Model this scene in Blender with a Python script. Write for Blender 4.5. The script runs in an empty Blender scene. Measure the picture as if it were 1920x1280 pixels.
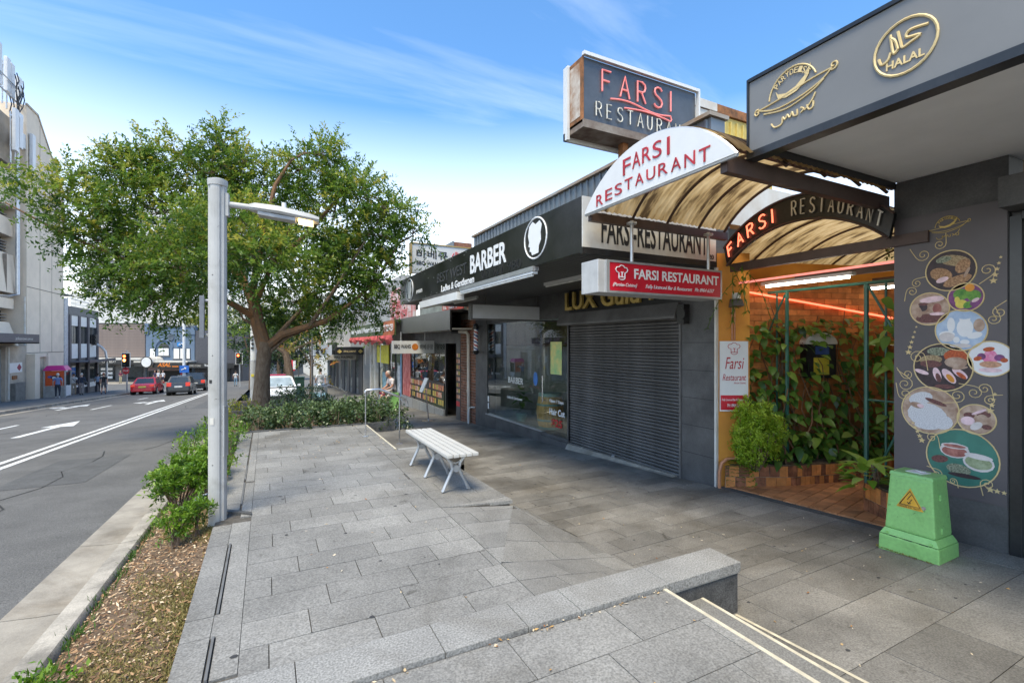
import bpy, bmesh, math, random
import numpy as np
from mathutils import Vector, Matrix
R = math.radians
C = bpy.context.scene.collection
scene = bpy.context.scene
random.seed(7)

# ---------------------------------------------------------------- camera
cam_d = bpy.data.cameras.new("camera"); cam = bpy.data.objects.new("camera", cam_d); C.objects.link(cam)
cam_d.sensor_width = 36.0; cam_d.lens = 36.0 * 900 / 1920; cam_d.shift_y = 0.0026
cam_d.clip_start = 0.05; cam_d.clip_end = 3000
TH = math.atan(460 / 900)
cam.location = (0, 0, 2.0); cam.rotation_euler = (R(90), 0, -TH)
scene.camera = cam

# ---------------------------------------------------------------- sky, sun, exposure
SUN_EL, SUN_AZ = 64.0, 224.0         # azimuth from +Y towards +X
world = bpy.data.worlds.new("World"); scene.world = world; world.use_nodes = True
wn, wl = world.node_tree.nodes, world.node_tree.links
wn.clear()
def wnode(t, **k):
    n = wn.new(t)
    for a, v in k.items(): setattr(n, a, v)
    return n
sky = wnode("ShaderNodeTexSky", sky_type='NISHITA', sun_disc=False)
sky.sun_elevation = R(SUN_EL); sky.sun_rotation = R(SUN_AZ); sky.air_density = 1.0; sky.dust_density = 0.6; sky.ozone_density = 1.2
tc = wnode("ShaderNodeTexCoord")
# thin streaky cloud, thicker towards the horizon, the same all the way round
sep = wnode("ShaderNodeSeparateXYZ"); wl.new(tc.outputs['Generated'], sep.inputs[0])
zc = wnode("ShaderNodeMath", operation='ADD'); wl.new(sep.outputs['Z'], zc.inputs[0]); zc.inputs[1].default_value = 0.16
dx = wnode("ShaderNodeMath", operation='DIVIDE'); wl.new(sep.outputs['X'], dx.inputs[0]); wl.new(zc.outputs[0], dx.inputs[1])
dy = wnode("ShaderNodeMath", operation='DIVIDE'); wl.new(sep.outputs['Y'], dy.inputs[0]); wl.new(zc.outputs[0], dy.inputs[1])
cmb = wnode("ShaderNodeCombineXYZ"); wl.new(dx.outputs[0], cmb.inputs[0]); wl.new(dy.outputs[0], cmb.inputs[1])
mp = wnode("ShaderNodeMapping"); wl.new(cmb.outputs[0], mp.inputs[0])
mp.inputs['Location'].default_value = (3.1, .2, 0); mp.inputs['Rotation'].default_value = (0, 0, R(27)); mp.inputs['Scale'].default_value = (0.5, 2.4, 1)
ns = wnode("ShaderNodeTexNoise"); wl.new(mp.outputs[0], ns.inputs['Vector'])
ns.inputs['Scale'].default_value = 1.5; ns.inputs['Detail'].default_value = 9; ns.inputs['Roughness'].default_value = 0.55; ns.inputs['Distortion'].default_value = 0.5
cr = wnode("ShaderNodeValToRGB"); wl.new(ns.outputs['Fac'], cr.inputs[0])
cr.color_ramp.elements[0].position = 0.50; cr.color_ramp.elements[0].color = (0, 0, 0, 1)
cr.color_ramp.elements[1].position = 0.80; cr.color_ramp.elements[1].color = (0.15, 0.15, 0.15, 1)
hz = wnode("ShaderNodeMapRange"); wl.new(sep.outputs['Z'], hz.inputs[0])
hz.inputs['From Min'].default_value = 0.02; hz.inputs['From Max'].default_value = 0.43; hz.inputs['To Min'].default_value = 0.78; hz.inputs['To Max'].default_value = 0.0
mx = wnode("ShaderNodeMath", operation='MAXIMUM'); wl.new(cr.outputs[0], mx.inputs[0]); wl.new(hz.outputs[0], mx.inputs[1])
mixc = wnode("ShaderNodeMix", data_type='RGBA'); wl.new(mx.outputs[0], mixc.inputs['Factor'])
tint = wnode("ShaderNodeMix", data_type='RGBA', blend_type='MULTIPLY'); tint.inputs['Factor'].default_value = 1
wl.new(sky.outputs[0], tint.inputs['A']); tint.inputs['B'].default_value = (0.48, 0.74, 0.90, 1)
wl.new(tint.outputs['Result'], mixc.inputs['A']); mixc.inputs['B'].default_value = (8.6, 8.4, 7.9, 1)
bg = wnode("ShaderNodeBackground"); wl.new(mixc.outputs['Result'], bg.inputs[0]); bg.inputs[1].default_value = 0.105
wo = wnode("ShaderNodeOutputWorld"); wl.new(bg.outputs[0], wo.inputs[0])

sl = bpy.data.lights.new("sun", 'SUN'); sun = bpy.data.objects.new("sun", sl); C.objects.link(sun)
sl.energy = 1.55; sl.angle = R(24); sl.color = (1.0, 0.875, 0.64)
el, az = R(SUN_EL), R(SUN_AZ)
sdir = Vector((math.sin(az) * math.cos(el), math.cos(az) * math.cos(el), math.sin(el)))
sun.rotation_euler = sdir.to_track_quat('Z', 'Y').to_euler(); sun.location = (20, -30, 60)
vs = scene.view_settings
vs.view_transform = 'Standard'; vs.look = 'None'; vs.gamma = 1.0; vs.use_curve_mapping = False; vs.exposure = 1.76
scene.cycles.use_denoising = True
scene.cycles.max_bounces = 6; scene.cycles.diffuse_bounces = 3; scene.cycles.glossy_bounces = 3
scene.cycles.transparent_max_bounces = 12; scene.cycles.transmission_bounces = 4
scene.cycles.caustics_reflective = False; scene.cycles.caustics_refractive = False

# ---------------------------------------------------------------- materials
MATS = {}
def mat(name, col, rough=0.7, metal=0.0, var=0.12, scale=6.0, bump=0.0, bscale=80.0, col2=None, spec=0.5, emit=None, estr=0.0,
        speck=0.0, speckscale=250.0, rnd=0.0, stretch=None):
    if name in MATS: return MATS[name]
    m = bpy.data.materials.new(name); m.use_nodes = True
    nt = m.node_tree; n, l = nt.nodes, nt.links
    b = n['Principled BSDF']
    b.inputs['Roughness'].default_value = rough; b.inputs['Metallic'].default_value = metal
    b.inputs['Specular IOR Level'].default_value = spec
    t = n.new("ShaderNodeTexCoord"); vec = t.outputs['Object']
    if stretch:
        mpn = n.new("ShaderNodeMapping"); mpn.inputs['Scale'].default_value = stretch; l.new(vec, mpn.inputs[0]); vec = mpn.outputs[0]
    nz = n.new("ShaderNodeTexNoise"); l.new(vec, nz.inputs['Vector']); nz.inputs['Scale'].default_value = scale; nz.inputs['Detail'].default_value = 6; nz.inputs['Roughness'].default_value = 0.62
    c2 = col2 if col2 else tuple(c * (1 - 2.2 * var) for c in col)
    c1 = col if col2 else tuple(min(1, c * (1 + 1.2 * var)) for c in col)
    rp = n.new("ShaderNodeValToRGB"); l.new(nz.outputs['Fac'], rp.inputs[0])
    rp.color_ramp.elements[0].position = 0.33; rp.color_ramp.elements[0].color = (*c2, 1)
    rp.color_ramp.elements[1].position = 0.67; rp.color_ramp.elements[1].color = (*c1, 1)
    out = rp.outputs[0]
    if speck:
        s2 = n.new("ShaderNodeTexNoise"); l.new(t.outputs['Object'], s2.inputs['Vector']); s2.inputs['Scale'].default_value = speckscale; s2.inputs['Detail'].default_value = 2
        mr = n.new("ShaderNodeMapRange"); l.new(s2.outputs['Fac'], mr.inputs[0])
        mr.inputs['From Min'].default_value = 0.3; mr.inputs['From Max'].default_value = 0.7; mr.inputs['To Min'].default_value = 1 - speck; mr.inputs['To Max'].default_value = 1 + speck
        mm = n.new("ShaderNodeMix"); mm.data_type = 'RGBA'; mm.blend_type = 'MULTIPLY'; mm.inputs['Factor'].default_value = 1
        l.new(out, mm.inputs['A']); l.new(mr.outputs[0], mm.inputs['B']); out = mm.outputs['Result']
    if rnd:
        oi = n.new("ShaderNodeObjectInfo"); mr = n.new("ShaderNodeMapRange"); l.new(oi.outputs['Random'], mr.inputs[0])
        mr.inputs['To Min'].default_value = 1 - rnd; mr.inputs['To Max'].default_value = 1 + rnd
        mm = n.new("ShaderNodeMix"); mm.data_type = 'RGBA'; mm.blend_type = 'MULTIPLY'; mm.inputs['Factor'].default_value = 1
        l.new(out, mm.inputs['A']); l.new(mr.outputs[0], mm.inputs['B']); out = mm.outputs['Result']
    l.new(out, b.inputs['Base Color'])
    if bump:
        nb = n.new("ShaderNodeTexNoise"); l.new(t.outputs['Object'], nb.inputs['Vector']); nb.inputs['Scale'].default_value = bscale; nb.inputs['Detail'].default_value = 4
        bp = n.new("ShaderNodeBump"); bp.inputs['Strength'].default_value = bump; bp.inputs['Distance'].default_value = 0.01
        l.new(nb.outputs['Fac'], bp.inputs['Height']); l.new(bp.outputs[0], b.inputs['Normal'])
    if emit:
        b.inputs['Emission Color'].default_value = (*emit, 1); b.inputs['Emission Strength'].default_value = estr
    MATS[name] = m
    return m
def glass_mat(name, tintc=(0.9, 0.95, 0.93), refl=0.07, rough=0.01):
    if name in MATS: return MATS[name]
    m = bpy.data.materials.new(name); m.use_nodes = True
    n, l = m.node_tree.nodes, m.node_tree.links; n.clear()
    g = n.new("ShaderNodeBsdfGlossy"); g.inputs['Roughness'].default_value = rough
    t = n.new("ShaderNodeBsdfTransparent"); t.inputs[0].default_value = (*tintc, 1)
    fr = n.new("ShaderNodeLayerWeight"); fr.inputs['Blend'].default_value = 0.22
    mr = n.new("ShaderNodeMapRange"); l.new(fr.outputs['Facing'], mr.inputs[0]); mr.inputs['To Min'].default_value = refl; mr.inputs['To Max'].default_value = 0.55
    mx_ = n.new("ShaderNodeMixShader"); l.new(mr.outputs[0], mx_.inputs[0]); l.new(t.outputs[0], mx_.inputs[1]); l.new(g.outputs[0], mx_.inputs[2])
    o = n.new("ShaderNodeOutputMaterial"); l.new(mx_.outputs[0], o.inputs[0])
    MATS[name] = m
    return m
def leaf_mat(name, cols, trans=0.35, rough=0.45):
    """leaf colour comes from a per-leaf attribute 'tint' 0..1"""
    if name in MATS: return MATS[name]
    m = bpy.data.materials.new(name); m.use_nodes = True
    n, l = m.node_tree.nodes, m.node_tree.links
    b = n['Principled BSDF']; b.inputs['Roughness'].default_value = rough
    at = n.new("ShaderNodeAttribute"); at.attribute_name = "tint"
    rp = n.new("ShaderNodeValToRGB"); l.new(at.outputs['Fac'], rp.inputs[0])
    els = rp.color_ramp.elements
    while len(els) < len(cols): els.new(0.5)
    for i, c in enumerate(cols):
        els[i].position = i / (len(cols) - 1); els[i].color = (*c, 1)
    l.new(rp.outputs[0], b.inputs['Base Color'])
    tr = n.new("ShaderNodeBsdfTranslucent"); l.new(rp.outputs[0], tr.inputs[0])
    mx_ = n.new("ShaderNodeMixShader"); mx_.inputs[0].default_value = trans
    l.new(b.outputs[0], mx_.inputs[1]); l.new(tr.outputs[0], mx_.inputs[2])
    l.new(mx_.outputs[0], n['Material Output'].inputs[0])
    MATS[name] = m
    return m

# ---------------------------------------------------------------- object helpers
def tag(o, label=None, cat=None, group=None, kind=None):
    if label: o["label"] = label
    if cat: o["category"] = cat
    if group: o["group"] = group
    if kind: o["kind"] = kind
    return o
LOCAL = set()
def thing(name, label, cat, loc=(0, 0, 0), group=None, local=False):
    o = bpy.data.objects.new(name, None); C.objects.link(o); o.location = loc; o.empty_display_size = 0.1
    if local: LOCAL.add(o.name)          # modelled round its own origin, placed afterwards
    return tag(o, label, cat, group)
def link(name, me, parent=None, smooth=False):
    o = bpy.data.objects.new(name, me); C.objects.link(o)
    if parent is not None:
        o.parent = parent
        if parent.type == 'EMPTY' and parent.name not in LOCAL: o.location = -Vector(parent.location)   # children are modelled in world metres
    return o
def copy_thing(root, loc, rz=0.0, label=None):
    r = root.copy(); C.objects.link(r); r.location = loc; r.rotation_euler = (0, 0, rz)
    if label: r["label"] = label
    for ch in list(root.children):
        c = ch.copy(); C.objects.link(c); c.parent = r
        for g in list(ch.children):
            d = g.copy(); C.objects.link(d); d.parent = c
    return r
class MB:
    def __init__(s): s.v = []; s.f = []
    def add(s, vs_, fs_):
        k = len(s.v); s.v += [tuple(p) for p in vs_]; s.f += [tuple(i + k for i in f) for f in fs_]; return s
    def box(s, x0, x1, y0, y1, z0, z1):
        if x0 > x1: x0, x1 = x1, x0
        if y0 > y1: y0, y1 = y1, y0
        if z0 > z1: z0, z1 = z1, z0
        return s.add([(x0, y0, z0), (x1, y0, z0), (x1, y1, z0), (x0, y1, z0), (x0, y0, z1), (x1, y0, z1), (x1, y1, z1), (x0, y1, z1)],
                     [(0, 3, 2, 1), (4, 5, 6, 7), (0, 1, 5, 4), (1, 2, 6, 5), (2, 3, 7, 6), (3, 0, 4, 7)])
    def hexa(s, bot, top):
        n = len(bot)
        return s.add(list(bot) + list(top), [tuple(range(n))[::-1], tuple(range(n, 2 * n))] + [(i, (i + 1) % n, n + (i + 1) % n, n + i) for i in range(n)])
    def prism(s, poly, vec):
        v = Vector(vec); return s.hexa(poly, [tuple(Vector(p) + v) for p in poly])
    def quad(s, *p): return s.add(p, [tuple(range(len(p)))])
    def cyl(s, p0, p1, r0, r1=None, n=12, caps=True):
        r1 = r0 if r1 is None else r1
        p0, p1 = Vector(p0), Vector(p1); d = (p1 - p0).normalized()
        a = d.orthogonal().normalized(); b = d.cross(a)
        vs_ = [p + (a * math.cos(2 * math.pi * i / n) + b * math.sin(2 * math.pi * i / n)) * r for p, r in ((p0, r0), (p1, r1)) for i in range(n)]
        fs_ = [(i, (i + 1) % n, n + (i + 1) % n, n + i) for i in range(n)]
        if caps: fs_ += [tuple(range(n))[::-1], tuple(range(n, 2 * n))]
        return s.add(vs_, fs_)
    def tube(s, pts, r, n=8, closed=False):
        pts = [Vector(p) for p in pts]; m = len(pts)
        rad = r if isinstance(r, (list, tuple)) else [r] * m
        up = None; vs_ = []
        for i, p in enumerate(pts):
            if closed: d = pts[(i + 1) % m] - pts[i - 1]
            else: d = pts[min(i + 1, m - 1)] - pts[max(i - 1, 0)]
            d = d.normalized() if d.length > 1e-9 else Vector((0, 0, 1))
            if up is None: up = d.orthogonal().normalized()
            a = up - d * up.dot(d)
            a = a.normalized() if a.length > 1e-6 else d.orthogonal().normalized()
            up = a; b = d.cross(a)
            vs_ += [p + (a * math.cos(2 * math.pi * k / n) + b * math.sin(2 * math.pi * k / n)) * rad[i] for k in range(n)]
        fs_ = []
        for i in range(m if closed else m - 1):
            j = (i + 1) % m
            fs_ += [(i * n + k, i * n + (k + 1) % n, j * n + (k + 1) % n, j * n + k) for k in range(n)]
        if not closed: fs_ += [tuple(range(n))[::-1], tuple(range((m - 1) * n, m * n))]
        return s.add(vs_, fs_)
    def lathe(s, prof, c=(0, 0, 0), n=20):
        vs_ = [(c[0] + r * math.cos(2 * math.pi * k / n), c[1] + r * math.sin(2 * math.pi * k / n), c[2] + z) for r, z in prof for k in range(n)]
        m = len(prof)
        fs_ = [(i * n + k, i * n + (k + 1) % n, (i + 1) * n + (k + 1) % n, (i + 1) * n + k) for i in range(m - 1) for k in range(n)]
        fs_ += [tuple(range(n))[::-1], tuple(range((m - 1) * n, m * n))]
        return s.add(vs_, fs_)
    def ball(s, c, rx, ry=None, rz=None, n=10, m=7):
        ry = rx if ry is None else ry; rz = rx if rz is None else rz
        prof = [(math.sin(math.pi * i / m), -math.cos(math.pi * i / m)) for i in range(m + 1)]
        prof[0] = (0.02, -1); prof[-1] = (0.02, 1)
        vs_ = [(c[0] + rx * r * math.cos(2 * math.pi * k / n), c[1] + ry * r * math.sin(2 * math.pi * k / n), c[2] + rz * z) for r, z in prof for k in range(n)]
        fs_ = [(i * n + k, i * n + (k + 1) % n, (i + 1) * n + (k + 1) % n, (i + 1) * n + k) for i in range(m) for k in range(n)]
        fs_ += [tuple(range(n))[::-1], tuple(range(m * n, (m + 1) * n))]
        return s.add(vs_, fs_)
    def build(s, name, m, parent=None, smooth=False, bevel=0.0):
        me = bpy.data.meshes.new(name); me.from_pydata(s.v, [], s.f); me.update()
        if bevel:
            bm = bmesh.new(); bm.from_mesh(me)
            bmesh.ops.bevel(bm, geom=bm.edges[:], offset=bevel, segments=2, affect='EDGES', profile=0.7, clamp_overlap=True)
            bm.to_mesh(me); bm.free()
        if smooth:
            me.polygons.foreach_set('use_smooth', [True] * len(me.polygons))
            me.set_sharp_from_angle(angle=R(40))
        me.materials.append(m)
        return link(name, me, parent)
def box(name, x0, x1, y0, y1, z0, z1, m, parent=None, bevel=0.0):
    return MB().box(x0, x1, y0, y1, z0, z1).build(name, m, parent, bevel=bevel)
class Frame:
    """a flat place in the world: origin, direction to the right, direction up"""
    def __init__(s, o, r, u): s.o = Vector(o); s.r = Vector(r).normalized(); s.u = Vector(u).normalized(); s.n = s.r.cross(s.u)
    def __call__(s, a, b, c=0.0): return s.o + s.r * a + s.u * b + s.n * c
STREET = ((0, -1, 0), (0, 0, 1))     # a face looking at the road (normal -X)
CROSS = ((1, 0, 0), (0, 0, 1))       # a face looking back along the road (normal -Y)
def text(name, s, fr, x, y, w, h, m, parent, depth=0.004, bold=0.0, shear=0.0, lift=0.003, char=1.0):
    """lettering as thin raised mesh filling the box x, y, w, h of frame fr"""
    cu = bpy.data.curves.new(name, 'FONT'); cu.body = s; cu.extrude = 0.5; cu.offset = bold; cu.shear = shear; cu.space_character = char; cu.resolution_u = 4
    o = bpy.data.objects.new(name, cu); C.objects.link(o)
    dg = bpy.context.evaluated_depsgraph_get()
    me = bpy.data.meshes.new_from_object(o.evaluated_get(dg)); bpy.data.objects.remove(o); bpy.data.curves.remove(cu)
    me.name = name
    n = len(me.vertices); co = np.empty(n * 3); me.vertices.foreach_get('co', co); co = co.reshape(-1, 3)
    if n == 0: return None
    a, b = co.min(0), co.max(0); sz = np.maximum(b - a, 1e-6)
    if w is None: w = h * sz[0] / sz[1]
    q = (co - a) / sz
    P = np.array(fr.o)[None] + np.array(fr.r)[None] * (x + q[:, :1] * w) + np.array(fr.u)[None] * (y + q[:, 1:2] * h) + np.array(fr.n)[None] * (lift + q[:, 2:3] * depth)
    me.vertices.foreach_set('co', P.astype(np.float32).ravel()); me.update()
    me.materials.clear(); me.materials.append(m)
    return link(name, me, parent)
def flat(name, fr, polys, m, parent, lift=0.003, depth=0.003):
    mb = MB()
    for p in polys:
        mb.prism([tuple(fr(a, b, lift)) for a, b in p], fr.n * depth)
    return mb.build(name, m, parent)
def ell(cx, cy, rx, ry=None, n=24, a0=0.0, a1=360.0, rot=0.0):
    ry = rx if ry is None else ry; cr_, sr_ = math.cos(R(rot)), math.sin(R(rot))
    out = []
    k = n if a1 - a0 >= 360 else n + 1
    for i in range(k):
        t = R(a0 + (a1 - a0) * i / n); x, y = rx * math.cos(t), ry * math.sin(t)
        out.append((cx + x * cr_ - y * sr_, cy + x * sr_ + y * cr_))
    return out
def strokes(name, fr, lines, r, m, parent, lift=0.006, n=5):
    mb = MB()
    for ln in lines:
        if len(ln) > 1: mb.tube([fr(a, b, lift) for a, b in ln], r, n)
    return mb.build(name, m, parent, smooth=True)
def spiral(cx, cy, r, turns=1.6, a0=0.0, d=1, n=16):
    return [(cx + r * (1 - 0.85 * i / n) * math.cos(R(a0) + d * 2 * math.pi * turns * i / n), cy + r * (1 - 0.85 * i / n) * math.sin(R(a0) + d * 2 * math.pi * turns * i / n)) for i in range(n + 1)]
def arcpts(cx, cy, rx, ry, a0, a1, n=16): return ell(cx, cy, rx, ry, n, a0, a1) if abs(a1 - a0) < 360 else ell(cx, cy, rx, ry, n) + [(cx + rx, cy)]
def curve(pts, k=5):
    """a smooth line through the points"""
    P = [pts[0]] + list(pts) + [pts[-1]]; out = []
    for i in range(1, len(P) - 2):
        for j in range(k):
            t = j / k; out.append(tuple(.5 * (2 * P[i][c] + (P[i + 1][c] - P[i - 1][c]) * t + (2 * P[i - 1][c] - 5 * P[i][c] + 4 * P[i + 1][c] - P[i + 2][c]) * t * t + (3 * P[i][c] - P[i - 1][c] - 3 * P[i + 1][c] + P[i + 2][c]) * t ** 3) for c in (0, 1)))
    return out + [tuple(pts[-1])]
# single-stroke neon capitals, unit height
S_ = [(0.62, 0.86), (0.5, 0.98), (0.3, 1.0), (0.1, 0.92), (0.04, 0.76), (0.12, 0.62), (0.34, 0.52), (0.56, 0.4), (0.63, 0.24), (0.54, 0.07), (0.32, 0.0), (0.1, 0.04), (0, 0.16)]
NEON = {'F': [[(0, 0), (0, 1), (0.6, 1)], [(0, 0.52), (0.5, 0.52)]],
        'A': [[(0, 0), (0.34, 1), (0.68, 0)], [(0.14, 0.36), (0.55, 0.36)]],
        'R': [[(0, 0), (0, 1), (0.36, 1), (0.56, 0.9), (0.6, 0.74), (0.52, 0.58), (0.34, 0.5), (0, 0.5)], [(0.3, 0.5), (0.62, 0)]],
        'S': [S_], 'I': [[(0.05, 0), (0.05, 1)]],
        'E': [[(0.56, 0), (0, 0), (0, 1), (0.56, 1)], [(0, 0.52), (0.46, 0.52)]],
        'T': [[(0, 1), (0.64, 1)], [(0.32, 1), (0.32, 0)]],
        'U': [[(0, 1), (0, 0.3), (0.1, 0.06), (0.3, 0), (0.5, 0.06), (0.6, 0.3), (0.6, 1)]],
        'N': [[(0, 0), (0, 1), (0.6, 0), (0.6, 1)]]}
def zr(Y):
    """road level along the street: it falls away from the camera and eases off past the lights"""
    if Y < 60: return 0.37 - 0.0525 * Y
    if Y < 90: return -2.78 - 0.03 * (Y - 60)
    return -3.68 - 0.012 * (Y - 90)
def zp(X, Y):
    """shop-side footpath level"""
    if Y < 55: return 0.179 - 0.0475 * Y + 0.015 * (X - 0.0)
    return zr(Y) + (0.179 - 0.0475 * 55 + 0.015 * X - zr(55))

# ================================================================ GROUND, ROAD, PAVING
m_asph = mat("asphalt", (0.128, 0.124, 0.118), 0.9, var=0.09, scale=1.3, bump=0.6, bscale=120, speck=0.36, speckscale=80)
m_conc = mat("kerb_concrete", (0.345, 0.31, 0.26), 0.9, var=0.14, scale=2.5, bump=0.3, bscale=60, speck=0.08, speckscale=120)
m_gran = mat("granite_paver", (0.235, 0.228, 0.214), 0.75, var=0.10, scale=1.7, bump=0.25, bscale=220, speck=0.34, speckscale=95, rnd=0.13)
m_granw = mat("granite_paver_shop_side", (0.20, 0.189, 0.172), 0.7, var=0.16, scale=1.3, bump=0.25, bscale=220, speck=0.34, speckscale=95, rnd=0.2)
m_cop = mat("granite_coping", (0.275, 0.27, 0.258), 0.75, var=0.06, scale=3, bump=0.2, bscale=220, speck=0.4, speckscale=95)
m_gdark = mat("granite_wall", (0.085, 0.085, 0.085), 0.8, var=0.15, scale=8, speck=0.45, speckscale=110)
m_joint = mat("joint_grit", (0.10, 0.09, 0.078), 0.95, var=0.2, scale=20)
m_white = mat("road_paint", (0.74, 0.74, 0.72), 0.7, var=0.06, scale=9)
m_nose = mat("step_nosing", (0.62, 0.56, 0.43), 0.6, var=0.1, scale=12)
m_mulch = mat("mulch_soil", (0.15, 0.10, 0.06), 0.95, var=0.28, scale=16, bump=0.8, bscale=50)
m_earth = mat("far_ground", (0.12, 0.12, 0.11), 0.95, var=0.1, scale=0.05)

# old spills, tyre grime and leaf stains: blotches with edges of their own, laid over the stone and the asphalt
def blotches(m, amount, sc, lo, hi, colr=(.5, .46, .4), detail=8):
    nt = m.node_tree; b_ = nt.nodes['Principled BSDF']; src = b_.inputs['Base Color'].links[0].from_socket
    ge = nt.nodes.new("ShaderNodeNewGeometry"); nz_ = nt.nodes.new("ShaderNodeTexNoise"); nz_.inputs['Scale'].default_value = sc; nz_.inputs['Detail'].default_value = detail; nz_.inputs['Roughness'].default_value = .66; nz_.inputs['Distortion'].default_value = .6
    nt.links.new(ge.outputs['Position'], nz_.inputs['Vector'])
    mr_ = nt.nodes.new("ShaderNodeMapRange"); nt.links.new(nz_.outputs['Fac'], mr_.inputs[0]); mr_.inputs['From Min'].default_value = lo; mr_.inputs['From Max'].default_value = hi; mr_.inputs['To Max'].default_value = amount
    mm_ = nt.nodes.new("ShaderNodeMix"); mm_.data_type = 'RGBA'; mm_.blend_type = 'MULTIPLY'; nt.links.new(mr_.outputs[0], mm_.inputs['Factor']); nt.links.new(src, mm_.inputs['A']); mm_.inputs['B'].default_value = (*colr, 1); nt.links.new(mm_.outputs['Result'], b_.inputs['Base Color'])
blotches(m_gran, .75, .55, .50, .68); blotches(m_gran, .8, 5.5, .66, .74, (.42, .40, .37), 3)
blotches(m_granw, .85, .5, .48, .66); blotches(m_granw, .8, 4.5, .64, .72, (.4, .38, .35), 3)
blotches(m_cop, .5, 1.2, .5, .7); blotches(m_asph, .6, .22, .50, .64, (.72, .72, .73)); blotches(m_asph, .7, 1.6, .66, .76, (.5, .5, .5), 4)
blotches(m_conc, .7, 1.3, .5, .68, (.55, .5, .43)); blotches(m_white, .8, 6, .56, .62, (.35, .35, .35), 6)

def strip(name, x0, x1, ys, m, dz=0.0, zf=zr, cross=0.0, parent=None):
    mb = MB()
    vs_ = []
    for y in ys: vs_ += [(x0, y, zf(y) + dz), (x1, y, zf(y) + dz + cross)]
    fs_ = [(2 * i, 2 * i + 1, 2 * i + 3, 2 * i + 2) for i in range(len(ys) - 1)]
    mb.add(vs_, fs_); return mb.build(name, m, parent)
YS = [-40, -20, -10, 0, 10, 20, 30, 40, 50, 60, 75, 90, 120, 200, 400]
g = MB(); gx = [-900, -200, 200, 900]; gy = [-900] + YS + [1500]
for y in gy: g.v += [(x, y, zr(max(-40, min(y, 400))) - 0.6) for x in gx]
for j in range(len(gy) - 1):
    for i in range(3): k = j * 4 + i; g.f.append((k, k + 1, k + 5, k + 4))
tag(g.build("ground", m_earth), kind="structure")
tag(strip("road", -10.72, -1.58, YS, m_asph), kind="structure")
xr = MB()
for x0, x1 in ((-90, -10.72), (-1.58, 40)):
    ys = [62, 66, 72, 78, 82.5]
    for a, b in zip(ys, ys[1:]): xr.quad((x0, a, zr(a) + 0.0), (x1, a, zr(a)), (x1, b, zr(b)), (x0, b, zr(b)))
tag(xr.build("cross_street", m_asph), kind="structure")

marks = []
for x in (-4.62, -4.36): marks.append(tag(strip("centre_line", x, x + 0.12, [2] + [5 * i for i in range(1, 12)] + [57], m_white, 0.004), "one stripe of the double white line down the middle of the road", kind="structure"))
for a, b in ((12.2, 14.4), (20.4, 22.7), (30.5, 34.0), (40.2, 43.3), (49.5, 52.5)):
    tag(strip("lane_line", -7.77, -7.65, [a, b], m_white, 0.004), kind="structure")
def road_arrow(x, y, turn):
    mb = MB(); P = lambda u, v: (x + u, y + v, zr(y + v) + 0.004)
    mb.quad(P(-0.09, 0), P(0.09, 0), P(0.09, 3.0), P(-0.09, 3.0))
    mb.quad(P(-0.42, 3.0), P(0.42, 3.0), P(0.0, 5.2))
    if turn:
        mb.quad(P(-0.09, 1.5), P(-0.09, 2.2), P(-0.55, 2.7), P(-0.55, 2.2)); mb.quad(P(-0.55, 1.6), P(-0.55, 3.3), P(-1.1, 2.5))
    return tag(mb.build("lane_arrow", m_white), kind="structure")
cr = MB(); rc = random.Random(6)
for x0, y0, dy_, n_ in ((-3.0, 7.5, 1.1, 9), (-2.4, 13, .8, 8), (-6.9, 14, 1.2, 9), (-3.4, 22, 1.5, 9), (-8.4, 26, 1.4, 9), (-5.3, 33, 1.6, 8)):
    x, y = x0, y0; pts = []
    for i in range(n_): pts.append((x, y)); x += rc.gauss(0, .16); y += dy_ * rc.uniform(.4, .9)
    for (xa, ya), (xb, yb) in zip(pts, pts[1:]):
        w_ = rc.uniform(.006, .014); cr.quad((xa - w_, ya, zr(ya) + .004), (xa + w_, ya, zr(ya) + .004), (xb + w_, yb, zr(yb) + .004), (xb - w_, yb, zr(yb) + .004))
tag(cr.build("road_cracks", mat("crack_dark", (.03, .03, .03), .95)), kind="stuff")
pm_ = MB()
for x0, x1, y0, y1 in ((-3.6, -2.5, 9.6, 12.4), (-9.9, -8.8, 20, 27), (-3.2, -2.2, 27, 36)): pm_.quad((x0, y0, zr(y0) + .004), (x1, y0, zr(y0) + .004), (x1, y1, zr(y1) + .004), (x0, y1, zr(y1) + .004))
tag(pm_.build("asphalt_patch", mat("asphalt_patch_mat", (.098, .097, .095), .9, var=.1, scale=3, bump=.5, bscale=120, speck=.3, speckscale=80)), kind="structure")
road_arrow(-6.15, 17.9, False); road_arrow(-6.0, 33.2, True); road_arrow(-9.3, 31.5, True)
for y in (60.2, 61.0):
    s_ = MB(); s_.quad((-10.6, y, zr(y) + .005), (-4.8, y, zr(y) + .005), (-4.8, y + .3, zr(y + .3) + .005), (-10.6, y + .3, zr(y + .3) + .005))
    tag(s_.build("stop_line", m_white), kind="structure")

m_kerb = mat("kerb_concrete_old", (0.36, 0.325, 0.275), 0.9, var=0.2, scale=4, bump=0.35, bscale=60, speck=0.14, speckscale=90)
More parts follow.
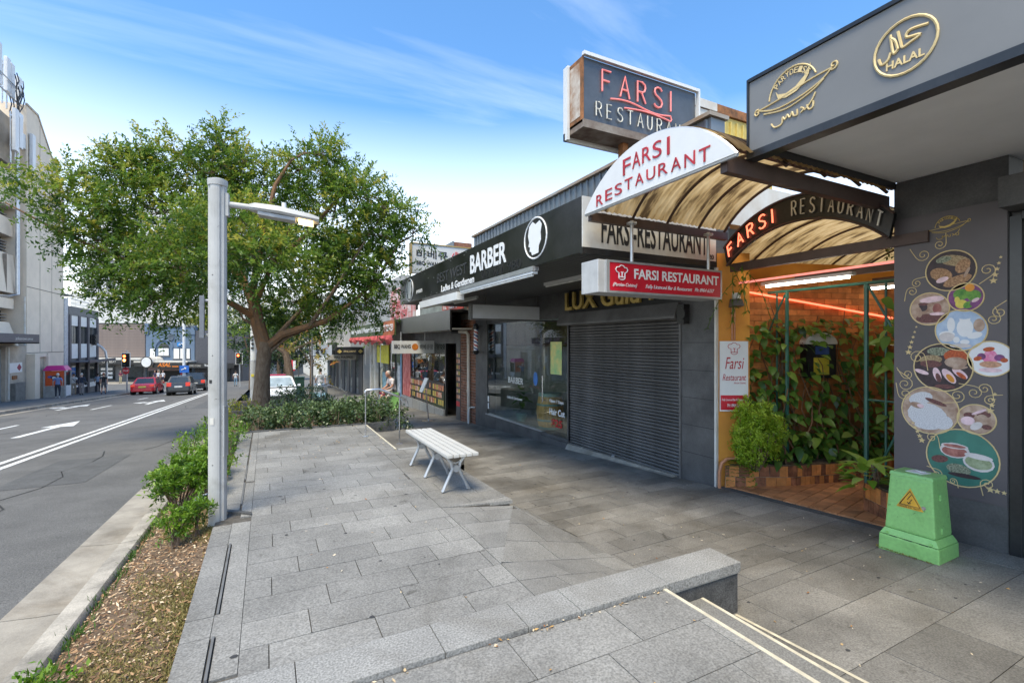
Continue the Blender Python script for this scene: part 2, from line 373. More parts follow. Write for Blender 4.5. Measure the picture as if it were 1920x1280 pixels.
# kerb and gutter on the near side, in cast lengths with open joints
kerb = strip("kerb", -1.6, -0.92, [-6, 0, 10, 19], m_joint, -0.08); tag(kerb, kind="structure")
def klen(name, prof, y0, y1):
    mb = MB(); n = 4
    ring = []
    for i in range(n + 1):
        y = y0 + (y1 - y0) * i / n
        ring.append([(x, y, zr(y) + z) for x, z in prof])
    k = len(prof)
    vs_ = [p for r_ in ring for p in r_]
    fs_ = [(i * k + j, i * k + (j + 1) % k, (i + 1) * k + (j + 1) % k, (i + 1) * k + j) for i in range(n) for j in range(k)]
    fs_ += [tuple(range(k))[::-1], tuple(range(n * k, (n + 1) * k))]
    mb.add(vs_, fs_); return mb.build(name, m_kerb if name == "kerb_stone" else m_conc, kerb, smooth=True)
kj = [-4.5, -2.0, 1.0, 3.02, 5.42, 7.85, 10.3, 12.7, 15.1, 17.5, 19.0]
for a, b in zip(kj, kj[1:]):
    klen("kerb_stone", [(-1.19, -0.1), (-1.19, 0.10), (-1.165, 0.135), (-1.04, 0.145), (-1.02, 0.12), (-1.02, -0.25)], a + .006, b - .006)
gj = [-4, -1.2, 1.2, 4.42, 5.98, 8.4, 10.8, 13.2, 15.6, 18.0, 19.0]
for a, b in zip(gj, gj[1:]):
    klen("gutter_slab", [(-1.60, -0.2), (-1.60, 0.006), (-1.4, -0.012), (-1.2, -0.02), (-1.2, -0.2)], a + .006, b - .006)

# paving --------------------------------------------------------------------------------------
def clip_poly(poly, reg):
    """Sutherland-Hodgman, reg convex and counter-clockwise"""
    out = list(poly)
    for i in range(len(reg)):
        a, b = reg[i], reg[(i + 1) % len(reg)]; inp, out = out, []
        if not inp: return []
        side = lambda p: (b[0] - a[0]) * (p[1] - a[1]) - (b[1] - a[1]) * (p[0] - a[0])
        for j in range(len(inp)):
            p, q = inp[j - 1], inp[j]; sp, sq = side(p), side(q)
            if sq >= 0:
                if sp < 0: t = sp / (sp - sq); out.append((p[0] + (q[0] - p[0]) * t, p[1] + (q[1] - p[1]) * t))
                out.append(q)
            elif sp >= 0: t = sp / (sp - sq); out.append((p[0] + (q[0] - p[0]) * t, p[1] + (q[1] - p[1]) * t))
    return out
def area(p): return abs(sum(p[i - 1][0] * p[i][1] - p[i][0] * p[i - 1][1] for i in range(len(p)))) / 2
def paver_cells(reg, dy, L, x0, y0, rows_seed, gap=0.0026, rot=0.0):
    rng = random.Random(rows_seed)
    c0, s0 = math.cos(rot), math.sin(rot)
    inv = [((x - x0) * c0 + (y - y0) * s0, -(x - x0) * s0 + (y - y0) * c0) for x, y in reg]
    ax, bx = min(p[0] for p in inv), max(p[0] for p in inv); ay, by = min(p[1] for p in inv), max(p[1] for p in inv)
    cells = []
    for r_ in range(math.floor(ay / dy), math.ceil(by / dy)):
        off = ((r_ % 3) * 0.34 + 0.06 * math.sin(r_ * 2.3)) * L
        for k in range(math.floor((ax - off) / L) , math.ceil((bx - off) / L)):
            u0, u1, v0, v1 = off + k * L + gap, off + (k + 1) * L - gap, r_ * dy + gap, (r_ + 1) * dy - gap
            q = [(x0 + u * c0 - v * s0, y0 + u * s0 + v * c0) for u, v in ((u0, v0), (u1, v0), (u1, v1), (u0, v1))]
            q = clip_poly(q, reg)
            if len(q) > 2 and area(q) > 0.004: cells.append(q)
    return cells
def lay(cells, zf, m, parent, limit=300, thick=0.03, seed=1):
    rng = random.Random(seed)
    def seen(q):
        cx, cy = sum(p[0] for p in q) / len(q), sum(p[1] for p in q) / len(q)
        d = cx * math.sin(TH) + cy * math.cos(TH); a = (cx * math.cos(TH) - cy * math.sin(TH))
        if d < 0.6 or abs(a / d) > 1.15 or (2 - zf(cx, cy)) / d > 0.76: return -1 / (1 + abs(d))
        return area(q) * (2 - zf(cx, cy)) / d ** 3
    cells = sorted(cells, key=seen, reverse=True)
    rest = MB()
    for i, q in enumerate(cells):
        e = rng.uniform(-.0012, .0012)
        top = [(x, y, zf(x, y) + e) for x, y in q]; bot = [(x, y, zf(x, y) - thick) for x, y in q]
        if i < limit: MB().hexa(bot, top).build("paver", m, parent)
        else: rest.hexa(bot, top)
    if rest.f: tag(rest.build("far_pavers", m, parent), kind="stuff")
ZP = 0.47
pl = lambda x, y: ZP
plaza = MB().prism([(-.395, 2.55, -1.2), (1.45, 2.55, -1.2), (1.45, 4.3, -1.2), (2.12, 4.2, -1.2), (2.08, 6.9, -1.2), (1.68, 6.95, -1.2), (1.68, 9.44, -1.2), (-.395, 9.44, -1.2)], (0, 0, 1.2 + ZP - 0.014)).build("plaza", m_joint)
tag(plaza, kind="structure")
cells = paver_cells([(-.12, 2.54), (1.452, 2.54), (1.452, 9.44), (-.12, 9.44)], 0.262, 0.53, 0.01, 2.49, 3)
cells += paver_cells([(1.458, 4.31), (2.15, 4.19), (2.10, 6.9), (1.458, 6.95)], 0.262, 0.53, 0.01, 2.49, 4)
cells += paver_cells([(1.458, 6.955), (1.66, 6.955), (1.66, 9.44), (1.458, 9.44)], 0.262, 0.53, 0.01, 2.49, 5)
# edge slabs towards the planting, with long drain slots between them and the field
edge = []
for a, b in zip([2.54, 2.95, 3.17, 3.72, 4.26, 4.55], [2.95, 3.17, 3.72, 4.26, 4.55, 4.72]): edge.append([(-.40, a + .003), (-.265, a + .003), (-.265, b - .003), (-.40, b - .003)])
for a, b in zip([5.05, 5.3, 5.8, 6.1, 6.7, 7.2, 7.8, 8.4, 9.0], [5.3, 5.8, 6.1, 6.7, 7.2, 7.8, 8.4, 9.0, 9.44]): edge.append([(-.40, a + .003), (-.225, a + .003), (-.225, b - .003), (-.40, b - .003)])
infill = []
for a, b in ((2.94, 3.18), (4.25, 4.74)): infill.append([(-.262, a), (-.123, a), (-.123, b), (-.262, b)])
for a, b in ((2.57, 2.94), (3.18, 4.25)): infill.append([(-.235, a), (-.123, a), (-.123, b), (-.235, b)])
for a, b in ((4.88, 5.27), (5.27, 6.05), (6.1, 6.95), (6.95, 7.9), (7.9, 9.44)): infill.append([(-.205, a + .003), (-.123, a + .003), (-.123, b - .003), (-.205, b - .003)])
lay(cells + edge + infill, pl, m_gran, plaza, 300)
sl_ = MB().box(-.2545, -.2425, 2.57, 2.94, ZP - .01, ZP + .009).box(-.2545, -.2425, 3.18, 4.25, ZP - .01, ZP + .009).box(-.222, -.208, 5.27, 6.05, ZP - .01, ZP + .008).box(-.222, -.208, 6.2, 6.9, ZP - .01, ZP + .008)
sl_.build("drain_slot", mat("slot_steel", (.16, .16, .16), .6), plaza)

# nearer terrace, one finger lower, and the coping between the two
terrace = MB().box(-.4, 2.245, -4, 2.268, -1.2, 0.434).build("terrace", m_joint); tag(terrace, kind="structure")
tz = lambda x, y: 0.448
lay(paver_cells([(-.4, -2), (2.235, -2), (2.235, 2.262), (-.4, 2.262)], 0.334, 0.64, 0.48, 1.927, 9), tz, m_gran, terrace, 120)
cop = MB().box(-.39, 2.95, 2.285, 2.525, -.4, 0.40).build("coping_wall", m_gdark); tag(cop, kind="structure")
xs = [-.405, .12, .79, 1.262, 1.61, 2.29, 2.965]
for a, b in zip(xs, xs[1:]):
    MB().box(a + .002, b - .002, 2.270, 2.535, 0.405, ZP + 0.004).build("coping_slab", m_cop, cop, bevel=.004)
MB().box(2.3, 2.958, 2.2815, 2.284, 0.392, 0.404).build("mortar_line", mat("mortar", (0.5, 0.46, 0.38), .9), cop)
# two steps down to the shop footpath
steps = MB().box(2.25, 2.57, -4, 2.28, -.3, 0.300).box(2.245, 2.258, -4, 2.279, -.3, .43).build("steps", m_gran); tag(steps, kind="structure")
MB().box(2.236, 2.262, -4, 2.274, .40, .4495).build("nosing", m_nose, steps)
MB().box(2.263, 2.577, -4, 2.279, .26, .3065).build("tread", m_gran, steps)
MB().box(2.578, 2.602, -4, 2.279, .10, .3072).build("nosing", m_nose, steps)
sb = MB(); sb.quad((2.90, -4, zp(2.9, -4) + .004), (2.925, -4, zp(2.9, -4) + .004), (2.925, 2.27, zp(2.9, 2.27) + .004), (2.90, 2.27, zp(2.9, 2.27) + .004)); sb.build("nosing", m_nose, steps)

# shop-side footpath
fp = MB()
YF = [-6, 0, 2.55, 5, 8, 12, 16, 20, 30, 40, 50, 60, 75, 90, 150]
for a, b in zip(YF, YF[1:]):
    x0 = 2.1 if b <= 12 else -1.0
    fp.quad((x0, a, zp(x0, a) - .012), (6.6, a, zp(6.6, a) - .012), (6.6, b, zp(6.6, b) - .012), (x0, b, zp(x0, b) - .012))
foot = fp.build("footpath", mat("footpath_base", (0.15, 0.145, 0.135), .85, var=.1, scale=3, speck=.15, speckscale=150)); tag(foot, kind="structure")
fz = lambda x, y: zp(x, y)
cs = paver_cells([(2.83, 2.54), (5.48, 2.54), (5.48, 5.2), (2.83, 5.2)], 0.272, 0.60, 4.43, 2.99, 1)
cs += paver_cells([(2.58, -1.2), (5.72, -1.2), (5.72, 2.536), (2.58, 2.536)], 0.42, 0.62, 2.91, 1.55, 2)
cs += paver_cells([(2.12, 5.2), (5.48, 5.2), (5.48, 17), (2.12, 17)], 0.272, 0.60, 4.43, 2.99, 1)
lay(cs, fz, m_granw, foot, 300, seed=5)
lay(paver_cells([(5.482, 2.62), (5.60, 2.62), (5.60, 4.57), (5.482, 4.57)], 0.6, 0.12, 5.482, 2.6, 2), lambda x, y: zp(x, y) + .001, m_gdark, foot, 20)
# splayed crossfall between the raised plaza and the footpath
ramp = None
def tri_z(p, q, r_):
    A_ = np.array([[p[0], p[1], 1], [q[0], q[1], 1], [r_[0], r_[1], 1]]); s_ = np.linalg.solve(A_, np.array([p[2], q[2], r_[2]]))
    return lambda x, y: float(s_[0] * x + s_[1] * y + s_[2])
D1, D0, W = (1.458, 3.02, .47), (1.458, 4.3, .47), (2.15, 4.18, .42)
L1, L2, K0, K1 = (2.83, 2.54, zp(2.83, 2.54)), (2.83, 5.12, zp(2.83, 5.12)), (1.458, 2.54, .47), (2.15, 5.6, zp(2.15, 5.6))
L15 = (2.83, 3.6, zp(2.83, 3.6))
rm = MB(); allc = []
for tri in ((D1, W, D0), (K0, L1, D1), (D1, L1, L15), (D1, L15, W), (W, L15, L2), (W, L2, K1)):
    rm.quad(*[(p[0], p[1], p[2] - .014) for p in tri])
    zf = tri_z(*tri)
    allc.append((paver_cells([(p[0], p[1]) for p in tri], 0.272, 0.56, 1.46, 2.75, 2, rot=(0.0 if tri[0] is D1 and tri[1] is W else R(18))), zf))
ramp = rm.build("splayed_ramp", m_joint); tag(ramp, kind="structure")
for c_, zf in allc: lay(c_, zf, m_gran, ramp, 60)

# far steps beside the rail, their end kerb
s2 = MB()
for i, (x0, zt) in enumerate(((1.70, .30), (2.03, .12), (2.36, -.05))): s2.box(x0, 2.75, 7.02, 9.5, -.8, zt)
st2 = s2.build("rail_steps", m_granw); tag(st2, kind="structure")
for x0, zt in ((1.668, .47), (2.03, .12), (2.36, -.05)): box("nosing", x0, x0 + .025, 7.03, 9.44, zt - .03, zt + .004, m_nose, st2)
box("end_kerb", 1.70, 2.10, 6.905, 7.015, -.6, ZP + .006, m_cop, st2)
# retaining planter behind the plaza
pw = MB().box(-.7, 2.25, 9.45, 9.6, -1, ZP + .01).box(2.13, 2.25, 9.6, 12.6, -1, ZP + .01).box(-.7, 2.13, 12.5, 12.6, -1, ZP + .01).build("planter_wall", m_gdark); tag(pw, kind="structure")
sl2 = MB()
sl2.box(-.66, 2.12, 9.61, 12.49, -1, ZP - .06)
tag(sl2.build("planter_soil", m_mulch), kind="structure")
pw2 = MB().box(-.9, 1.9, 14.6, 14.72, -1.2, .12).box(1.8, 1.9, 14.72, 19, -1.2, .05).build("far_planter_wall", m_gdark); tag(pw2, kind="structure")
tag(box("far_planter_soil", -1.0, 1.79, 14.73, 19, -1.3, .04, m_mulch), kind="structure")
tag(box("slab_path", -.7, 2.2, 12.61, 14.59, -1.2, .13, m_granw), kind="structure")

# mulch bed
bed = MB(); ny = 60; nx = 8; rng = random.Random(3)
for j in range(ny + 1):
    y = -3 + 22 * j / ny
    for i in range(nx + 1):
        t = i / nx; x = -1.03 + t * .64
        lo = zr(y) + .09; hi = min(.425, zr(y) + .34) if y < 9.4 else lo + .1
        bed.v.append((x, y, lo + (hi - lo) * t ** .8 + (rng.uniform(-.012, .012) if 0 < i < nx else 0)))
for j in range(ny):
    for i in range(nx): k = j * (nx + 1) + i; bed.f.append((k, k + 1, k + nx + 2, k + nx + 1))
def bedz(x, y):
    t = max(0, min(1, (x + 1.03) / .64)); lo = zr(y) + .09; hi = min(.425, zr(y) + .34) if y < 9.4 else lo + .1
    return lo + (hi - lo) * t ** .8
tag(bed.build("mulch_bed", m_mulch, smooth=True), kind="structure")
def leafmesh(name, pos, dirs, ups, L, Wd, tint, m, parent=None, kind=None, fold=0.0):
    """many small pointed leaves as one mesh: arrays of base, direction, up"""
    n = len(pos); d = dirs / (np.linalg.norm(dirs, axis=1, keepdims=True) + 1e-9)
    s_ = np.cross(d, ups); s_ /= (np.linalg.norm(s_, axis=1, keepdims=True) + 1e-9)
    nn = np.cross(s_, d); L = L[:, None]; Wd = Wd[:, None]
    v = np.empty((n, 4, 3)); v[:, 0] = pos; v[:, 1] = pos + d * L * .45 + s_ * Wd * .5 + nn * L * fold; v[:, 2] = pos + d * L; v[:, 3] = pos + d * L * .45 - s_ * Wd * .5 + nn * L * fold
    me = bpy.data.meshes.new(name); me.vertices.add(n * 4); me.vertices.foreach_set('co', v.astype(np.float32).ravel())
    me.loops.add(n * 4); me.loops.foreach_set('vertex_index', np.arange(n * 4, dtype=np.int32))
    me.polygons.add(n); me.polygons.foreach_set('loop_start', np.arange(0, n * 4, 4, dtype=np.int32)); me.polygons.foreach_set('loop_total', np.full(n, 4, dtype=np.int32))
    me.update(calc_edges=True)
    at = me.attributes.new("tint", 'FLOAT', 'POINT'); at.data.foreach_set('value', np.repeat(np.clip(tint, 0, 1), 4).astype(np.float32))
    me.materials.append(m)
    o = link(name, me, parent)
    if kind: o["kind"] = kind
    return o
nr = np.random.default_rng(5)
n = 9000
yy = 1.6 + 6.4 * nr.random(n) ** 1.1; xx = -1.01 + .6 * nr.random(n)
pos = np.stack([xx, yy, np.array([bedz(a, b) for a, b in zip(xx, yy)]) + nr.random(n) * .015], 1)
dd = nr.normal(size=(n, 3)); dd[:, 2] *= .25
uu = np.tile([0, 0, 1.0], (n, 1)) + nr.normal(size=(n, 3)) * .3
leafmesh("bark_chips", pos, dd, uu, .012 + .05 * nr.random(n) ** 3, .006 + .012 * nr.random(n), nr.random(n), leaf_mat("bark_chip", [(.09, .05, .028), (.27, .145, .07), (.44, .27, .14), (.68, .55, .38)], 0.0, .9), kind="stuff")
# dry moss and grass on the plaza side of the bed
n = 34000
yy = 1.5 + 4.2 * nr.random(n); xx = -.42 - .42 * nr.random(n) ** 1.6
keep = (np.sin(yy * 5.1 + xx * 9) + np.sin(yy * 2.3 + 1) + nr.normal(size=n) * .6) > .05
xx, yy = xx[keep], yy[keep]; n = len(xx)
pos = np.stack([xx, yy, np.array([bedz(a, b) for a, b in zip(xx, yy)])], 1)
dd = nr.normal(size=(n, 3)) * .6; dd[:, 2] = .35 + nr.random(n) * .5
leafmesh("dry_moss", pos, dd, nr.normal(size=(n, 3)), .012 + .022 * nr.random(n), .004 + .004 * nr.random(n), nr.random(n), leaf_mat("moss_blade", [(.12, .10, .03), (.24, .19, .06), (.36, .29, .11), (.15, .16, .04)], .2, .8), kind="stuff")
n = 900
yy = 1.5 + 5.5 * nr.random(n); yy = np.round(yy * 2.2) / 2.2 + nr.normal(size=n) * .1; xx = -1.0 + .03 * nr.normal(size=n)
pos = np.stack([xx, yy, np.array([bedz(a, b) for a, b in zip(xx, yy)])], 1)
dd = nr.normal(size=(n, 3)) * .5; dd[:, 2] = 1
leafmesh("grass_tufts", pos, dd, nr.normal(size=(n, 3)), .03 + .06 * nr.random(n), .006 + .003 * nr.random(n), nr.random(n), leaf_mat("grass_blade", [(.05, .11, .015), (.1, .2, .03)], .3, .6), kind="stuff")
# gum spots and fallen leaves on the paving
gs = MB(); rng = random.Random(11)
for i in range(84):
    x, y = (rng.uniform(-.2, 1.4), rng.uniform(2.6, 9)) if i < 34 else (rng.uniform(2.95, 5.4), rng.uniform(.8, 8))
    z = (ZP if i < 34 else zp(x, y)) + .0022; r_ = rng.uniform(.006, .02)
    gs.quad(*[(x + r_ * math.cos(k * 1.047) * rng.uniform(.6, 1.3), y + r_ * .8 * math.sin(k * 1.047), z) for k in range(6)])
tag(gs.build("gum_spots", mat("old_gum", (.045, .045, .047), .8)), kind="stuff")
n = 330
ch = nr.random(n)
xx = np.where(ch < .45, -.3 + 2.0 * nr.random(n), np.where(ch < .7, .2 + 2.0 * nr.random(n), 2.9 + 2.5 * nr.random(n)))
yy = np.where(ch < .45, 6.8 + 2.6 * nr.random(n), np.where(ch < .7, np.where(nr.random(n) < .6, 2.262 - .03 * nr.random(n), 1.0 + 5 * nr.random(n)), .8 + 7 * nr.random(n)))
zz = np.array([(ZP if (b > 2.27 and a < 1.45) else (.45 if a < 2.2 and b <= 2.27 else (ZP if a < 2.1 and b > 4.3 else (zp(a, b) if a > 2.83 else -.5)))) for a, b in zip(xx, yy)]) + .006
dd = nr.normal(size=(n, 3)); dd[:, 2] *= .15
leafmesh("fallen_leaves", np.stack([xx, yy, zz], 1), dd, np.tile([0, 0, 1.0], (n, 1)) + nr.normal(size=(n, 3)) * .25, .012 + .025 * nr.random(n), .006 + .012 * nr.random(n), nr.random(n), leaf_mat("fallen_leaf", [(.25, .1, .04), (.5, .3, .1), (.62, .5, .33), (.7, .62, .5)], 0, .8), kind="stuff")
# far-side footpath
fk = tag(strip("far_footpath", -15.0, -10.9, [10, 20, 30, 40, 50, 60, 62], mat("far_path_asphalt", (.14, .135, .13), .9, var=.12, scale=2), .14), kind="structure")
fkk = MB()
for a, b in zip([10, 20, 30, 40, 50, 60], [20, 30, 40, 50, 60, 62]):
    fkk.hexa([(-10.9, a, zr(a) - .3), (-10.68, a, zr(a) - .3), (-10.68, b, zr(b) - .3), (-10.9, b, zr(b) - .3)], [(-10.9, a, zr(a) + .15), (-10.7, a, zr(a) + .15), (-10.7, b, zr(b) + .15), (-10.9, b, zr(b) + .15)])
tag(fkk.build("far_kerb", m_conc), kind="structure")
tag(strip("far_gutter", -10.68, -10.3, [10, 20, 30, 40, 50, 60], m_conc, .006), kind="structure")
mb = MB(); mb.quad((-60, 62, zr(62) + .1), (-15.0, 62, zr(62) + .1), (-15, 61, zr(61) + .1), (-60, 61, zr(61) + .1)); tag(mb.build("side_street_path", m_conc), kind="structure")

# ================================================================ SHOPS ON THE RIGHT
m_blk = mat("charcoal_paint", (0.10, 0.098, 0.097), 0.55, var=0.16, scale=2.5, speck=.12, speckscale=60)
m_blk2 = mat("charcoal_metal", (0.135, 0.13, 0.127), 0.42, var=0.14, scale=2.2, rnd=.10, speck=.1, speckscale=50)
m_fasc = mat("black_fascia", (0.026, 0.026, 0.027), 0.28, var=0.25, scale=1.6, speck=.15, speckscale=30)
m_wht = mat("white_sheet", (0.74, 0.74, 0.73), 0.45, var=0.03, scale=2)
m_let = mat("white_lettering", (0.82, 0.82, 0.82), 0.5, var=0.01)
m_dirtw = mat("dirty_white_sheet", (0.68, 0.67, 0.63), 0.5, var=0.07, scale=3, col2=(.56, .5, .42))
m_soff = mat("dark_soffit", (0.085, 0.083, 0.083), 0.5, var=0.08)
m_galv = mat("corrugated_steel", (0.24, 0.27, 0.29), 0.4, metal=0.35, var=0.1, scale=1.2, col2=(.17, .185, .2))
m_rust = mat("rust", (0.42, 0.17, 0.06), 0.85, var=0.2, scale=7, col2=(.12, .06, .03), bump=.4)
m_rustw = mat("rust_streaked_white", (0.66, 0.62, 0.55), 0.7, scale=5, col2=(.3, .15, .07))
m_alu = mat("aluminium", (0.55, 0.56, 0.57), 0.35, metal=0.6, var=0.05)
m_steel = mat("stainless", (0.6, 0.6, 0.61), 0.25, metal=0.9, var=0.05)
m_brick = mat("dark_red_brick", (0.24, 0.105, 0.065), 0.85, var=0.2, scale=9, rnd=.3, bump=.3)
m_mort = mat("brick_mortar", (0.33, 0.29, 0.25), 0.95, var=.1)
m_glass = glass_mat("shop_glass")
m_int = mat("shop_interior", (0.55, 0.50, 0.44), 0.8, var=.2, scale=1)
m_intred = mat("shop_interior_dark_red", (0.09, 0.035, 0.025), 0.6, var=.2, scale=1)
m_mint = mat("mint_ceiling", (0.30, 0.45, 0.38), 0.6)
m_gold = mat("gold_lettering", (0.62, 0.44, 0.13), 0.4, metal=0.3, var=.12)
m_goldp = mat("pale_gold_print", (0.72, 0.55, 0.27), 0.5, var=.05)
m_red = mat("sign_red", (0.58, 0.012, 0.03), 0.35, var=.05)
m_crim = mat("crimson_lettering", (0.45, 0.02, 0.03), 0.5)
m_lblk = mat("black_lettering", (0.02, 0.02, 0.02), 0.5)
m_brown = mat("brown_steel", (0.085, 0.052, 0.042), 0.5, var=.12)
m_dk = mat("shadow_black", (0.012, 0.012, 0.012), 0.7)

# ---- barber shop
XF = 5.5
bb = thing("barber_shop", "charcoal single storey barber and shutter shop with black BARBER fascia", "shop", (XF, 8.8, -0.2))
MB().box(XF, XF + .28, 4.62, 5.22, -.6, 3.6).build("pilaster", m_blk, bb, bevel=.004)
for z in (.42, .82, 1.22, 1.62, 2.02): box("pilaster_joint", XF - .001, XF + .01, 4.63, 5.21, z, z + .006, m_dk, bb)
MB().box(XF - .012, XF + .03, 4.585, 4.618, -.6, 3.05).build("white_corner_strip", m_dirtw, bb)
MB().box(XF, XF + .3, 12.36, 13.12, -.9, 3.6).build("end_pier", m_blk, bb, bevel=.004)
MB().box(XF, XF + .2, 9.3, 12.355, -.8, 0.03).build("stall_riser", m_blk, bb)
MB().box(XF - .02, XF + .12, 9.28, 12.36, 0.034, .06).build("window_sill", m_alu, bb)
MB().box(XF - .06, XF + .3, 8.22, 9.27, -.6, -.02).box(XF - .02, XF + .3, 8.22, 9.27, -.02, .05).build("door_step", m_blk, bb, bevel=.006)
MB().box(XF + .02, XF + .3, 8.2, 12.355, 2.56, 3.6).build("window_head", m_blk, bb)
MB().box(XF + .0, XF + .3, 5.22, 8.2, 2.60, 3.6).build("shutter_head", m_fasc, bb)
MB().box(XF - .16, XF, 5.2, 8.42, 2.38, 2.42).hexa([(XF - .02, 5.2, 2.42), (XF - .16, 5.2, 2.42), (XF - .16, 8.42, 2.42), (XF - .02, 8.42, 2.42)], [(XF - .02, 5.2, 2.62), (XF - .08, 5.2, 2.62), (XF - .08, 8.42, 2.62), (XF - .02, 8.42, 2.62)]).build("shutter_hood", m_blk2, bb)
MB().box(XF - .12, XF - .01, 5.06, 5.19, 2.30, 2.58).cyl((XF - .13, 5.12, 2.44), (XF - .1, 5.12, 2.44), .09, n=14).build("shutter_motor", m_fasc, bb)
box("mullion", XF - .01, XF + .07, 8.2, 8.245, .0, 2.56, m_blk2, bb)
box("mullion", XF + .0, XF + .05, 12.31, 12.356, .06, 2.56, m_blk2, bb)
box("window_pane", XF + .02, XF + .032, 9.29, 12.31, .062, 2.555, m_glass, bb)
dr = box("glass_door", XF + .02, XF + .032, 8.25, 9.27, .06, 2.555, m_glass, bb)
MB().tube([(XF - .05, 9.18, .72), (XF - .05, 9.18, 1.30)], .014).tube([(XF - .05, 9.18, .76), (XF + .02, 9.18, .76)], .008).tube([(XF - .05, 9.18, 1.26), (XF + .02, 9.18, 1.26)], .008).build("door_handle", m_steel, dr, smooth=True)
ir = MB().box(XF + .3, 10.5, 5.3, 13.1, -.05, .0).box(10.4, 10.5, 5.3, 13.1, 0, 2.8).box(XF + .3, 10.5, 13.0, 13.1, 0, 2.8).box(XF + .3, 10.5, 8.12, 8.2, 0, 2.8)
ir.build("interior_walls", m_int, bb)
MB().box(XF + .3, 10.5, 8.2, 13.0, 2.6, 2.72).build("interior_ceiling", m_mint, bb)
MB().box(XF + .9, XF + 1.0, 8.9, 12.9, 1.95, 2.6).build("interior_bulkhead", m_intred, bb)
# roller shutter, one slat at a time
zb0 = zp(5.5, 6.7)
shut = MB().box(XF + .06, XF + .1, 5.24, 8.2, -.2, 2.6).build("roller_shutter", m_dk, bb)
prof = [(XF + .052, 0), (XF + .02, .008), (XF + .008, .026), (XF + .02, .044), (XF + .052, .05)]
slm = MB(); slm.hexa([(x, 5.245, z) for x, z in prof], [(x, 8.195, z) for x, z in prof])
s0 = slm.build("slat", m_blk2, shut)
zz_ = -.16; first = True
while zz_ < 2.38:
    if first: s0.location = (0, 0, zz_); first = False
    else:
        c = s0.copy(); C.objects.link(c); c.location = (0, 0, zz_)
    zz_ += .0535
for y in (7.7, 6.75):
    MB().box(XF - .03, XF + .0, y, y + .05, zp(XF, y) + .01, zp(XF, y) + .09).cyl((XF - .035, y + .025, zp(XF, y) + .06), (XF - .03, y + .025, zp(XF, y) + .06), .03, n=10).build("shutter_bolt", m_alu, bb)
for y in (5.215, 8.2): box("shutter_guide", XF - .02, XF + .05, y, y + .035, -.3, 2.38, m_blk2, bb)
rr = MB().hexa([(XF - .10, 5.3, zp(XF, 5.3)), (XF + .1, 5.3, zp(XF, 5.3)), (XF + .1, 8.2, zp(XF, 8.2)), (XF - .10, 8.2, zp(XF, 8.2))], [(XF - .04, 5.3, zp(XF, 5.3) + .015), (XF + .1, 5.3, zp(XF, 5.3) + .015), (XF + .1, 8.2, zp(XF, 8.2) + .10), (XF - .04, 8.2, zp(XF, 8.2) + .10)]); rr.build("concrete_threshold", m_conc, bb)
frL = Frame((XF - .01, 8.25, 2.68), *STREET)
text("gold_lettering", "LUX Gulu ", frL, 0, .0, 2.2, .36, m_gold, bb, depth=.05, bold=.02, lift=.01)
text("gold_lettering", "10", frL, 2.42, .02, .32, .3, m_gold, bb, depth=.05, bold=.02, lift=.01)
# awning
XA = 3.26
MB().box(XA, XA + .05, 4.60, 13.1, 3.07, 3.72).build("awning_fascia", m_fasc, bb)
MB().box(XA + .06, XF + .3, 4.62, 13.1, 3.62, 3.70).build("awning_deck", m_soff, bb)
k = 0; x = XA + .06
sbm = None
while x < XF - .05:
    if sbm is None: sbm = MB().box(0, .095, 4.64, 13.08, 3.085, 3.10).build("soffit_board", m_soff, bb); base = Vector(sbm.location); sbm.location = base + Vector((x, 0, 0))
    else:
        c = sbm.copy(); C.objects.link(c); c.location = base + Vector((x, 0, 0))
    x += .103
MB().box(XA + .05, XF, 4.63, 13.08, 3.108, 3.12).build("soffit_backing", m_dk, bb)
MB().box(XA + .002, XF - .02, 4.582, 4.60, 3.13, 3.72).build("return_panel", m_dirtw, bb)
MB().box(XA - .004, XF - .02, 4.575, 4.63, 3.05, 3.128).build("return_trim", m_fasc, bb)
frR = Frame((0, 4.582, 0), *CROSS)
text("black_lettering", "FARSI-RESTAURANT", frR, 3.53, 3.195, 1.78, .36, m_lblk, bb, bold=.012)
text("street_number", "20", frR, 5.33, 3.15, .1, .065, m_lblk, bb, bold=.01)
frB = Frame((XA, 0, 0), *STREET)
text("barber_lettering", "BARBER", frB, -8.02, 3.255, 1.46, .33, m_let, bb, bold=.025)
text("barber_lettering", "Ladies & Gentlemen", frB, -9.62, 3.085, 1.78, .14, m_let, bb, bold=.02)
text("barber_lettering", "BARBER", frB, -11.5, 3.23, .5, .08, m_let, bb)
m_ghost = mat("ghost_lettering", (0.055, .057, .06), .6)
text("ghost_lettering", "02 421 980", frB, -7.5, 3.1, 1.42, .14, m_lblk, bb, bold=-.005)
text("ghost_lettering", "BEST WEST", frB, -9.9, 3.3, 1.7, .2, m_ghost, bb)
def barber_logo(cy, w, h, cz):
    ring = MB(); k = 28
    pts = [frB(-cy + w / 2 * math.cos(2 * math.pi * i / k), cz + h / 2 * math.sin(2 * math.pi * i / k), .006) for i in range(k)]
    ring.tube(pts, .012, 5, closed=True); ring.build("logo_ring", m_let, bb)
    hd = [(-.16, -.42), (.14, -.40), (.16, -.22), (.26, -.08), (.24, .1), (.3, .3), (.2, .42), (.0, .36), (-.14, .46), (-.3, .36), (-.36, .12), (-.3, -.06), (-.34, -.16), (-.26, -.2), (-.28, -.3), (-.2, -.33)]
    flat("logo_head", frB, [[(-cy + a * w * .95, cz + b * h * .95) for a, b in hd][::-1][::-1]], m_let, bb)
barber_logo(5.67, .6, .55, 3.44); barber_logo(12.13, .66, .56, 3.38)
rng = random.Random(4)
mb = MB()
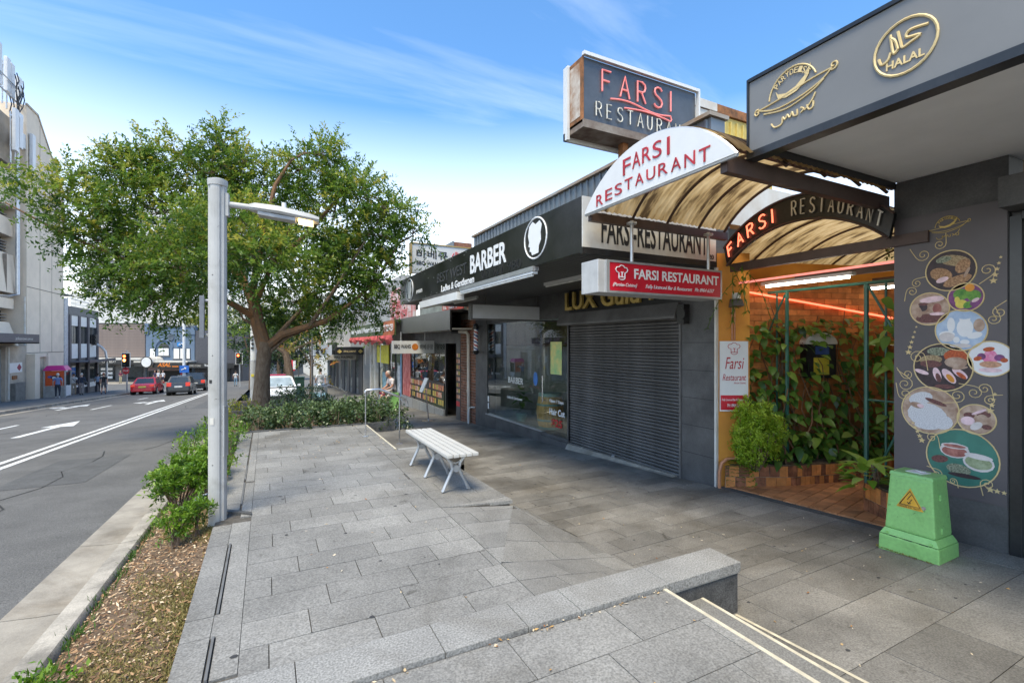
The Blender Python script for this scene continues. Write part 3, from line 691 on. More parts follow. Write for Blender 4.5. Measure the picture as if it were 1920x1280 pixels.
for i in range(26):
    y, z = rng.uniform(8, 12.9), rng.choice([3.1, 3.69, rng.uniform(3.1, 3.7)]); mb.cyl((XA - .004, y, z), (XA, y, z), .009, n=6)
mb.build("fascia_screws", m_alu, bb)
# window print
frW = Frame((XF + .018, 0, 0), *STREET)
text("window_lettering", "Open 7 Days", frW, -8.98, .72, .55, .085, m_let, bb, bold=.01)
text("window_lettering", "Hair Cut", frW, -8.98, .47, .6, .14, m_let, bb, bold=.015)
text("price_lettering", "$25", frW, -8.90, .2, .42, .19, mat("print_red", (.5, .03, .03), .5), bb, bold=.03)
text("window_lettering", "BARBER", frW, -11.0, 1.02, .8, .15, m_let, bb)
text("window_lettering", "Ladies & Gentlemen", frW, -11.05, .62, .8, .07, m_let, bb)
po = MB(); po.quad(frW(-8.95, 1.35), frW(-8.5, 1.35), frW(-8.5, 2.05), frW(-8.95, 2.05)); po.build("poster", mat("poster_yellow_green", (.75, .62, .22), .6, scale=5, col2=(.25, .5, .22)), bb)
flat("round_sticker", frW, [ell(-9.6, 1.2, .1, .16)], mat("sticker_blue", (.05, .18, .5), .4), bb)
flat("label_strip", frW, [[(-12.28, .2), (-12.2, .2), (-12.2, .36), (-12.28, .36)], [(-12.28, .4), (-12.2, .4), (-12.2, .56), (-12.28, .56)]], m_let, bb)
# upper wall of ribbed sheet
up = MB().box(XF + .02, XF + .3, 4.7, 13.3, 3.72, 5.17).build("upper_wall", m_galv, bb)
MB().box(XF + .3, 12, 4.7, 4.9, 3.72, 4.35).build("end_parapet", m_dirtw, bb)
rb = MB(); rb.hexa([(XF + .018, 0, 3.74), (XF - .01, .012, 3.74), (XF - .01, .045, 3.74), (XF + .018, .057, 3.74)], [(XF + .018, 0, 5.16), (XF - .01, .012, 5.16), (XF - .01, .045, 5.16), (XF + .018, .057, 5.16)])
r0 = rb.build("rib", m_galv, up); y = 4.75; first = True
while y < 13.2:
    if first: r0.location = (0, y, 0); first = False
    else: c = r0.copy(); C.objects.link(c); c.location = (0, y, 0)
    y += .2
MB().box(XF - .05, XF + .34, 4.66, 13.34, 5.175, 5.23).build("capping", mat("weathered_capping", (.36, .35, .32), .6, scale=2, col2=(.3, .2, .12)), bb)
MB().box(XF + .3, 14, 5.0, 13.3, 4.2, 4.3).build("roof", m_galv, bb)

def light_box(name, label, x0, x1, y0, y1, z0, z1, m, faces):
    pass
# long white light boxes under the fascia
t = thing("awning_light", "short white light box under the left half of the black BARBER fascia", "light box", (XA - .03, 9.8, 3.0)); 
MB().box(XA - .06, XA + .10, 8.58, 11.06, 2.84, 2.99).build("casing", m_wht, t, bevel=.006); box("mounting_rail", XA - .02, XA + .03, 8.6, 11.0, 2.995, 3.066, m_blk2, t)
t = thing("awning_light", "long thin white strip light under the BARBER lettering", "strip light", (XA, 7.2, 3.0))
MB().box(XA - .02, XA + .06, 5.72, 8.50, 2.965, 3.0).build("casing", m_wht, t); MB().tube([(XA + .0, 5.75, 2.945), (XA + .0, 8.5, 2.945)], .016).build("tube", mat("lamp_tube_off", (.8, .8, .76), .3), t, smooth=True); box("mounting_rail", XA - .03, XA + .07, 5.7, 8.52, 3.003, 3.066, m_alu, t)
t = thing("soffit_batten", "white tube batten on the soffit in front of the LUX sign", "strip light", (4.4, 6.6, 3.05))
MB().box(4.36, 4.42, 5.9, 7.3, 3.03, 3.082).build("casing", m_wht, t); MB().tube([(4.39, 5.93, 3.015), (4.39, 7.27, 3.015)], .014).build("tube", MATS["lamp_tube_off"], t, smooth=True)
t = thing("soffit_batten", "white tube batten on the soffit above the blank white sign", "strip light", (4.2, 10.6, 3.05))
MB().box(4.16, 4.22, 9.9, 11.4, 3.03, 3.082).build("casing", m_wht, t); MB().tube([(4.19, 9.93, 3.015), (4.19, 11.37, 3.015)], .014).build("tube", MATS["lamp_tube_off"], t, smooth=True)

# ---- hanging signs
t = thing("hanging_sign", "blank white rectangular light box hanging under the barber awning", "sign", (4.85, 9.5, 2.7))
MB().box(3.86, 5.88, 9.44, 9.62, 2.52, 2.87).build("casing", m_blk2, t); box("blank_face", 3.89, 5.85, 9.43, 9.439, 2.55, 2.84, mat("blank_acrylic", (.60, .61, .63), .35, var=.03), t)
for x in (4.2, 5.5): box("hanger", x, x + .03, 9.5, 9.53, 2.872, 3.08, m_blk2, t)
t = thing("hanging_sign", "red FARSI RESTAURANT light box with chef hat hung on two poles", "sign", (4.2, 4.2, 2.75))
MB().box(3.2, 5.12, 4.21, 4.52, 2.565, 2.925).build("casing", mat("sign_casing", (.62, .62, .62), .4, metal=.3, var=.06), t, bevel=.008)
box("red_face", 3.345, 5.095, 4.196, 4.208, 2.59, 2.90, m_red, t)
MB().box(3.3, 5.12, 4.19, 4.209, 2.565, 2.588).box(3.3, 5.12, 4.19, 4.209, 2.902, 2.925).box(3.3, 3.343, 4.19, 4.209, 2.588, 2.902).box(5.097, 5.12, 4.19, 4.209, 2.588, 2.902).build("frame", m_alu, t)
frS = Frame((0, 4.196, 0), *CROSS)
text("lettering", "FARSI RESTAURANT", frS, 3.69, 2.735, 1.37, .115, m_let, t, bold=.022)
text("lettering", "Fully Licenced Bar & Restaurant   Ph: 8964 6337", frS, 3.86, 2.625, 1.12, .058, m_let, t, shear=.35)
text("lettering", "(Persian Cuisine)", frS, 3.39, 2.63, .34, .05, m_let, t, shear=.35)
hat = [[(3.47, 2.73), (3.47, 2.79), (3.44, 2.80), (3.425, 2.825), (3.44, 2.85), (3.475, 2.855), (3.50, 2.875), (3.535, 2.87), (3.55, 2.85), (3.58, 2.85), (3.595, 2.825), (3.58, 2.80), (3.555, 2.79), (3.555, 2.73)], [(3.47, 2.745), (3.555, 2.745)], [(3.515, 2.745), (3.515, 2.80)], [(3.555, 2.73), (3.53, 2.715), (3.495, 2.715), (3.47, 2.73)], [(3.5, 2.8), (3.515, 2.79), (3.53, 2.8)]]
strokes("chef_hat", frS, hat, .0065, m_let, t)
for x in (3.8, 5.07): MB().cyl((x, 4.36, 2.92), (x, 4.36, 3.44), .02).cyl((x, 4.36, 3.40), (x, 4.36, 3.42), .06, n=14).build("hanging_pole", m_alu, t, smooth=True)

# pylon sign over the roof
t = thing("rooftop_sign", "grey double sided neon FARSI RESTAURANT box with rusty end above the arch", "sign", (4.7, 5.4, 4.8))
MB().box(3.73, 5.78, 5.23, 5.54, 4.97, 5.80).build("cabinet", mat("sign_cabinet_grey", (.25, .26, .27), .5, var=.1), t)
MB().box(3.70, 5.80, 5.16, 5.215, 5.80, 5.845).box(3.70, 5.80, 5.55, 5.60, 5.80, 5.845).box(3.66, 3.70, 5.50, 5.60, 4.80, 5.80).box(5.80, 5.83, 5.16, 5.22, 4.9, 5.845).box(3.66, 5.8, 5.56, 5.60, 4.80, 4.9).build("white_frame", m_wht, t)
MB().box(3.705, 3.728, 5.21, 5.54, 4.93, 5.80).build("rusty_end", m_rust, t)
MB().box(3.7, 3.704, 5.26, 5.49, 5.02, 5.74).build("peeling_panel", m_rustw, t)
MB().box(3.705, 5.80, 5.19, 5.58, 4.86, 4.966).build("rusty_base", mat("rusty_base_mat", (.3, .26, .22), .8, scale=4, col2=(.1, .05, .03)), t)
for x in (4.5, 5.5): box("support", x, x + .1, 5.35, 5.45, 4.2, 4.86, m_rust, t)
box("glass_face", 3.735, 5.785, 5.218, 5.228, 4.975, 5.795, mat("dusty_sign_face", (.085, .095, .11), .25, var=.15, scale=1.5), t)
frN = Frame((0, 5.216, 0), *CROSS)
m_np = mat("neon_tube_pink", (.75, .27, .25), .35, var=.03, emit=(1, .2, .18), estr=.12)
m_nw = mat("neon_tube_white", (.78, .74, .64), .35, var=.03)
def neon(name, s, fr, x0, y0, x1, y1, h, r, m, parent, cw=.62, path=None):
    n = len(s); lines = []
    for i, ch in enumerate(s):
        for ln in NEON.get(ch, []):
            out = []
            for a, b in ln:
                t_ = (i + a * cw / .62 * .78) / n
                if path: out.append(path(t_, b))
                else: out.append((x0 + (x1 - x0) * t_, y0 + (y1 - y0) * t_ + b * h))
            lines.append(out)
    return strokes(name, fr, lines, r, m, parent, lift=.02, n=6)
neon("neon_letters", "FARSI", frN, 4.02, 5.40, 5.56, 5.40, .29, .013, m_np, t)
neon("neon_letters", "RESTAURANT", frN, 3.92, 5.05, 5.72, 5.05, .19, .009, m_nw, t)
sw = [(4.16 + 1.1 * i / 16, 5.33 + .03 * math.sin(i / 16 * math.pi * 2.0)) for i in range(17)]
sw += [(5.28, 5.28), (5.26, 5.25)] + [(5.2 - .8 * i / 10, 5.26 + .03 * math.sin(i / 10 * math.pi)) for i in range(11)]
strokes("neon_swirl", frN, [sw], .011, m_np, t, lift=.02)

# yellow rusty roof box beside it
t = thing("roof_box", "yellow ribbed roof box with rusty top edge behind the neon sign", "roof box", (6.9, 6, 4.3))
MB().box(6.05, 7.9, 5.42, 6.6, 4.2, 5.72).build("body", mat("yellow_sheet", (.62, .47, .13), .6, var=.08), t)
rbm = MB().box(0, .035, 5.395, 5.418, 4.25, 5.66); a0 = rbm.build("rib", MATS["yellow_sheet"], t); b0 = Vector(a0.location)
for i in range(9):
    o = a0 if i == 0 else a0.copy()
    if i: C.objects.link(o)
    o.location = b0 + Vector((6.5 + i * .15, 0, 0))
MB().box(6.0, 8, 5.38, 6.65, 5.73, 5.87).build("rusty_edge", m_rust, t)
MB().box(5.98, 6.42, 5.385, 5.41, 4.25, 5.72).box(5.96, 6.44, 5.36, 5.378, 5.73, 5.86).build("white_panel", m_dirtw, t)

# ---- entrance arch
m_poly = bpy.data.materials.new("weathered_fibreglass"); m_poly.use_nodes = True
n_, l_ = m_poly.node_tree.nodes, m_poly.node_tree.links
bs = n_['Principled BSDF']; bs.inputs['Roughness'].default_value = .5
tcn = n_.new("ShaderNodeTexCoord"); mpn = n_.new("ShaderNodeMapping"); mpn.inputs['Scale'].default_value = (3.2, .75, .75); l_.new(tcn.outputs['Object'], mpn.inputs[0])
nz = n_.new("ShaderNodeTexNoise"); nz.inputs['Scale'].default_value = 2.6; nz.inputs['Detail'].default_value = 7; nz.inputs['Roughness'].default_value = .6; l_.new(mpn.outputs[0], nz.inputs['Vector'])
rp = n_.new("ShaderNodeValToRGB"); l_.new(nz.outputs['Fac'], rp.inputs[0])
e = rp.color_ramp.elements; e[0].position = .37; e[0].color = (.10, .062, .03, 1); e[1].position = .68; e[1].color = (.62, .46, .25, 1); e.new(.48).color = (.40, .27, .12, 1)
l_.new(rp.outputs[0], bs.inputs['Base Color'])
tr = n_.new("ShaderNodeBsdfTranslucent"); l_.new(rp.outputs[0], tr.inputs[0]); mxs = n_.new("ShaderNodeMixShader"); mxs.inputs[0].default_value = .78
l_.new(bs.outputs[0], mxs.inputs[1]); l_.new(tr.outputs[0], mxs.inputs[2]); l_.new(mxs.outputs[0], n_['Material Output'].inputs[0])
YC, HS = 3.5, 0.955
def vault(x, t, z0=3.48, rise=.47, hs=HS, yc=YC):
    """circular arc, t from -1 (left, +Y) to 1"""
    Rr = (hs * hs + rise * rise) / (2 * rise); a = math.asin(hs / Rr) * t
    return (x, yc - Rr * math.sin(a), z0 - (Rr - rise) + Rr * math.cos(a))
ar = thing("entrance_canopy", "brown framed arched fibreglass canopy over the restaurant entrance", "canopy", (4.4, YC, 3.4))
def sheet(name, x0, x1, z0, rise, parent, hs=HS, wav=.012, nn=64):
    mb = MB(); nx_ = int((x1 - x0) / .019); nn = 28
    for i in range(nn + 1):
        for k in range(nx_ + 1):
            p = Vector(vault(x0 + (x1 - x0) * k / nx_, -1 + 2 * i / nn, z0, rise, hs)); p.z += .007 * math.sin(k * math.pi / 2); mb.v.append(tuple(p))
    w_ = nx_ + 1
    mb.f = [(i * w_ + k, i * w_ + k + 1, (i + 1) * w_ + k + 1, (i + 1) * w_ + k) for i in range(nn) for k in range(nx_)]
    return mb.build(name, m_poly, parent, smooth=True)
sheet("fibreglass_sheet", 3.30, 5.52, 3.53, .47, ar)
for x in (3.9, 4.45, 5.0, 5.48):
    MB().tube([vault(x, -1 + i / 12, 3.50, .47) for i in range(25)], .018, 6).build("arched_rib", m_brown, ar, smooth=True)
box("side_beam", 3.28, 5.54, 4.44, 4.50, 3.40, 3.50, m_brown, ar)
box("side_beam", 3.28, 5.72, 2.635, 2.70, 3.38, 3.52, m_brown, ar)
p = vault(0, .45, 3.48, .47); box("purlin", 3.3, 5.5, p[1] - .03, p[1] + .03, p[2] - .05, p[2] + .01, m_brown, ar)
# white segment sign at the front of the vault
sg = thing("arched_sign", "white half moon FARSI RESTAURANT sign closing the front of the canopy", "sign", (3.26, YC, 3.48))
pts = [vault(3.262, -1 + 2 * i / 28, 3.47, .50, .99) for i in range(29)]
MB().hexa([(p[0], p[1], p[2]) for p in pts], [(p[0] - .045, p[1], p[2]) for p in pts]).build("panel", m_wht, sg)
MB().tube([(3.24, p[1], p[2]) for p in pts], .014, 6).tube([(3.24, pts[0][1], 3.463), (3.24, pts[-1][1], 3.463)], .016, 6).build("rim", m_alu, sg, smooth=True)
frA = Frame((3.217, 0, 0), *STREET)
def arctext(s, yc_, r_, a0, a1, h, m, bold):
    for i, ch in enumerate(s):
        if ch == ' ': continue
        a = R(a0 + (a1 - a0) * i / (len(s) - 1))
        rd = Vector((0, -math.cos(a), -math.sin(a))); ud = Vector((0, -math.sin(a), math.cos(a)))
        fr = Frame((3.217, -(-yc_) + 0, 0), rd, ud)
        o = Vector((3.217, yc_ - r_ * math.sin(a), 0)); o.z = 3.48 - .9 + r_ * math.cos(a) - .2
        fr = Frame(o, rd, ud)
        wd = h * (.3 if ch == 'I' else .78)
        text("lettering", ch, fr, -wd / 2, 0, wd, h, m, sg, bold=.0)
def bowed(s, y0, y1, z0, rise, h, wd):
    n = len(s)
    for i, ch in enumerate(s):
        u = i / (n - 1) * 2 - 1; y = (y0 + y1) / 2 + (y1 - y0) / 2 * u; z = z0 + rise * (1 - u * u); sl = -2 * rise * u / abs((y1 - y0) / 2)
        rd = Vector((0, -1, 0)); ud = Vector((0, 0, 1)); w = wd * (.28 if ch == 'I' else 1)
        text("lettering", ch, Frame((3.217, y, z), rd, ud), -w / 2, 0, w, h * (.94 + .10 * abs(u)), m_crim, sg)
bowed("FARSI", 3.76, 3.20, 3.70, .03, .155, .115)
bowed("RESTAURANT", 4.20, 2.80, 3.50, .045, .115, .115)
# neon band on the line of the shopfronts
nbx = 5.56
na = thing("neon_arch", "black arched band with red and white neon FARSI RESTAURANT letters", "sign", (nbx, YC, 3.2))
mb = MB(); kk = 30
for i in range(kk + 1):
    t_ = -1 + 2 * i / kk
    po_, pi_ = vault(nbx, t_, 3.30, .45, 1.0, 3.52), vault(nbx, t_, 3.06, .39, .95, 3.52)
    for x in (nbx, nbx + .05): mb.v += [(x, po_[1], po_[2]), (x, pi_[1], pi_[2])]
for i in range(kk):
    a = 4 * i; b = a + 4
    mb.f += [(a, a + 1, b + 1, b), (a + 2, b + 2, b + 3, a + 3), (a, b, b + 2, a + 2), (a + 1, a + 3, b + 3, b + 1)]
mb.build("band", m_fasc, na)
MB().tube([vault(nbx - .01, -1 + i / 12, 3.30, .45, 1.0, 3.52) for i in range(25)], .014, 6).build("band_rim", m_brown, na, smooth=True)
MB().tube([vault(nbx - .01, -1 + i / 12, 3.06, .39, .95, 3.52) for i in range(25)], .014, 6).build("band_rim", m_brown, na, smooth=True)
m_nr = mat("neon_tube_red", (.9, .2, .12), .35, var=.02, emit=(1, .16, .08), estr=.9)
def band_path(ta, tb):
    def f(t_, b):
        t2 = ta + (tb - ta) * t_
        lo, hi = vault(0, t2, 3.07, .39, .95, 3.52), vault(0, t2, 3.30, .45, 1.0, 3.52)
        k_ = .2 + .58 * b
        return (-(lo[1] + (hi[1] - lo[1]) * k_), lo[2] + (hi[2] - lo[2]) * k_)
    return f
frNb = Frame((nbx - .005, 0, 0), *STREET)
neon("neon_letters", "FARSI", frNb, 0, 0, 0, 0, 0, .0105, m_nr, na, path=band_path(-.92, -.1))
neon("neon_letters", "RESTAURANT", frNb, 0, 0, 0, 0, 0, .0085, m_nw, na, path=band_path(-.03, .95))
# inner canopy along the passage
ic = thing("passage_canopy", "inner arched fibreglass canopy with brown crossbeams over the passage", "canopy", (8, YC, 3.0))
sheet("fibreglass_sheet", 5.75, 11.5, 3.22, .42, ic, hs=1.15)
for x in (6.3, 7.2, 8.1, 9.0, 10): MB().tube([vault(x, -1 + i / 12, 3.19, .42, 1.14) for i in range(25)], .016, 6).build("arched_rib", m_brown, ic, smooth=True)
for x, z in ((5.68, 2.99), (7.0, 2.93), (8.3, 2.9), (9.6, 2.88)): box("crossbeam", x, x + .07, 2.3, 5.2, z, z + .11, m_brown, ic)
t = thing("neon_strip", "pink neon tube running across the passage under the crossbeam", "neon tube", (5.8, 3.6, 2.85))
MB().tube([(5.80, 4.55, 2.84), (5.80, 2.62, 2.855)], .014, 6).build("tube", mat("neon_tube_salmon", (.8, .3, .27), .35, emit=(1, .25, .2), estr=.35), t, smooth=True)
m_lit = mat("lit_fluorescent", (1, .97, .9), .4, emit=(1, .93, .8), estr=4.5)
for lab, x, y in (("lit fluorescent batten under the first passage crossbeam", 6.35, 3.9), ("lit fluorescent batten deeper in the passage", 8.0, 3.4)):
    t = thing("passage_lamp", lab, "lamp", (x, y, 2.85)); box("casing", x - .05, x + .05, y - .6, y + .6, 2.84, 2.88, m_wht, t); MB().tube([(x, y - .55, 2.82), (x, y + .55, 2.82)], .016, 6).build("tube", m_lit, t, smooth=True)
# passage
sp, cp_ = -.289, .957
def wallp(s_, off=0.0, z=0.0): return (6.0 + s_ * cp_ + off * sp, 4.75 + s_ * sp - off * cp_, z)   # along the vine wall, off = out of the wall
def pierp(s_, off=0.0, z=0.0): return (5.52 + s_ * .89 - off * .455, 4.60 - s_ * .455 - off * .89, z)   # along the angled face of the orange pier
m_or = mat("orange_render", (.72, .32, .05), .8, var=.12, scale=2.5, col2=(.58, .23, .04), bump=.2)
m_ob = mat("orange_brick", (.56, .20, .055), .85, var=.15, scale=6, rnd=.3)
m_obm = mat("orange_brick_joint", (.36, .16, .06), .95)
pw_ = thing("passage_wall", "orange rendered and brick side wall of the entrance passage", "wall", (7, 5, 0))
MB().hexa([wallp(-.3, 0, -.3), wallp(2.9, 0, -.3), wallp(2.9, -.2, -.3), wallp(-.3, -.2, -.3)], [wallp(-.3, 0, 3.2), wallp(2.9, 0, 3.2), wallp(2.9, -.2, 3.2), wallp(-.3, -.2, 3.2)]).build("render", m_or, pw_)
op = thing("orange_pier", "orange rendered pier at the left corner of the entrance", "pier", (5.7, 4.6, 0)); MB().prism([pierp(0, 0, -.3), pierp(.45, 0, -.3), (6.12, 4.66, -.3), (6.0, 4.95, -.3), (5.79, 4.9, -.3)], (0, 0, 3.55)).build("render", m_or, op)
MB().hexa([wallp(.0, .002, .3), wallp(2.85, .002, .3), wallp(2.85, .012, .3), wallp(.0, .012, .3)], [wallp(.0, .002, 2.9), wallp(2.85, .002, 2.9), wallp(2.85, .012, 2.9), wallp(.0, .012, 2.9)]).build("brick_backing", m_obm, pw_)
bmh = None; cnt = 0
for c_ in range(23):
    for k in range(12):
        if cnt >= 300: break
        s_ = .0 + k * .238 + (c_ % 2) * .0; s_ = s_ + (.119 if c_ % 2 and k < 11 else 0); z = .96 + c_ * .0865
        cnt += 1
        q = MB().hexa([wallp(s_, .01, z), wallp(s_ + .228, .01, z), wallp(s_ + .228, .02, z), wallp(s_, .02, z)], [wallp(s_, .01, z + .076), wallp(s_ + .228, .01, z + .076), wallp(s_ + .228, .02, z + .076), wallp(s_, .02, z + .076)])
        q.build("brick", m_ob, pw_)
t = thing("passage_wall", "dark end wall closing the restaurant passage", "wall", (13, 4, 0)); MB().box(12.8, 13, 2.6, 6, -.3, 3.2).build("render", m_intred, t)
t = thing("neon_strip", "red neon tube fixed along the top of the orange passage wall", "neon tube", (7, 4.9, 2.78))
MB().tube([wallp(-.25, .06, 2.82), wallp(2.7, .06, 2.40)], .014, 6).build("tube", m_nr, t, smooth=True)
for s_ in (.5, 1.4, 2.3): MB().tube([wallp(s_, 0, 2.78 - .142 * s_), wallp(s_, .06, 2.785 - .142 * s_)], .008, 5).build("clip", m_wht, t)
t = thing("wall_pipe", "orange painted copper pipe bending out at the foot of the passage wall", "pipe", (5.6, 4.55, .3))
MB().tube([pierp(.30, .03, 1.02), pierp(.30, .03, .62), pierp(.28, .05, .50), pierp(.22, .07, .44), pierp(.10, .08, .44), pierp(.03, .08, .38), pierp(.0, .08, .26), pierp(.0, .08, .0)], .022, 8).build("pipe", mat("painted_pipe", (.55, .24, .12), .5), t, smooth=True)
t = thing("wall_pipe", "thin orange conduit rising to the junction box on the passage wall", "pipe", (5.7, 4.6, 2))
MB().tube([pierp(.20, .02, 2.05), pierp(.20, .02, 2.5)], .012, 8).tube([pierp(.235, .02, 2.05), pierp(.235, .02, 2.5)], .010, 8).build("pipe", MATS["painted_pipe"], t, smooth=True)
t = thing("flood_light", "small black flood lamp at the top of the passage wall", "lamp", (5.75, 4.5, 2.55))
MB().hexa([pierp(.15, .02, 2.5), pierp(.31, .02, 2.5), pierp(.31, .14, 2.52), pierp(.15, .14, 2.52)], [pierp(.17, .02, 2.62), pierp(.29, .02, 2.62), pierp(.29, .12, 2.61), pierp(.17, .12, 2.61)]).build("housing", m_blk2, t)
box("bracket", 5.70, 5.74, 4.40, 4.50, 2.62, 2.7, m_wht, t)
# small white wall sign
t = thing("wall_sign", "white Farsi Restaurant board with red foot on the orange wall", "sign", (5.9, 4.6, 1.5))
frQ = Frame(pierp(.03, .012, 0), (.89, -.455, 0), (0, 0, 1))
def fbox(name, fr, a0, a1, b0, b1, d0, d1, m, parent):
    return MB().hexa([fr(a0, b0, d0), fr(a1, b0, d0), fr(a1, b0, d1), fr(a0, b0, d1)], [fr(a0, b1, d0), fr(a1, b1, d0), fr(a1, b1, d1), fr(a0, b1, d1)]).build(name, m, parent)
fbox("board", frQ, 0, .385, 1.08, 2.04, 0, .018, m_wht, t)
fbox("red_foot", frQ, .008, .377, 1.10, 1.30, .0185, .0205, m_red, t)
text("lettering", "Farsi", frQ, .07, 1.66, .26, .16, m_crim, t, shear=.25, lift=.0186, depth=.002)
text("lettering", "Restaurant", frQ, .035, 1.50, .32, .09, m_crim, t, shear=.25, lift=.0186, depth=.002)
text("lettering", "(Persian Cuisine)", frQ, .19, 1.45, .16, .03, m_crim, t, shear=.25, lift=.0186, depth=.002)
text("lettering", "Fully Licenced Bar & Restaurant", frQ, .025, 1.215, .335, .04, m_let, t, lift=.021, depth=.002)
text("lettering", "PH: 8964 6337", frQ, .1, 1.14, .19, .045, m_let, t, lift=.021, depth=.002)
strokes("chef_hat", frQ, [[(a * 1.0 - 3.32, (b - 2.715) * 1.0 + 1.86) for a, b in ln] for ln in hat], .004, m_crim, t, lift=.02)
# notice box deep on the wall
t = thing("notice_box", "black notice box with yellow card among the vines", "notice box", wallp(1.36, .1, 1.6))
fb = Frame(wallp(1.12, .02, 0), (cp_, sp, 0), (0, 0, 1))
fbox("case", fb, 0, .5, 1.5, 2.0, 0, .12, m_fasc, t); fbox("yellow_card", fb, .12, .38, 1.55, 1.80, .121, .125, mat("yellow_card", (.62, .5, .05), .5), t)
fbox("blue_badge", fb, .15, .38, 1.85, 1.97, .121, .126, mat("badge_blue", (.05, .1, .3), .5), t); MB().prism([tuple(fb(a, b, 0)) for a, b in ell(.25, 2.0, .27, .17, 14, 0, 180)], fb.n * .13).build("hood", m_dirtw, t)
# terracotta floor
m_ter = mat("terracotta_tile", (.52, .22, .09), .6, var=.14, scale=5, rnd=.22)
tf = thing("terracotta_floor", "terracotta tiled floor of the entrance passage", "floor", (6.5, 3.5, .05)); tf["kind"] = "structure"
zt = lambda x, y: zp(5.55, min(y, 4.6)) + .004
MB().prism([(5.605, 2.6, -.3), (12.8, 2.6, -.3), (12.8, 4.6, -.3), (5.605, 4.57, -.3)], (0, 0, .34)).build("bed", mat("tile_grout", (.36, .3, .24), .9), tf)
lay(paver_cells([(5.605, 2.61), (9.6, 2.61), (9.6, 5.6), (5.605, 4.56)], .155, .155, 5.6, 2.6, 1, gap=.004, rot=R(12)), lambda x, y: zt(x, y) + .012, m_ter, tf, 300, thick=.03)
# brick planters
m_qo = mat("quarry_tile_orange", (.66, .26, .075), .55, var=.12, scale=9, rnd=.18); m_qb = mat("quarry_tile_brown", (.30, .12, .06), .5, var=.25, scale=10, rnd=.25)
def tiled_planter(label, poly, zt0, h, faces, loc, soil=True):
    t = thing("brick_planter", label, "planter", loc)
    cx_, cy_ = sum(p[0] for p in poly) / len(poly), sum(p[1] for p in poly) / len(poly)
    MB().prism([(x, y, -.3) for x, y in poly], (0, 0, zt0 + h - .02 + .3)).build("core", mat("planter_grout", (.42, .36, .28), .9), t)
    MB().prism([(cx_ + (x - cx_) * .94, cy_ + (y - cy_) * .94, zt0 + h - .021) for x, y in poly], (0, 0, .03)).build("soil", m_mulch, t)
    cx, cy = sum(p[0] for p in poly) / len(poly), sum(p[1] for p in poly) / len(poly)
    rng = random.Random(len(poly))
    for (p, q, tw) in faces:
        p, q = Vector(p), Vector(q); L = (q - p).length; d = (q - p) / L; nrm = Vector((d.y, -d.x))
        if nrm.dot(Vector((cx, cy)) - p) > 0: nrm = -nrm
        k = max(1, round(L / tw)); w = L / k
        rows = 2
        for r_ in range(rows):
            for i in range(-1 if r_ else 0, k + 1):
                a0, a1 = i * w + (w * .5 if r_ == 0 else 0) - (w * .5 if r_ == 0 else 0) + .004 + (.35 * w if r_ else 0), 0
                a1 = a0 + w - .008; a0 = max(a0, 0); a1 = min(a1, L)
                if a1 - a0 < .02: continue
                z0, z1 = zt0 + r_ * h / rows + .004, zt0 + (r_ + 1) * h / rows - .004
                A_, B_ = p + d * a0, p + d * a1
                MB().hexa([(A_.x, A_.y, z0), (B_.x, B_.y, z0), (B_.x + nrm.x * .012, B_.y + nrm.y * .012, z0), (A_.x + nrm.x * .012, A_.y + nrm.y * .012, z0)],
                          [(A_.x, A_.y, z1), (B_.x, B_.y, z1), (B_.x + nrm.x * .012, B_.y + nrm.y * .012, z1), (A_.x + nrm.x * .012, A_.y + nrm.y * .012, z1)]).build("tile", m_qb if rng.random() < (.28 if tw > .12 else .5) else m_qo, t)
    return t
tiled_planter("long orange and brown tiled planter along the left of the passage", [(5.56, 4.50), (6.26, 4.10), (7.9, 3.62), (8.3, 3.9), (8.2, 4.1), (6.05, 4.72), (5.62, 4.55)], .05, .30, [((5.56, 4.50), (6.26, 4.10), .145), ((6.26, 4.10), (7.9, 3.62), .075)], (6.5, 4.3, .05))
tiled_planter("small tiled planter at the right corner of the passage", [(5.80, 2.66), (6.02, 3.02), (6.8, 3.02), (6.8, 2.62)], .10, .34, [((6.02, 3.02), (5.80, 2.66), .085)], (6.3, 2.8, .1))
# green gate
m_gg = mat("green_gate_paint", (.035, .13, .095), .4, var=.12, scale=8)
gt = thing("metal_gate", "green steel gate with curved bars standing in the passage", "gate", (6.56, 3.6, .05))
GX = 6.56
def bar(name, pts, r, m=m_gg, par=gt): return MB().tube(pts, r, 6).build(name, m, par, smooth=True)
bar("top_rail", [(GX, 4.80, 2.75), (GX, 2.66, 2.75)], .02)
for y in (4.28, 3.27): bar("post", [(GX, y, .08), (GX, y, 2.74)], .026)
for y in (4.76, 4.6, 4.43, 3.06, 2.92, 2.78): bar("bar", [(GX, y, .45 if y > 4 else .1), (GX, y, 2.74)], .014)
bar("mid_rail", [(GX, 4.8, 1.32), (GX, 4.28, 1.32)], .012); bar("mid_rail", [(GX, 3.27, 1.32), (GX, 2.7, 1.32)], .012)
bar("bottom_rail", [(GX, 4.8, .42), (GX, 4.28, .36)], .014)
bar("curved_bar", [(GX - .01, 4.30 + .36 * math.sin(i / 14 * math.pi), .5 + 2.2 * i / 14) for i in range(15)], .014)
bar("curved_bar", [(GX - .01, 3.25 - .40 * math.sin(i / 14 * math.pi), .3 + 2.42 * i / 14) for i in range(15)], .014)
MB().box(GX - .05, GX - .01, 2.84, 2.94, 1.22, 1.33).tube([(GX - .03, 2.86, 1.33), (GX - .03, 2.87, 1.37), (GX - .03, 2.91, 1.37), (GX - .03, 2.92, 1.33)], .006, 6).build("padlock", m_steel, gt)

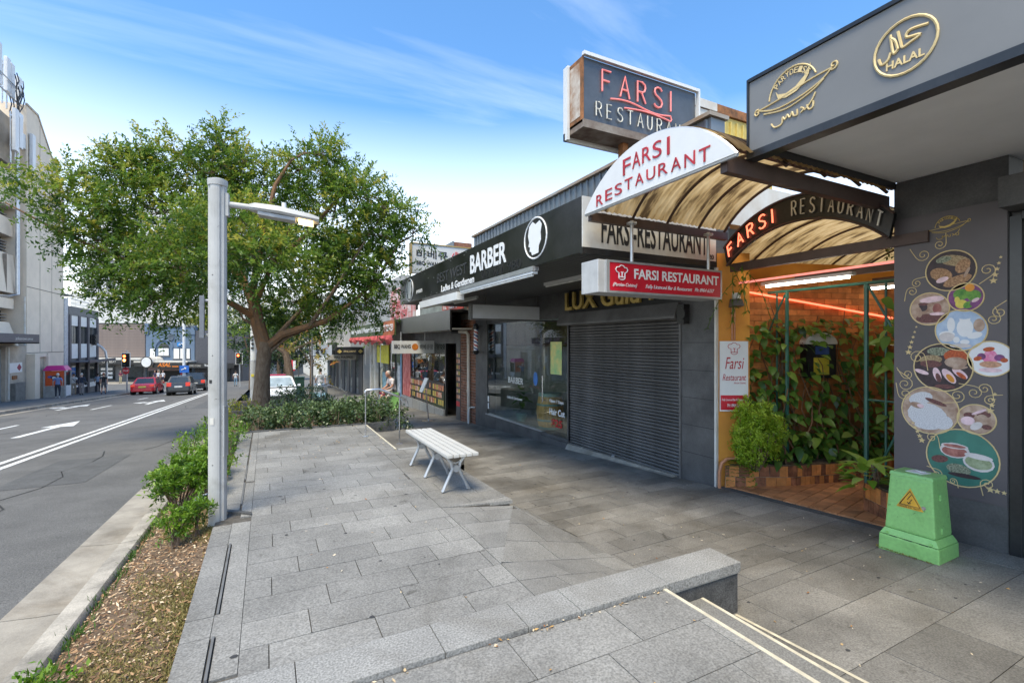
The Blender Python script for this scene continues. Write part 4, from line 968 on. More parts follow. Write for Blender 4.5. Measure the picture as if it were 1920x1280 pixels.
# ---- grocery on the right with its awning
m_gf = mat("grey_fascia_panel", (0.20, 0.20, 0.20), 0.55, var=.05, scale=.8)
m_sof2 = mat("pale_soffit", (0.86, 0.855, 0.85), 0.6, var=.03, scale=1.5)
XB = 5.73
gb = thing("grocery_shop", "charcoal corner shop at the right with grey awning fascia carrying gold logos", "shop", (XB, 0, .1))
MB().box(XB, XB + .3, 1.745, 2.6, -.3, 3.64).build("wall", m_blk, gb)
MB().box(XB + .301, 12.8, 2.42, 2.598, -.3, 3.25).build("side_wall", m_blk, gb)
for z in (.24, .42): box("wall_board", XB - .004, XB + .01, 1.75, 2.58, z, z + .165, m_blk, gb)
MB().box(XB + .05, XB + .3, -4, 1.74, -.3, 3.3).build("door_front", m_blk2, gb)
box("door_jamb", XB - .02, XB + .06, 1.66, 1.735, .15, 3.1, m_fasc, gb)
MB().box(5.46, XB + .3, -4, 1.735, 3.14, 3.40).build("roller_box", m_blk, gb, bevel=.02)
box("roller_rail", XB - .05, XB + .04, -4, 1.65, 3.06, 3.13, m_fasc, gb)
MB().box(3.58, XB + .3, -4, 2.58, 3.645, 3.70).build("awning_soffit", m_sof2, gb)
MB().box(3.50, 3.575, -4, 2.60, 3.56, 4.12).build("awning_fascia", m_gf, gb)
MB().box(3.485, 3.60, -4, 2.605, 3.50, 3.557).box(3.485, 3.59, -4, 2.605, 4.123, 4.15).box(3.49, 3.60, 2.602, 2.62, 3.50, 4.15).box(3.60, XB, 2.585, 2.625, 3.58, 3.70).build("fascia_trim", m_fasc, gb)
MB().box(3.6, 9, -4, 2.58, 4.05, 4.12).build("awning_roof", m_fasc, gb)
MB().box(XB, XB + .3, -4, 2.6, 4.13, 5.0).build("parapet", m_brown, gb)
MB().box(4.5, 4.75, 1.3, 1.6, 4.15, 4.3).build("roof_vent", m_brown, gb)
frG = Frame((3.50, 0, 0), *STREET)
def pary_logo(fr, cx, cy, s_, m, parent, lift=.006, r=1.0):
    w = .028 * s_ * r
    L = [arcpts(cx, cy + .02 * s_, .40 * s_, .42 * s_, 20, 175, 20), arcpts(cx, cy + .02 * s_, .40 * s_, .42 * s_, 300, 338, 8)]
    L += [[(cx - .6 * s_, cy - .02 * s_), (cx - .3 * s_, cy - .12 * s_), (cx + .1 * s_, cy - .10 * s_), (cx + .45 * s_, cy + .0 * s_), (cx + .62 * s_, cy + .12 * s_)]]
    L += [[(cx - .6 * s_, cy - .02 * s_), (cx - .2 * s_, cy + .02 * s_), (cx + .3 * s_, cy + .10 * s_), (cx + .62 * s_, cy + .12 * s_)]]
    L += [[(cx - .5 * s_, cy - .12 * s_), (cx - .1 * s_, cy - .19 * s_), (cx + .3 * s_, cy - .10 * s_), (cx + .5 * s_, cy + .01 * s_)]]
    L += [spiral(cx - .62 * s_, cy - .05 * s_, .06 * s_, 1.2, 60), spiral(cx + .64 * s_, cy + .15 * s_, .07 * s_, 1.2, 240)]
    # script under the bowl
    b = cy - .36 * s_
    L += [[(cx - .36 * s_, b + .02 * s_), (cx - .30 * s_, b - .06 * s_), (cx - .18 * s_, b - .05 * s_), (cx - .16 * s_, b + .05 * s_), (cx - .12 * s_, b), (cx - .08 * s_, b + .06 * s_), (cx - .04 * s_, b), (cx, b + .07 * s_), (cx + .02 * s_, b)],
          [(cx + .02 * s_, b), (cx + .08 * s_, b - .01 * s_), (cx + .08 * s_, b + .08 * s_)], [(cx + .14 * s_, b + .08 * s_), (cx + .19 * s_, b + .04 * s_), (cx + .14 * s_, b)],
          [(cx + .24 * s_, b + .08 * s_), (cx + .27 * s_, b), (cx + .33 * s_, b + .01 * s_), (cx + .34 * s_, b + .1 * s_)]]
    strokes("gold_logo", fr, [curve(l_) if len(l_) < 12 else l_ for l_ in L], w / 2, m, parent, lift=lift)
    ch = [(-.28, .10), (-.24, .04), (-.1, .0), (.06, .04), (.2, .14), (.3, .3), (.27, .14), (.2, .04), (.08, -.04), (-.1, -.07), (-.24, -.03)]
    flat("gold_chilli", fr, [[(cx + a * s_, cy + .06 * s_ + b_ * s_) for a, b_ in ch][::-1]], m, parent, lift=lift)
    s = "PARYDEISE"
    for i, c_ in enumerate(s):
        a = R(140 - 100 * i / 8); o = fr(cx + .29 * s_ * math.cos(a), cy + .02 * s_ + .30 * s_ * math.sin(a), 0)
        rd = fr.r * math.sin(a) - fr.u * math.cos(a); ud = fr.r * math.cos(a) + fr.u * math.sin(a)
        text("gold_lettering", c_, Frame(o, rd, ud), -.035 * s_, 0, .06 * s_, .09 * s_, m, parent, lift=lift)
pary_logo(frG, -2.24, 3.865, .46, m_goldp, gb)
hx, hy = -1.53, 3.83
L = [arcpts(hx, hy, .165, .165, 0, 360, 28)]
strokes("halal_ring", frG, L, .0085, m_goldp, gb)
ar_ = [[(hx + .12, hy + .07), (hx + .03, hy + .085), (hx + .01, hy + .05), (hx + .08, hy + .03), (hx + .03, hy + .01), (hx - .01, hy + .0), (hx - .02, hy + .03), (hx - .035, hy + .11)],
       [(hx - .035, hy + .0), (hx - .05, hy + .06), (hx - .075, hy + .09)], [(hx - .035, hy + .0), (hx - .06, hy - .01), (hx - .075, hy + .11)], [(hx - .075, hy + .0), (hx - .09, hy - .04), (hx - .125, hy - .05), (hx - .14, hy - .01)]]
strokes("halal_script", frG, [curve(l_) for l_ in ar_], .0085, m_goldp, gb)
text("gold_lettering", "HALAL", frG, hx - .1, hy - .105, .2, .05, m_goldp, gb, bold=.02)

# banner with printed pictures
bn = thing("wall_banner", "tall dark banner of round food pictures with gold scrolls on the shop wall", "banner", (XB, 2.15, 1.9))
m_ban = mat("banner_print", (.115, .10, .105), .45, var=.06, scale=1.2)
box("sheet", XB - .012, XB - .0055, 1.75, 2.594, .58, 3.26, m_ban, bn)
frP = Frame((XB - .012, 0, 0), *STREET)
pary_logo(frP, -2.16, 3.10, .24, m_gold, bn, lift=.003, r=.8)
def pm(name, col, **k): return mat("print_" + name, col, .5, **k)
def food(name, c1, c2, sc): return mat("print_" + name, c1, .5, scale=sc, col2=c2)
nuts = food("nuts", (.62, .36, .18), (.16, .07, .03), 60); dark = pm("dark", (.05, .03, .035), var=.2, scale=30)
seed = food("seed", (.55, .42, .24), (.2, .12, .05), 90); herb = food("herb", (.4, .42, .3), (.04, .06, .03), 80)
pinkw = pm("pink_white", (.86, .62, .66), var=.1, scale=20); grain = food("grain", (.8, .79, .8), (.5, .48, .5), 120)
bluew = food("blue_white", (.55, .66, .8), (.3, .42, .62), 10); milk = pm("milk", (.82, .82, .83), var=.03); spice = food("spice", (.62, .13, .03), (.35, .05, .01), 60)
teal = pm("teal", (.05, .20, .15), var=.12, scale=4); teac = food("tea", (.5, .2, .16), (.25, .07, .06), 20); cup = pm("cup", (.7, .64, .62), var=.06, scale=20)
sher = food("sherbet", (.72, .1, .3), (.85, .4, .55), 40); cone = pm("cone", (.62, .33, .2), var=.15, scale=50); tan_ = food("tan", (.6, .45, .35), (.3, .17, .11), 12)
grn = food("green", (.2, .42, .05), (.05, .2, .03), 30); lem = pm("lemon", (.75, .62, .1), var=.1, scale=30); org = pm("orange", (.75, .3, .03), var=.08); purp = pm("purple", (.22, .06, .2), var=.2, scale=20); coc = food("cocoa", (.22, .08, .07), (.08, .03, .03), 60)
medal = [  # y, z, r, base, [(material, dx, dz, rx, rz, rot)]
 (2.14, 2.69, .178, dark, [(nuts, -.07, -.03, .09, .06, -25), (nuts, .05, -.10, .11, .045, 20), (seed, .03, .09, .12, .05, -15), (nuts, .09, .03, .07, .05, 60), (herb, -.05, .11, .06, .03, 10), (pinkw, -.06, -.08, .05, .025, 20), (tan_, .12, -.03, .05, .012, 65)]),
 (2.03, 2.43, .122, purp, [(grn, -.03, .03, .06, .05, 0), (grn, .06, .01, .05, .05, 0), (lem, -.03, -.06, .045, .04, 0), (org, .03, .085, .035, .035, 0), (grn, .02, -.07, .04, .03, 30), (purp, .07, -.06, .04, .03, 0), (lem, -.06, -.02, .02, .03, 0), (pinkw, .07, -.03, .03, .015, 30)]),
 (2.30, 2.34, .147, tan_, [(coc, .0, -.09, .11, .045, 0), (dark, -.05, .02, .035, .04, 0), (teac, .06, -.0, .035, .05, 0), (pinkw, .06, -.05, .06, .015, 0), (tan_, -.09, -.02, .03, .06, 15), (pinkw, .02, .09, .1, .03, 5), (coc, -.05, .05, .04, .015, 0)]),
 (2.065, 2.13, .178, bluew, [(milk, .03, .02, .06, .085, 0), (milk, .03, .1, .04, .04, 0), (bluew, .03, .12, .05, .02, 0), (milk, -.07, .05, .03, .07, 0), (milk, -.1, -.04, .06, .035, 0), (cup, -.1, -.065, .06, .045, 0), (milk, -.03, -.09, .024, .03, 0), (milk, .03, -.11, .035, .022, 0), (milk, .1, -.05, .055, .03, 15), (tan_, .13, .04, .04, .06, 0), (cup, .0, -.145, .08, .02, 0)]),
 (2.20, 1.78, .212, dark, [(herb, -.03, .15, .09, .04, 0), (seed, -.09, .07, .09, .045, 5), (coc, -.09, .03, .088, .035, 0), (spice, .1, .11, .09, .06, 0), (tan_, .1, .05, .085, .05, 0), (pinkw, -.04, -.07, .03, .07, 15), (coc, -.03, -.1, .02, .045, 15), (pinkw, .05, -.08, .035, .08, 35), (org, .06, -.1, .022, .045, 35), (pinkw, .13, -.05, .03, .07, 50), (spice, .14, -.07, .018, .045, 50), (pinkw, -.16, -.05, .06, .02, -20), (coc, .02, -.18, .08, .02, 0), (tan_, .13, -.0, .06, .015, 10)]),
 (1.86, 1.87, .147, milk, [(sher, .0, .01, .055, .055, 0), (sher, .0, .045, .04, .03, 0), (cone, .0, -.05, .075, .03, 0), (purp, -.06, .02, .03, .03, 0), (spice, -.085, -.0, .03, .02, 20), (purp, .06, .01, .035, .03, 0), (spice, .09, -.01, .025, .02, 0), (spice, -.01, .085, .04, .02, 10), (pinkw, .0, -.1, .08, .02, 0)]),
 (2.30, 1.36, .213, tan_, [(grain, -.02, -.05, .16, .12, -10), (grain, -.07, .11, .1, .06, 20), (grain, .1, -.1, .08, .07, 0), (coc, .05, .085, .09, .02, -20), (tan_, -.1, .04, .055, .028, -15), (pinkw, -.07, .035, .03, .018, -15), (grain, -.02, -.15, .1, .04, 0)]),
 (1.955, 1.32, .127, tan_, [(coc, -.05, .03, .04, .028, 0), (pinkw, -.06, -.02, .05, .04, 10), (coc, .05, .05, .05, .03, 0), (tan_, .04, .0, .045, .05, 0), (coc, .07, -.06, .035, .022, 0), (cup, .0, -.06, .05, .03, 40), (pinkw, .02, .07, .06, .012, 30)]),
 (2.06, .95, .248, teal, [(cup, -.05, .06, .11, .07, 0), (teac, -.05, .05, .095, .05, 0), (cup, -.05, .10, .10, .025, 0), (teac, -.05, .1, .085, .016, 0), (cup, .12, -.02, .11, .08, -5), (food("tea2", (.42, .47, .3), (.2, .25, .12), 20), .12, -.02, .095, .06, -5), (cup, .12, .035, .1, .025, -5), (coc, -.16, -.04, .065, .035, 10), (herb, -.02, -.11, .09, .05, -5), (dark, .02, -.16, .12, .02, 0)]),
]
for y, z, r_, base, items in medal:
    r_ *= 1.06
    md = flat("round_picture", frP, [ell(-y, z, r_ * .97, n=30)], base, bn, lift=.0008, depth=.0008)
    MB().tube([frP(-y + r_ * math.cos(2 * math.pi * i / 32), z + r_ * math.sin(2 * math.pi * i / 32), .0015) for i in range(32)], .0065, 4, closed=True).build("gold_ring", m_goldp, md)
    for i, (m_, dx_, dz_, rx_, rz_, rot_) in enumerate(items):
        sc_ = 1.0
        flat("printed_food", frP, [ell(-y + dx_, z + dz_, rx_, rz_, 14, rot=rot_)], m_, md, lift=.0017 + .00025 * i, depth=.0002)
def flower(cx, cz, r_): return [[(cx + (r_ if k % 2 == 0 else r_ * .45) * math.cos(math.pi * k / 5 + .3), cz + (r_ if k % 2 == 0 else r_ * .45) * math.sin(math.pi * k / 5 + .3)) for k in range(10)]]
fl = []
for y, z, dy_, dz_, n0 in ((1.84, 2.56, -.012, .05, 5), (2.47, 1.92, -.013, .05, 6), (2.36, 1.06, .018, .04, 5), (1.86, 1.41, -.01, .05, 4), (2.2, .73, .045, .005, 3), (1.86, .71, -.045, -.002, 5)):
    for i in range(n0): fl += flower(-(y + dy_ * i), z + dz_ * i, .03 * (.82 ** i))
for f_ in fl: flat("gold_flower", frP, [f_], m_goldp, bn, lift=.001)
L = []
for y, z, r_, a0, d in ((2.35, 2.87, .06, 200, 1), (2.22, 2.95, .05, 10, -1), (1.88, 2.66, .06, 300, 1), (2.44, 2.52, .05, 180, -1), (2.40, 2.6, .045, 90, 1), (1.80, 2.28, .05, 120, 1), (1.84, 2.22, .05, 30, -1), (2.40, 1.87, .07, 0, 1), (2.50, 1.60, .07, 60, -1), (2.48, 1.70, .05, 200, 1), (2.5, 1.5, .06, 180, 1), (2.09, 1.52, .06, 270, 1), (1.97, 1.56, .06, 90, -1), (1.90, 1.60, .05, 0, 1), (1.86, 1.50, .045, 90, 1), (2.28, 1.10, .05, 0, 1), (2.24, .76, .045, 90, -1), (2.12, .72, .03, 0, 1), (1.88, .75, .05, 200, -1)):
    L.append(spiral(-y, z, r_, 1.5, a0, d))
    L.append([(-y + r_ * math.cos(R(a0)), z + r_ * math.sin(R(a0))), (-y + r_ * 1.5 * math.cos(R(a0 - 40 * d)), z + r_ * 1.5 * math.sin(R(a0 - 40 * d))), (-y + r_ * 2.2 * math.cos(R(a0 - 55 * d)), z + r_ * 2.2 * math.sin(R(a0 - 55 * d)))])
for i in range(0, len(L), 2): strokes("gold_scroll", frP, L[i:i + 2], .004, m_goldp, bn, lift=.0015, n=4)

# ---- green service pillar
m_grn = mat("pillar_green", (.26, .54, .17), .42, var=.03, scale=5, speck=.06, speckscale=40)
blotches(m_grn, .55, 3.5, .55, .68, (.62, .66, .55)); blotches(m_grn, .85, 26, .68, .73, (.45, .45, .38), 3); blotches(m_blk, .6, 1.5, .5, .7, (.6, .6, .6)); blotches(m_blk2, .5, 1.2, .5, .66, (.62, .6, .58))
def green_pillar(label, cx, cy, z0, h, sx, sy, sign=True):
    t = thing("service_pillar", label, "service pillar", (cx, cy, z0))
    hx_, hy_ = sx / 2, sy / 2
    def ring(k, z): return [(cx - hx_ * k, cy - hy_ * k, z), (cx + hx_ * k, cy - hy_ * k, z), (cx + hx_ * k, cy + hy_ * k, z), (cx - hx_ * k, cy + hy_ * k, z)]
    MB().hexa(ring(1.0, z0 - .05), ring(.98, z0 + .13)).build("base", m_grn, t, bevel=.012)
    MB().hexa(ring(.97, z0 + .134), ring(.84, z0 + .19)).build("skirt", m_grn, t, bevel=.01)
    MB().hexa(ring(.83, z0 + .192), ring(.70, z0 + h - .03)).build("body", m_grn, t, bevel=.018)
    for s_ in (-.5, .0, .5): MB().box(cx - hx_ * .985, cx - hx_ * .93, cy + hy_ * s_ - .03, cy + hy_ * s_ + .03, z0 + .131, z0 + .1335).build("slot", m_dk, t)
    MB().hexa(ring(.735, z0 + h - .034), ring(.69, z0 + h)).build("cap", m_grn, t, bevel=.012)
    for s_ in (-.36, .36): MB().cyl((cx - hx_ * .99, cy + hy_ * s_ * 2, z0 + .15), (cx - hx_ * .93, cy + hy_ * s_ * 2, z0 + .15), .012, n=8).build("bolt", m_grn, t)
    MB().cyl((cx - hx_ * .80, cy - hy_ * .45, z0 + h * .62), (cx - hx_ * .70, cy - hy_ * .45, z0 + h * .62), .016, n=10).build("lock", m_steel, t)
    for zz2 in (.32, .72): MB().cyl((cx - hx_ * .2, cy - hy_ * (.83 - .13 * zz2) - .006, z0 + h * zz2), (cx - hx_ * .2, cy - hy_ * (.83 - .13 * zz2) - .006, z0 + h * zz2 + .05), .009, n=8).build("hinge", m_grn, t)
    if sign:
        lean = (.83 - .70) * hx_ / (h - .22)
        up_ = Vector((lean, 0, 1)).normalized(); fr = Frame((cx - hx_ * .83 + lean * .25, cy, z0 + .192 + .25), (0, -1, 0), up_)
        m_y = mat("warning_yellow", (.72, .38, .03), .5)
        flat("warning_sign", fr, [[(-.10, -.04), (.10, -.04), (0, .14)]], m_y, t, lift=.001, depth=.002)
        strokes("warning_mark", fr, [[(-.075, -.012), (.075, -.012), (0, .115), (-.075, -.012)]], .0035, m_lblk, t, lift=.004, n=4)
        strokes("warning_mark", fr, [[(.01, .085), (-.018, .04), (.016, .045), (-.008, .005)], [(-.018, .018), (-.008, .003), (.008, .012)]], .0035, m_lblk, t, lift=.004, n=4)
        text("warning_lettering", "DANGER ELECTRICITY", fr, -.08, -.034, .16, .014, m_lblk, t, lift=.004, depth=.001)
    return t
green_pillar("green service pillar with yellow lightning warning triangle below the banner", 5.16, 2.16, .155, .705, .36, .45)
pp = MB(); pp.prism([(5.10, 2.1, .8615), (5.20, 2.08, .8615), (5.22, 2.22, .8615), (5.11, 2.23, .8615)], (0, 0, .006)); pp.prism([(5.14, 2.12, .868), (5.18, 2.11, .868), (5.19, 2.19, .868)], (0, 0, .008))
tag(pp.build("paper_scrap", m_wht), "crumpled white paper left on top of the green service pillar", "paper")
# moss ring at the foot
n = 700; s_ = nr.random(n) * 4; side = s_.astype(int); f_ = s_ - side
bx = np.where(side == 0, -.19, np.where(side == 1, .19, -.19 + .38 * f_)); by = np.where(side < 2, -.235 + .47 * f_, np.where(side == 2, -.235, .235))
pos = np.stack([5.16 + bx + nr.normal(size=n) * .006, 2.16 + by + nr.normal(size=n) * .006, np.full(n, .155)], 1)
dd = nr.normal(size=(n, 3)) * .8; dd[:, 2] = .6
leafmesh("moss_fringe", pos, dd, nr.normal(size=(n, 3)), .008 + .012 * nr.random(n), .005 + .006 * nr.random(n), nr.random(n), MATS["moss_blade"], kind="stuff")
# blurred post at the right edge of the view
t = thing("metal_post", "rounded beige metal post at the right edge of the picture", "post", (2.52, .63, .2))
MB().cyl((2.55, .60, .25), (2.55, .60, 1.30), .03, n=16).ball((2.55, .60, 1.30), .03, .03, .025).build("shaft", mat("beige_post", (.42, .40, .35), .5), t, smooth=True)

# ---- bench
m_slat = mat("bench_slat_white", (.55, .54, .51), .4, var=.03, scale=6)
m_cast = mat("cast_aluminium", (.52, .53, .54), .38, metal=.5, var=.08)
bt = thing("park_bench", "backless white slatted bench with curved silver cast legs", "bench", (1.75, 5.3, ZP))
for i in range(5):
    x0 = 1.585 + i * .069; box("slat", x0, x0 + .058, 4.50, 6.10, ZP + .40, ZP + .432, m_slat, bt, bevel=.006)
for y in (4.72, 5.34, 5.95):
    f = thing("x", None, None) if False else None
    mb = MB()
    for s_ in (-1, 1):
        pts = [(1.755 + s_ * .155, ZP + .012), (1.755 + s_ * .135, ZP + .02), (1.755 + s_ * .115, ZP + .07), (1.755 + s_ * .07, ZP + .16), (1.755 + s_ * .035, ZP + .235), (1.755 + s_ * .05, ZP + .30), (1.755 + s_ * .10, ZP + .36), (1.755 + s_ * .145, ZP + .392)]
        rr_ = [.016, .02, .017, .017, .018, .016, .014, .014]
        mb = MB().tube([(x, y, z) for x, z in pts], rr_, 8)
        mb.build("leg", m_cast, bt, smooth=True)
    MB().tube([(1.755 - .10, y, ZP + .36), (1.755 - .04, y, ZP + .305), (1.755, y, ZP + .29), (1.755 + .04, y, ZP + .305), (1.755 + .10, y, ZP + .36)], .009, 6).cyl((1.755, y - .022, ZP + .24), (1.755, y + .022, ZP + .24), .036, n=14).box(1.6, 1.91, y - .015, y + .015, ZP + .388, ZP + .399).build("bracket", m_cast, bt, smooth=True)
# ---- handrail
t = thing("handrail", "stainless handrail on two posts beside the far steps", "handrail", (1.46, 8.2, ZP))
MB().tube([(1.455, 8.17, 1.19), (1.455, 8.17, 1.225), (1.48, 8.17, 1.24), (1.68, 8.17, 1.245), (2.02, 8.17, 1.10), (2.12, 8.17, 1.04), (2.15, 8.17, 1.0), (2.152, 8.17, .95)], .019, 10).build("rail", m_steel, t, smooth=True)
for x, z0, z1 in ((1.457, ZP, 1.20), (2.02, .29, 1.09)): MB().tube([(x, 8.17, z0), (x, 8.17, z1)], .0115, 8).cyl((x, 8.17, z0), (x, 8.17, z0 + .012), .05, n=14).build("post", m_steel, t, smooth=True)
# ---- lamp post
m_lamp = mat("lamp_grey", (.47, .465, .45), .5, metal=.0, var=.05, scale=3)
LX, LY, LZ = -.385, 4.95, .33
lp = thing("street_lamp", "fluted silver lamp post with a short arm and lit lamp head", "street lamp", (LX, LY, LZ))
mb = MB(); kk = 24; prof = []
for i in range(kk):
    a = 2 * math.pi * i / kk; r_ = .072 if i not in (14, 20, 8, 2) else .061
    prof.append((LX + r_ * math.cos(a), LY + r_ * math.sin(a)))
LT = 3.44
mb.hexa([(x, y, LZ - .1) for x, y in prof], [(x, y, LT - .05) for x, y in prof]); mb.build("shaft", m_lamp, lp)
MB().lathe([(.077, LT - .052), (.079, LT - .03), (.079, LT), (.05, LT + .012)], (LX, LY, 0), 24).build("cap", m_lamp, lp, smooth=True)
MB().lathe([(.078, LZ - .05), (.078, LZ + .09), (.075, LZ + .095)], (LX, LY, 0), 24).build("foot_sleeve", m_conc, lp, smooth=True)
ra = Vector((CTc := math.cos(TH), -math.sin(TH), 0)); fa = Vector((math.sin(TH), math.cos(TH), 0))
dirA = (ra * .93 + fa * .36).normalized(); sideA = Vector((-dirA.y, dirA.x, 0))
o = Vector((LX, LY, 0))
MB().tube([o + dirA * .06 + Vector((0, 0, 3.24)), o + dirA * .26 + Vector((0, 0, 3.23))], .027, 10).build("arm", m_lamp, lp, smooth=True)
MB().hexa([tuple(o + dirA * a + sideA * b + Vector((0, 0, 3.13))) for a, b in ((.065, -.035), (.088, -.035), (.088, .035), (.065, .035))], [tuple(o + dirA * a + sideA * b + Vector((0, 0, 3.33))) for a, b in ((.065, -.035), (.088, -.035), (.088, .035), (.065, .035))]).build("arm_plate", m_lamp, lp)
def lampring(a, w, z): return [tuple(o + dirA * a + sideA * s_ * w + Vector((0, 0, z))) for s_ in (-1, 1)]
secs = [(.25, .04, 3.205, 3.255), (.30, .08, 3.195, 3.262), (.49, .095, 3.18, 3.25), (.76, .085, 3.145, 3.205), (.83, .07, 3.14, 3.185)]
mb = MB()
for a, w, z0, z1 in secs:
    mb.v += [tuple(o + dirA * a + sideA * (-w) + Vector((0, 0, z0 + .02))), tuple(o + dirA * a + sideA * (-w * .75) + Vector((0, 0, z1))), tuple(o + dirA * a + sideA * (w * .75) + Vector((0, 0, z1))), tuple(o + dirA * a + sideA * w + Vector((0, 0, z0 + .02))), tuple(o + dirA * a + sideA * w * .8 + Vector((0, 0, z0))), tuple(o + dirA * a + sideA * (-w * .8) + Vector((0, 0, z0)))]
for i in range(len(secs) - 1):
    for k in range(6): mb.f.append((i * 6 + k, i * 6 + (k + 1) % 6, i * 6 + 6 + (k + 1) % 6, i * 6 + 6 + k))
mb.f += [tuple(range(6))[::-1], tuple(range(24, 30))]
mb.build("head", m_lamp, lp, smooth=True)
def under(a0, a1, w, z0a, z0b, name, m): MB().hexa([tuple(o + dirA * a + sideA * s_ * w + Vector((0, 0, z - .035))) for a, s_, z in ((a0, -1, z0a), (a1, -1, z0b), (a1, 1, z0b), (a0, 1, z0a))], [tuple(o + dirA * a + sideA * s_ * w + Vector((0, 0, z - .002))) for a, s_, z in ((a0, -1, z0a), (a1, -1, z0b), (a1, 1, z0b), (a0, 1, z0a))]).build(name, m, lp, bevel=.006)
under(.32, .63, .064, 3.195, 3.162, "gear_tray", mat("lamp_tray", (.42, .42, .42), .5))
under(.65, .78, .064, 3.16, 3.145, "lit_lens", mat("lit_lens_mat", (1, .75, .35), .3, emit=(1, .7, .3), estr=1.1))
MB().cyl(tuple(o + dirA * .53 + Vector((0, 0, 3.255))), tuple(o + dirA * .53 + Vector((0, 0, 3.30))), .02, n=10).build("light_sensor", m_wht, lp)
hx0 = o + ra * .076 - fa * .01; MB().hexa([tuple(hx0 + ra * a + fa * b + Vector((0, 0, 1.02))) for a, b in ((-.01, -.03), (.006, -.03), (.006, .03), (-.01, .03))], [tuple(hx0 + ra * a + fa * b + Vector((0, 0, 1.46))) for a, b in ((-.01, -.03), (.006, -.03), (.006, .03), (-.01, .03))]).build("hatch_cover", m_alu, lp)
st_ = o - fa * .0725
MB().prism([tuple(st_ + ra * a + fa * b + Vector((0, 0, z))) for a, b, z in ((-.02, 0, 1.30), (.012, -.002, 1.30), (.012, -.002, 1.36), (-.02, 0, 1.36))], tuple(-fa * .002)).build("sticker", m_dirtw, lp)
MB().prism([tuple(st_ + ra * a + fa * b + Vector((0, 0, z))) for a, b, z in ((-.03, .004, 1.66), (-.005, 0, 1.66), (-.005, 0, 1.69), (-.03, .004, 1.69))], tuple(-fa * .002)).build("sticker", m_lblk, lp)
for z in (.62, .95, 1.9, 2.6): MB().cyl(tuple(o - fa * .066 + Vector((0, 0, z))), tuple(o - fa * .073 + Vector((0, 0, z))), .006, n=8).build("bolt", m_blk2, lp)
blotches(m_lamp, .6, 2.2, .54, .68, (.66, .64, .6)); blotches(m_lamp, .8, 30, .70, .75, (.4, .38, .36), 2)
t = thing("sign_plate", "back of a grey sign plate clamped to the far side of the lamp post", "sign", (LX, LY, 2.2))
vd = Vector((LX, LY, 0)).normalized(); ld = Vector((-vd.y, vd.x, 0)); q0 = o + ld * .105
MB().hexa([tuple(q0 + ld * a + vd * b + Vector((0, 0, 2.05))) for a, b in ((-.005, -.02), (.03, -.02), (.03, .24), (-.005, .24))], [tuple(q0 + ld * a + vd * b + Vector((0, 0, 2.42))) for a, b in ((-.005, -.02), (.03, -.02), (.03, .24), (-.005, .24))]).build("plate", mat("sign_back_grey", (.2, .21, .23), .5), t, bevel=.006)
for z in (2.08, 2.38): MB().tube([tuple(q0 + vd * .02 + Vector((0, 0, z))), tuple(q0 - ld * .045 + vd * .0 + Vector((0, 0, z)))], .012, 6).build("clamp", m_alu, t)
t = tag(MB().prism([(-.37, 5.10, .3), (-.12, 4.88, .3), (-.12, 4.94, .3), (-.36, 5.16, .3)], (0, 0, .185)).build("kerb_stub", m_gdark), "short dark concrete stub beside the lamp foot", "kerb stub")

# ---- barber pole, brick pier, downpipe
def barber_pole(label, x, y, z0, z1):
    t = thing("barber_pole", label, "barber pole", (x, y, z0))
    n_ = 16; rows_ = 40
    me = bpy.data.meshes.new("striped_tube"); v = []; f = []; mi = []
    for j in range(rows_ + 1):
        for k in range(n_): a = 2 * math.pi * k / n_; v.append((x + .062 * math.cos(a), y + .062 * math.sin(a), z0 + (z1 - z0) * j / rows_))
    for j in range(rows_):
        for k in range(n_):
            f.append((j * n_ + k, j * n_ + (k + 1) % n_, (j + 1) * n_ + (k + 1) % n_, (j + 1) * n_ + k))
            s_ = (k / n_ + j / rows_ * 3.2) % 1.0 * 2; mi.append(0 if s_ < .5 else (1 if s_ < 1 else (0 if s_ < 1.5 else 2)))
    me.from_pydata(v, [], f); me.update()
    for m_ in (m_let, mat("stripe_red", (.5, .03, .03), .35), mat("stripe_blue", (.03, .05, .25), .35)): me.materials.append(m_)
    me.polygons.foreach_set('material_index', mi); link("striped_tube", me, t)
    MB().lathe([(.04, z1 + .16), (.07, z1 + .13), (.085, z1 + .03), (.07, z1)][::-1], (x, y, 0), 16).build("top_cap", m_fasc, t, smooth=True)
    MB().lathe([(.03, z0 - .12), (.06, z0 - .1), (.085, z0 - .02), (.07, z0)], (x, y, 0), 16).build("bottom_cap", m_fasc, t, smooth=True)
    MB().box(x + .05, XF, y - .02, y + .02, z1 + .05, z1 + .10).box(x + .05, XF, y - .02, y + .02, z0 - .06, z0 - .02).box(x + .1, x + .12, y - .03, y + .03, z0 - .1, z1 + .2).build("bracket", m_blk2, t)
    return t
barber_pole("red white and blue striped barber pole on the charcoal end pier", 5.28, 12.58, 1.82, 2.42)
pr = thing("brick_pier", "dark red brick pier between the barber and the barbecue shop", "pier", (5.5, 13.6, -.4))
MB().box(5.52, 5.95, 13.14, 14.38, -.9, 3.1).build("core", m_mort, pr)
b0m = MB().box(5.505, 5.60, 0, .222, 0, .074); pb = None; cb = 0
for r_ in range(38):
    for k in range(-1, 6):
        y0 = 13.15 + k * .236 + (r_ % 2) * .118; y1 = min(y0 + .224, 14.37); y0 = max(y0, 13.15)
        if y1 - y0 < .03: continue
        box("brick", 5.503 + .004 * ((r_ * 7 + k * 3) % 3), 5.60, y0, y1, -.55 + r_ * .0875, -.55 + r_ * .0875 + .074, m_brick, pr)
m_pvc = mat("cream_downpipe", (.56, .51, .44), .5, var=.08)
t = thing("downpipe", "cream plastic downpipe with elbow on the brick pier", "pipe", (5.42, 13.5, -.4))
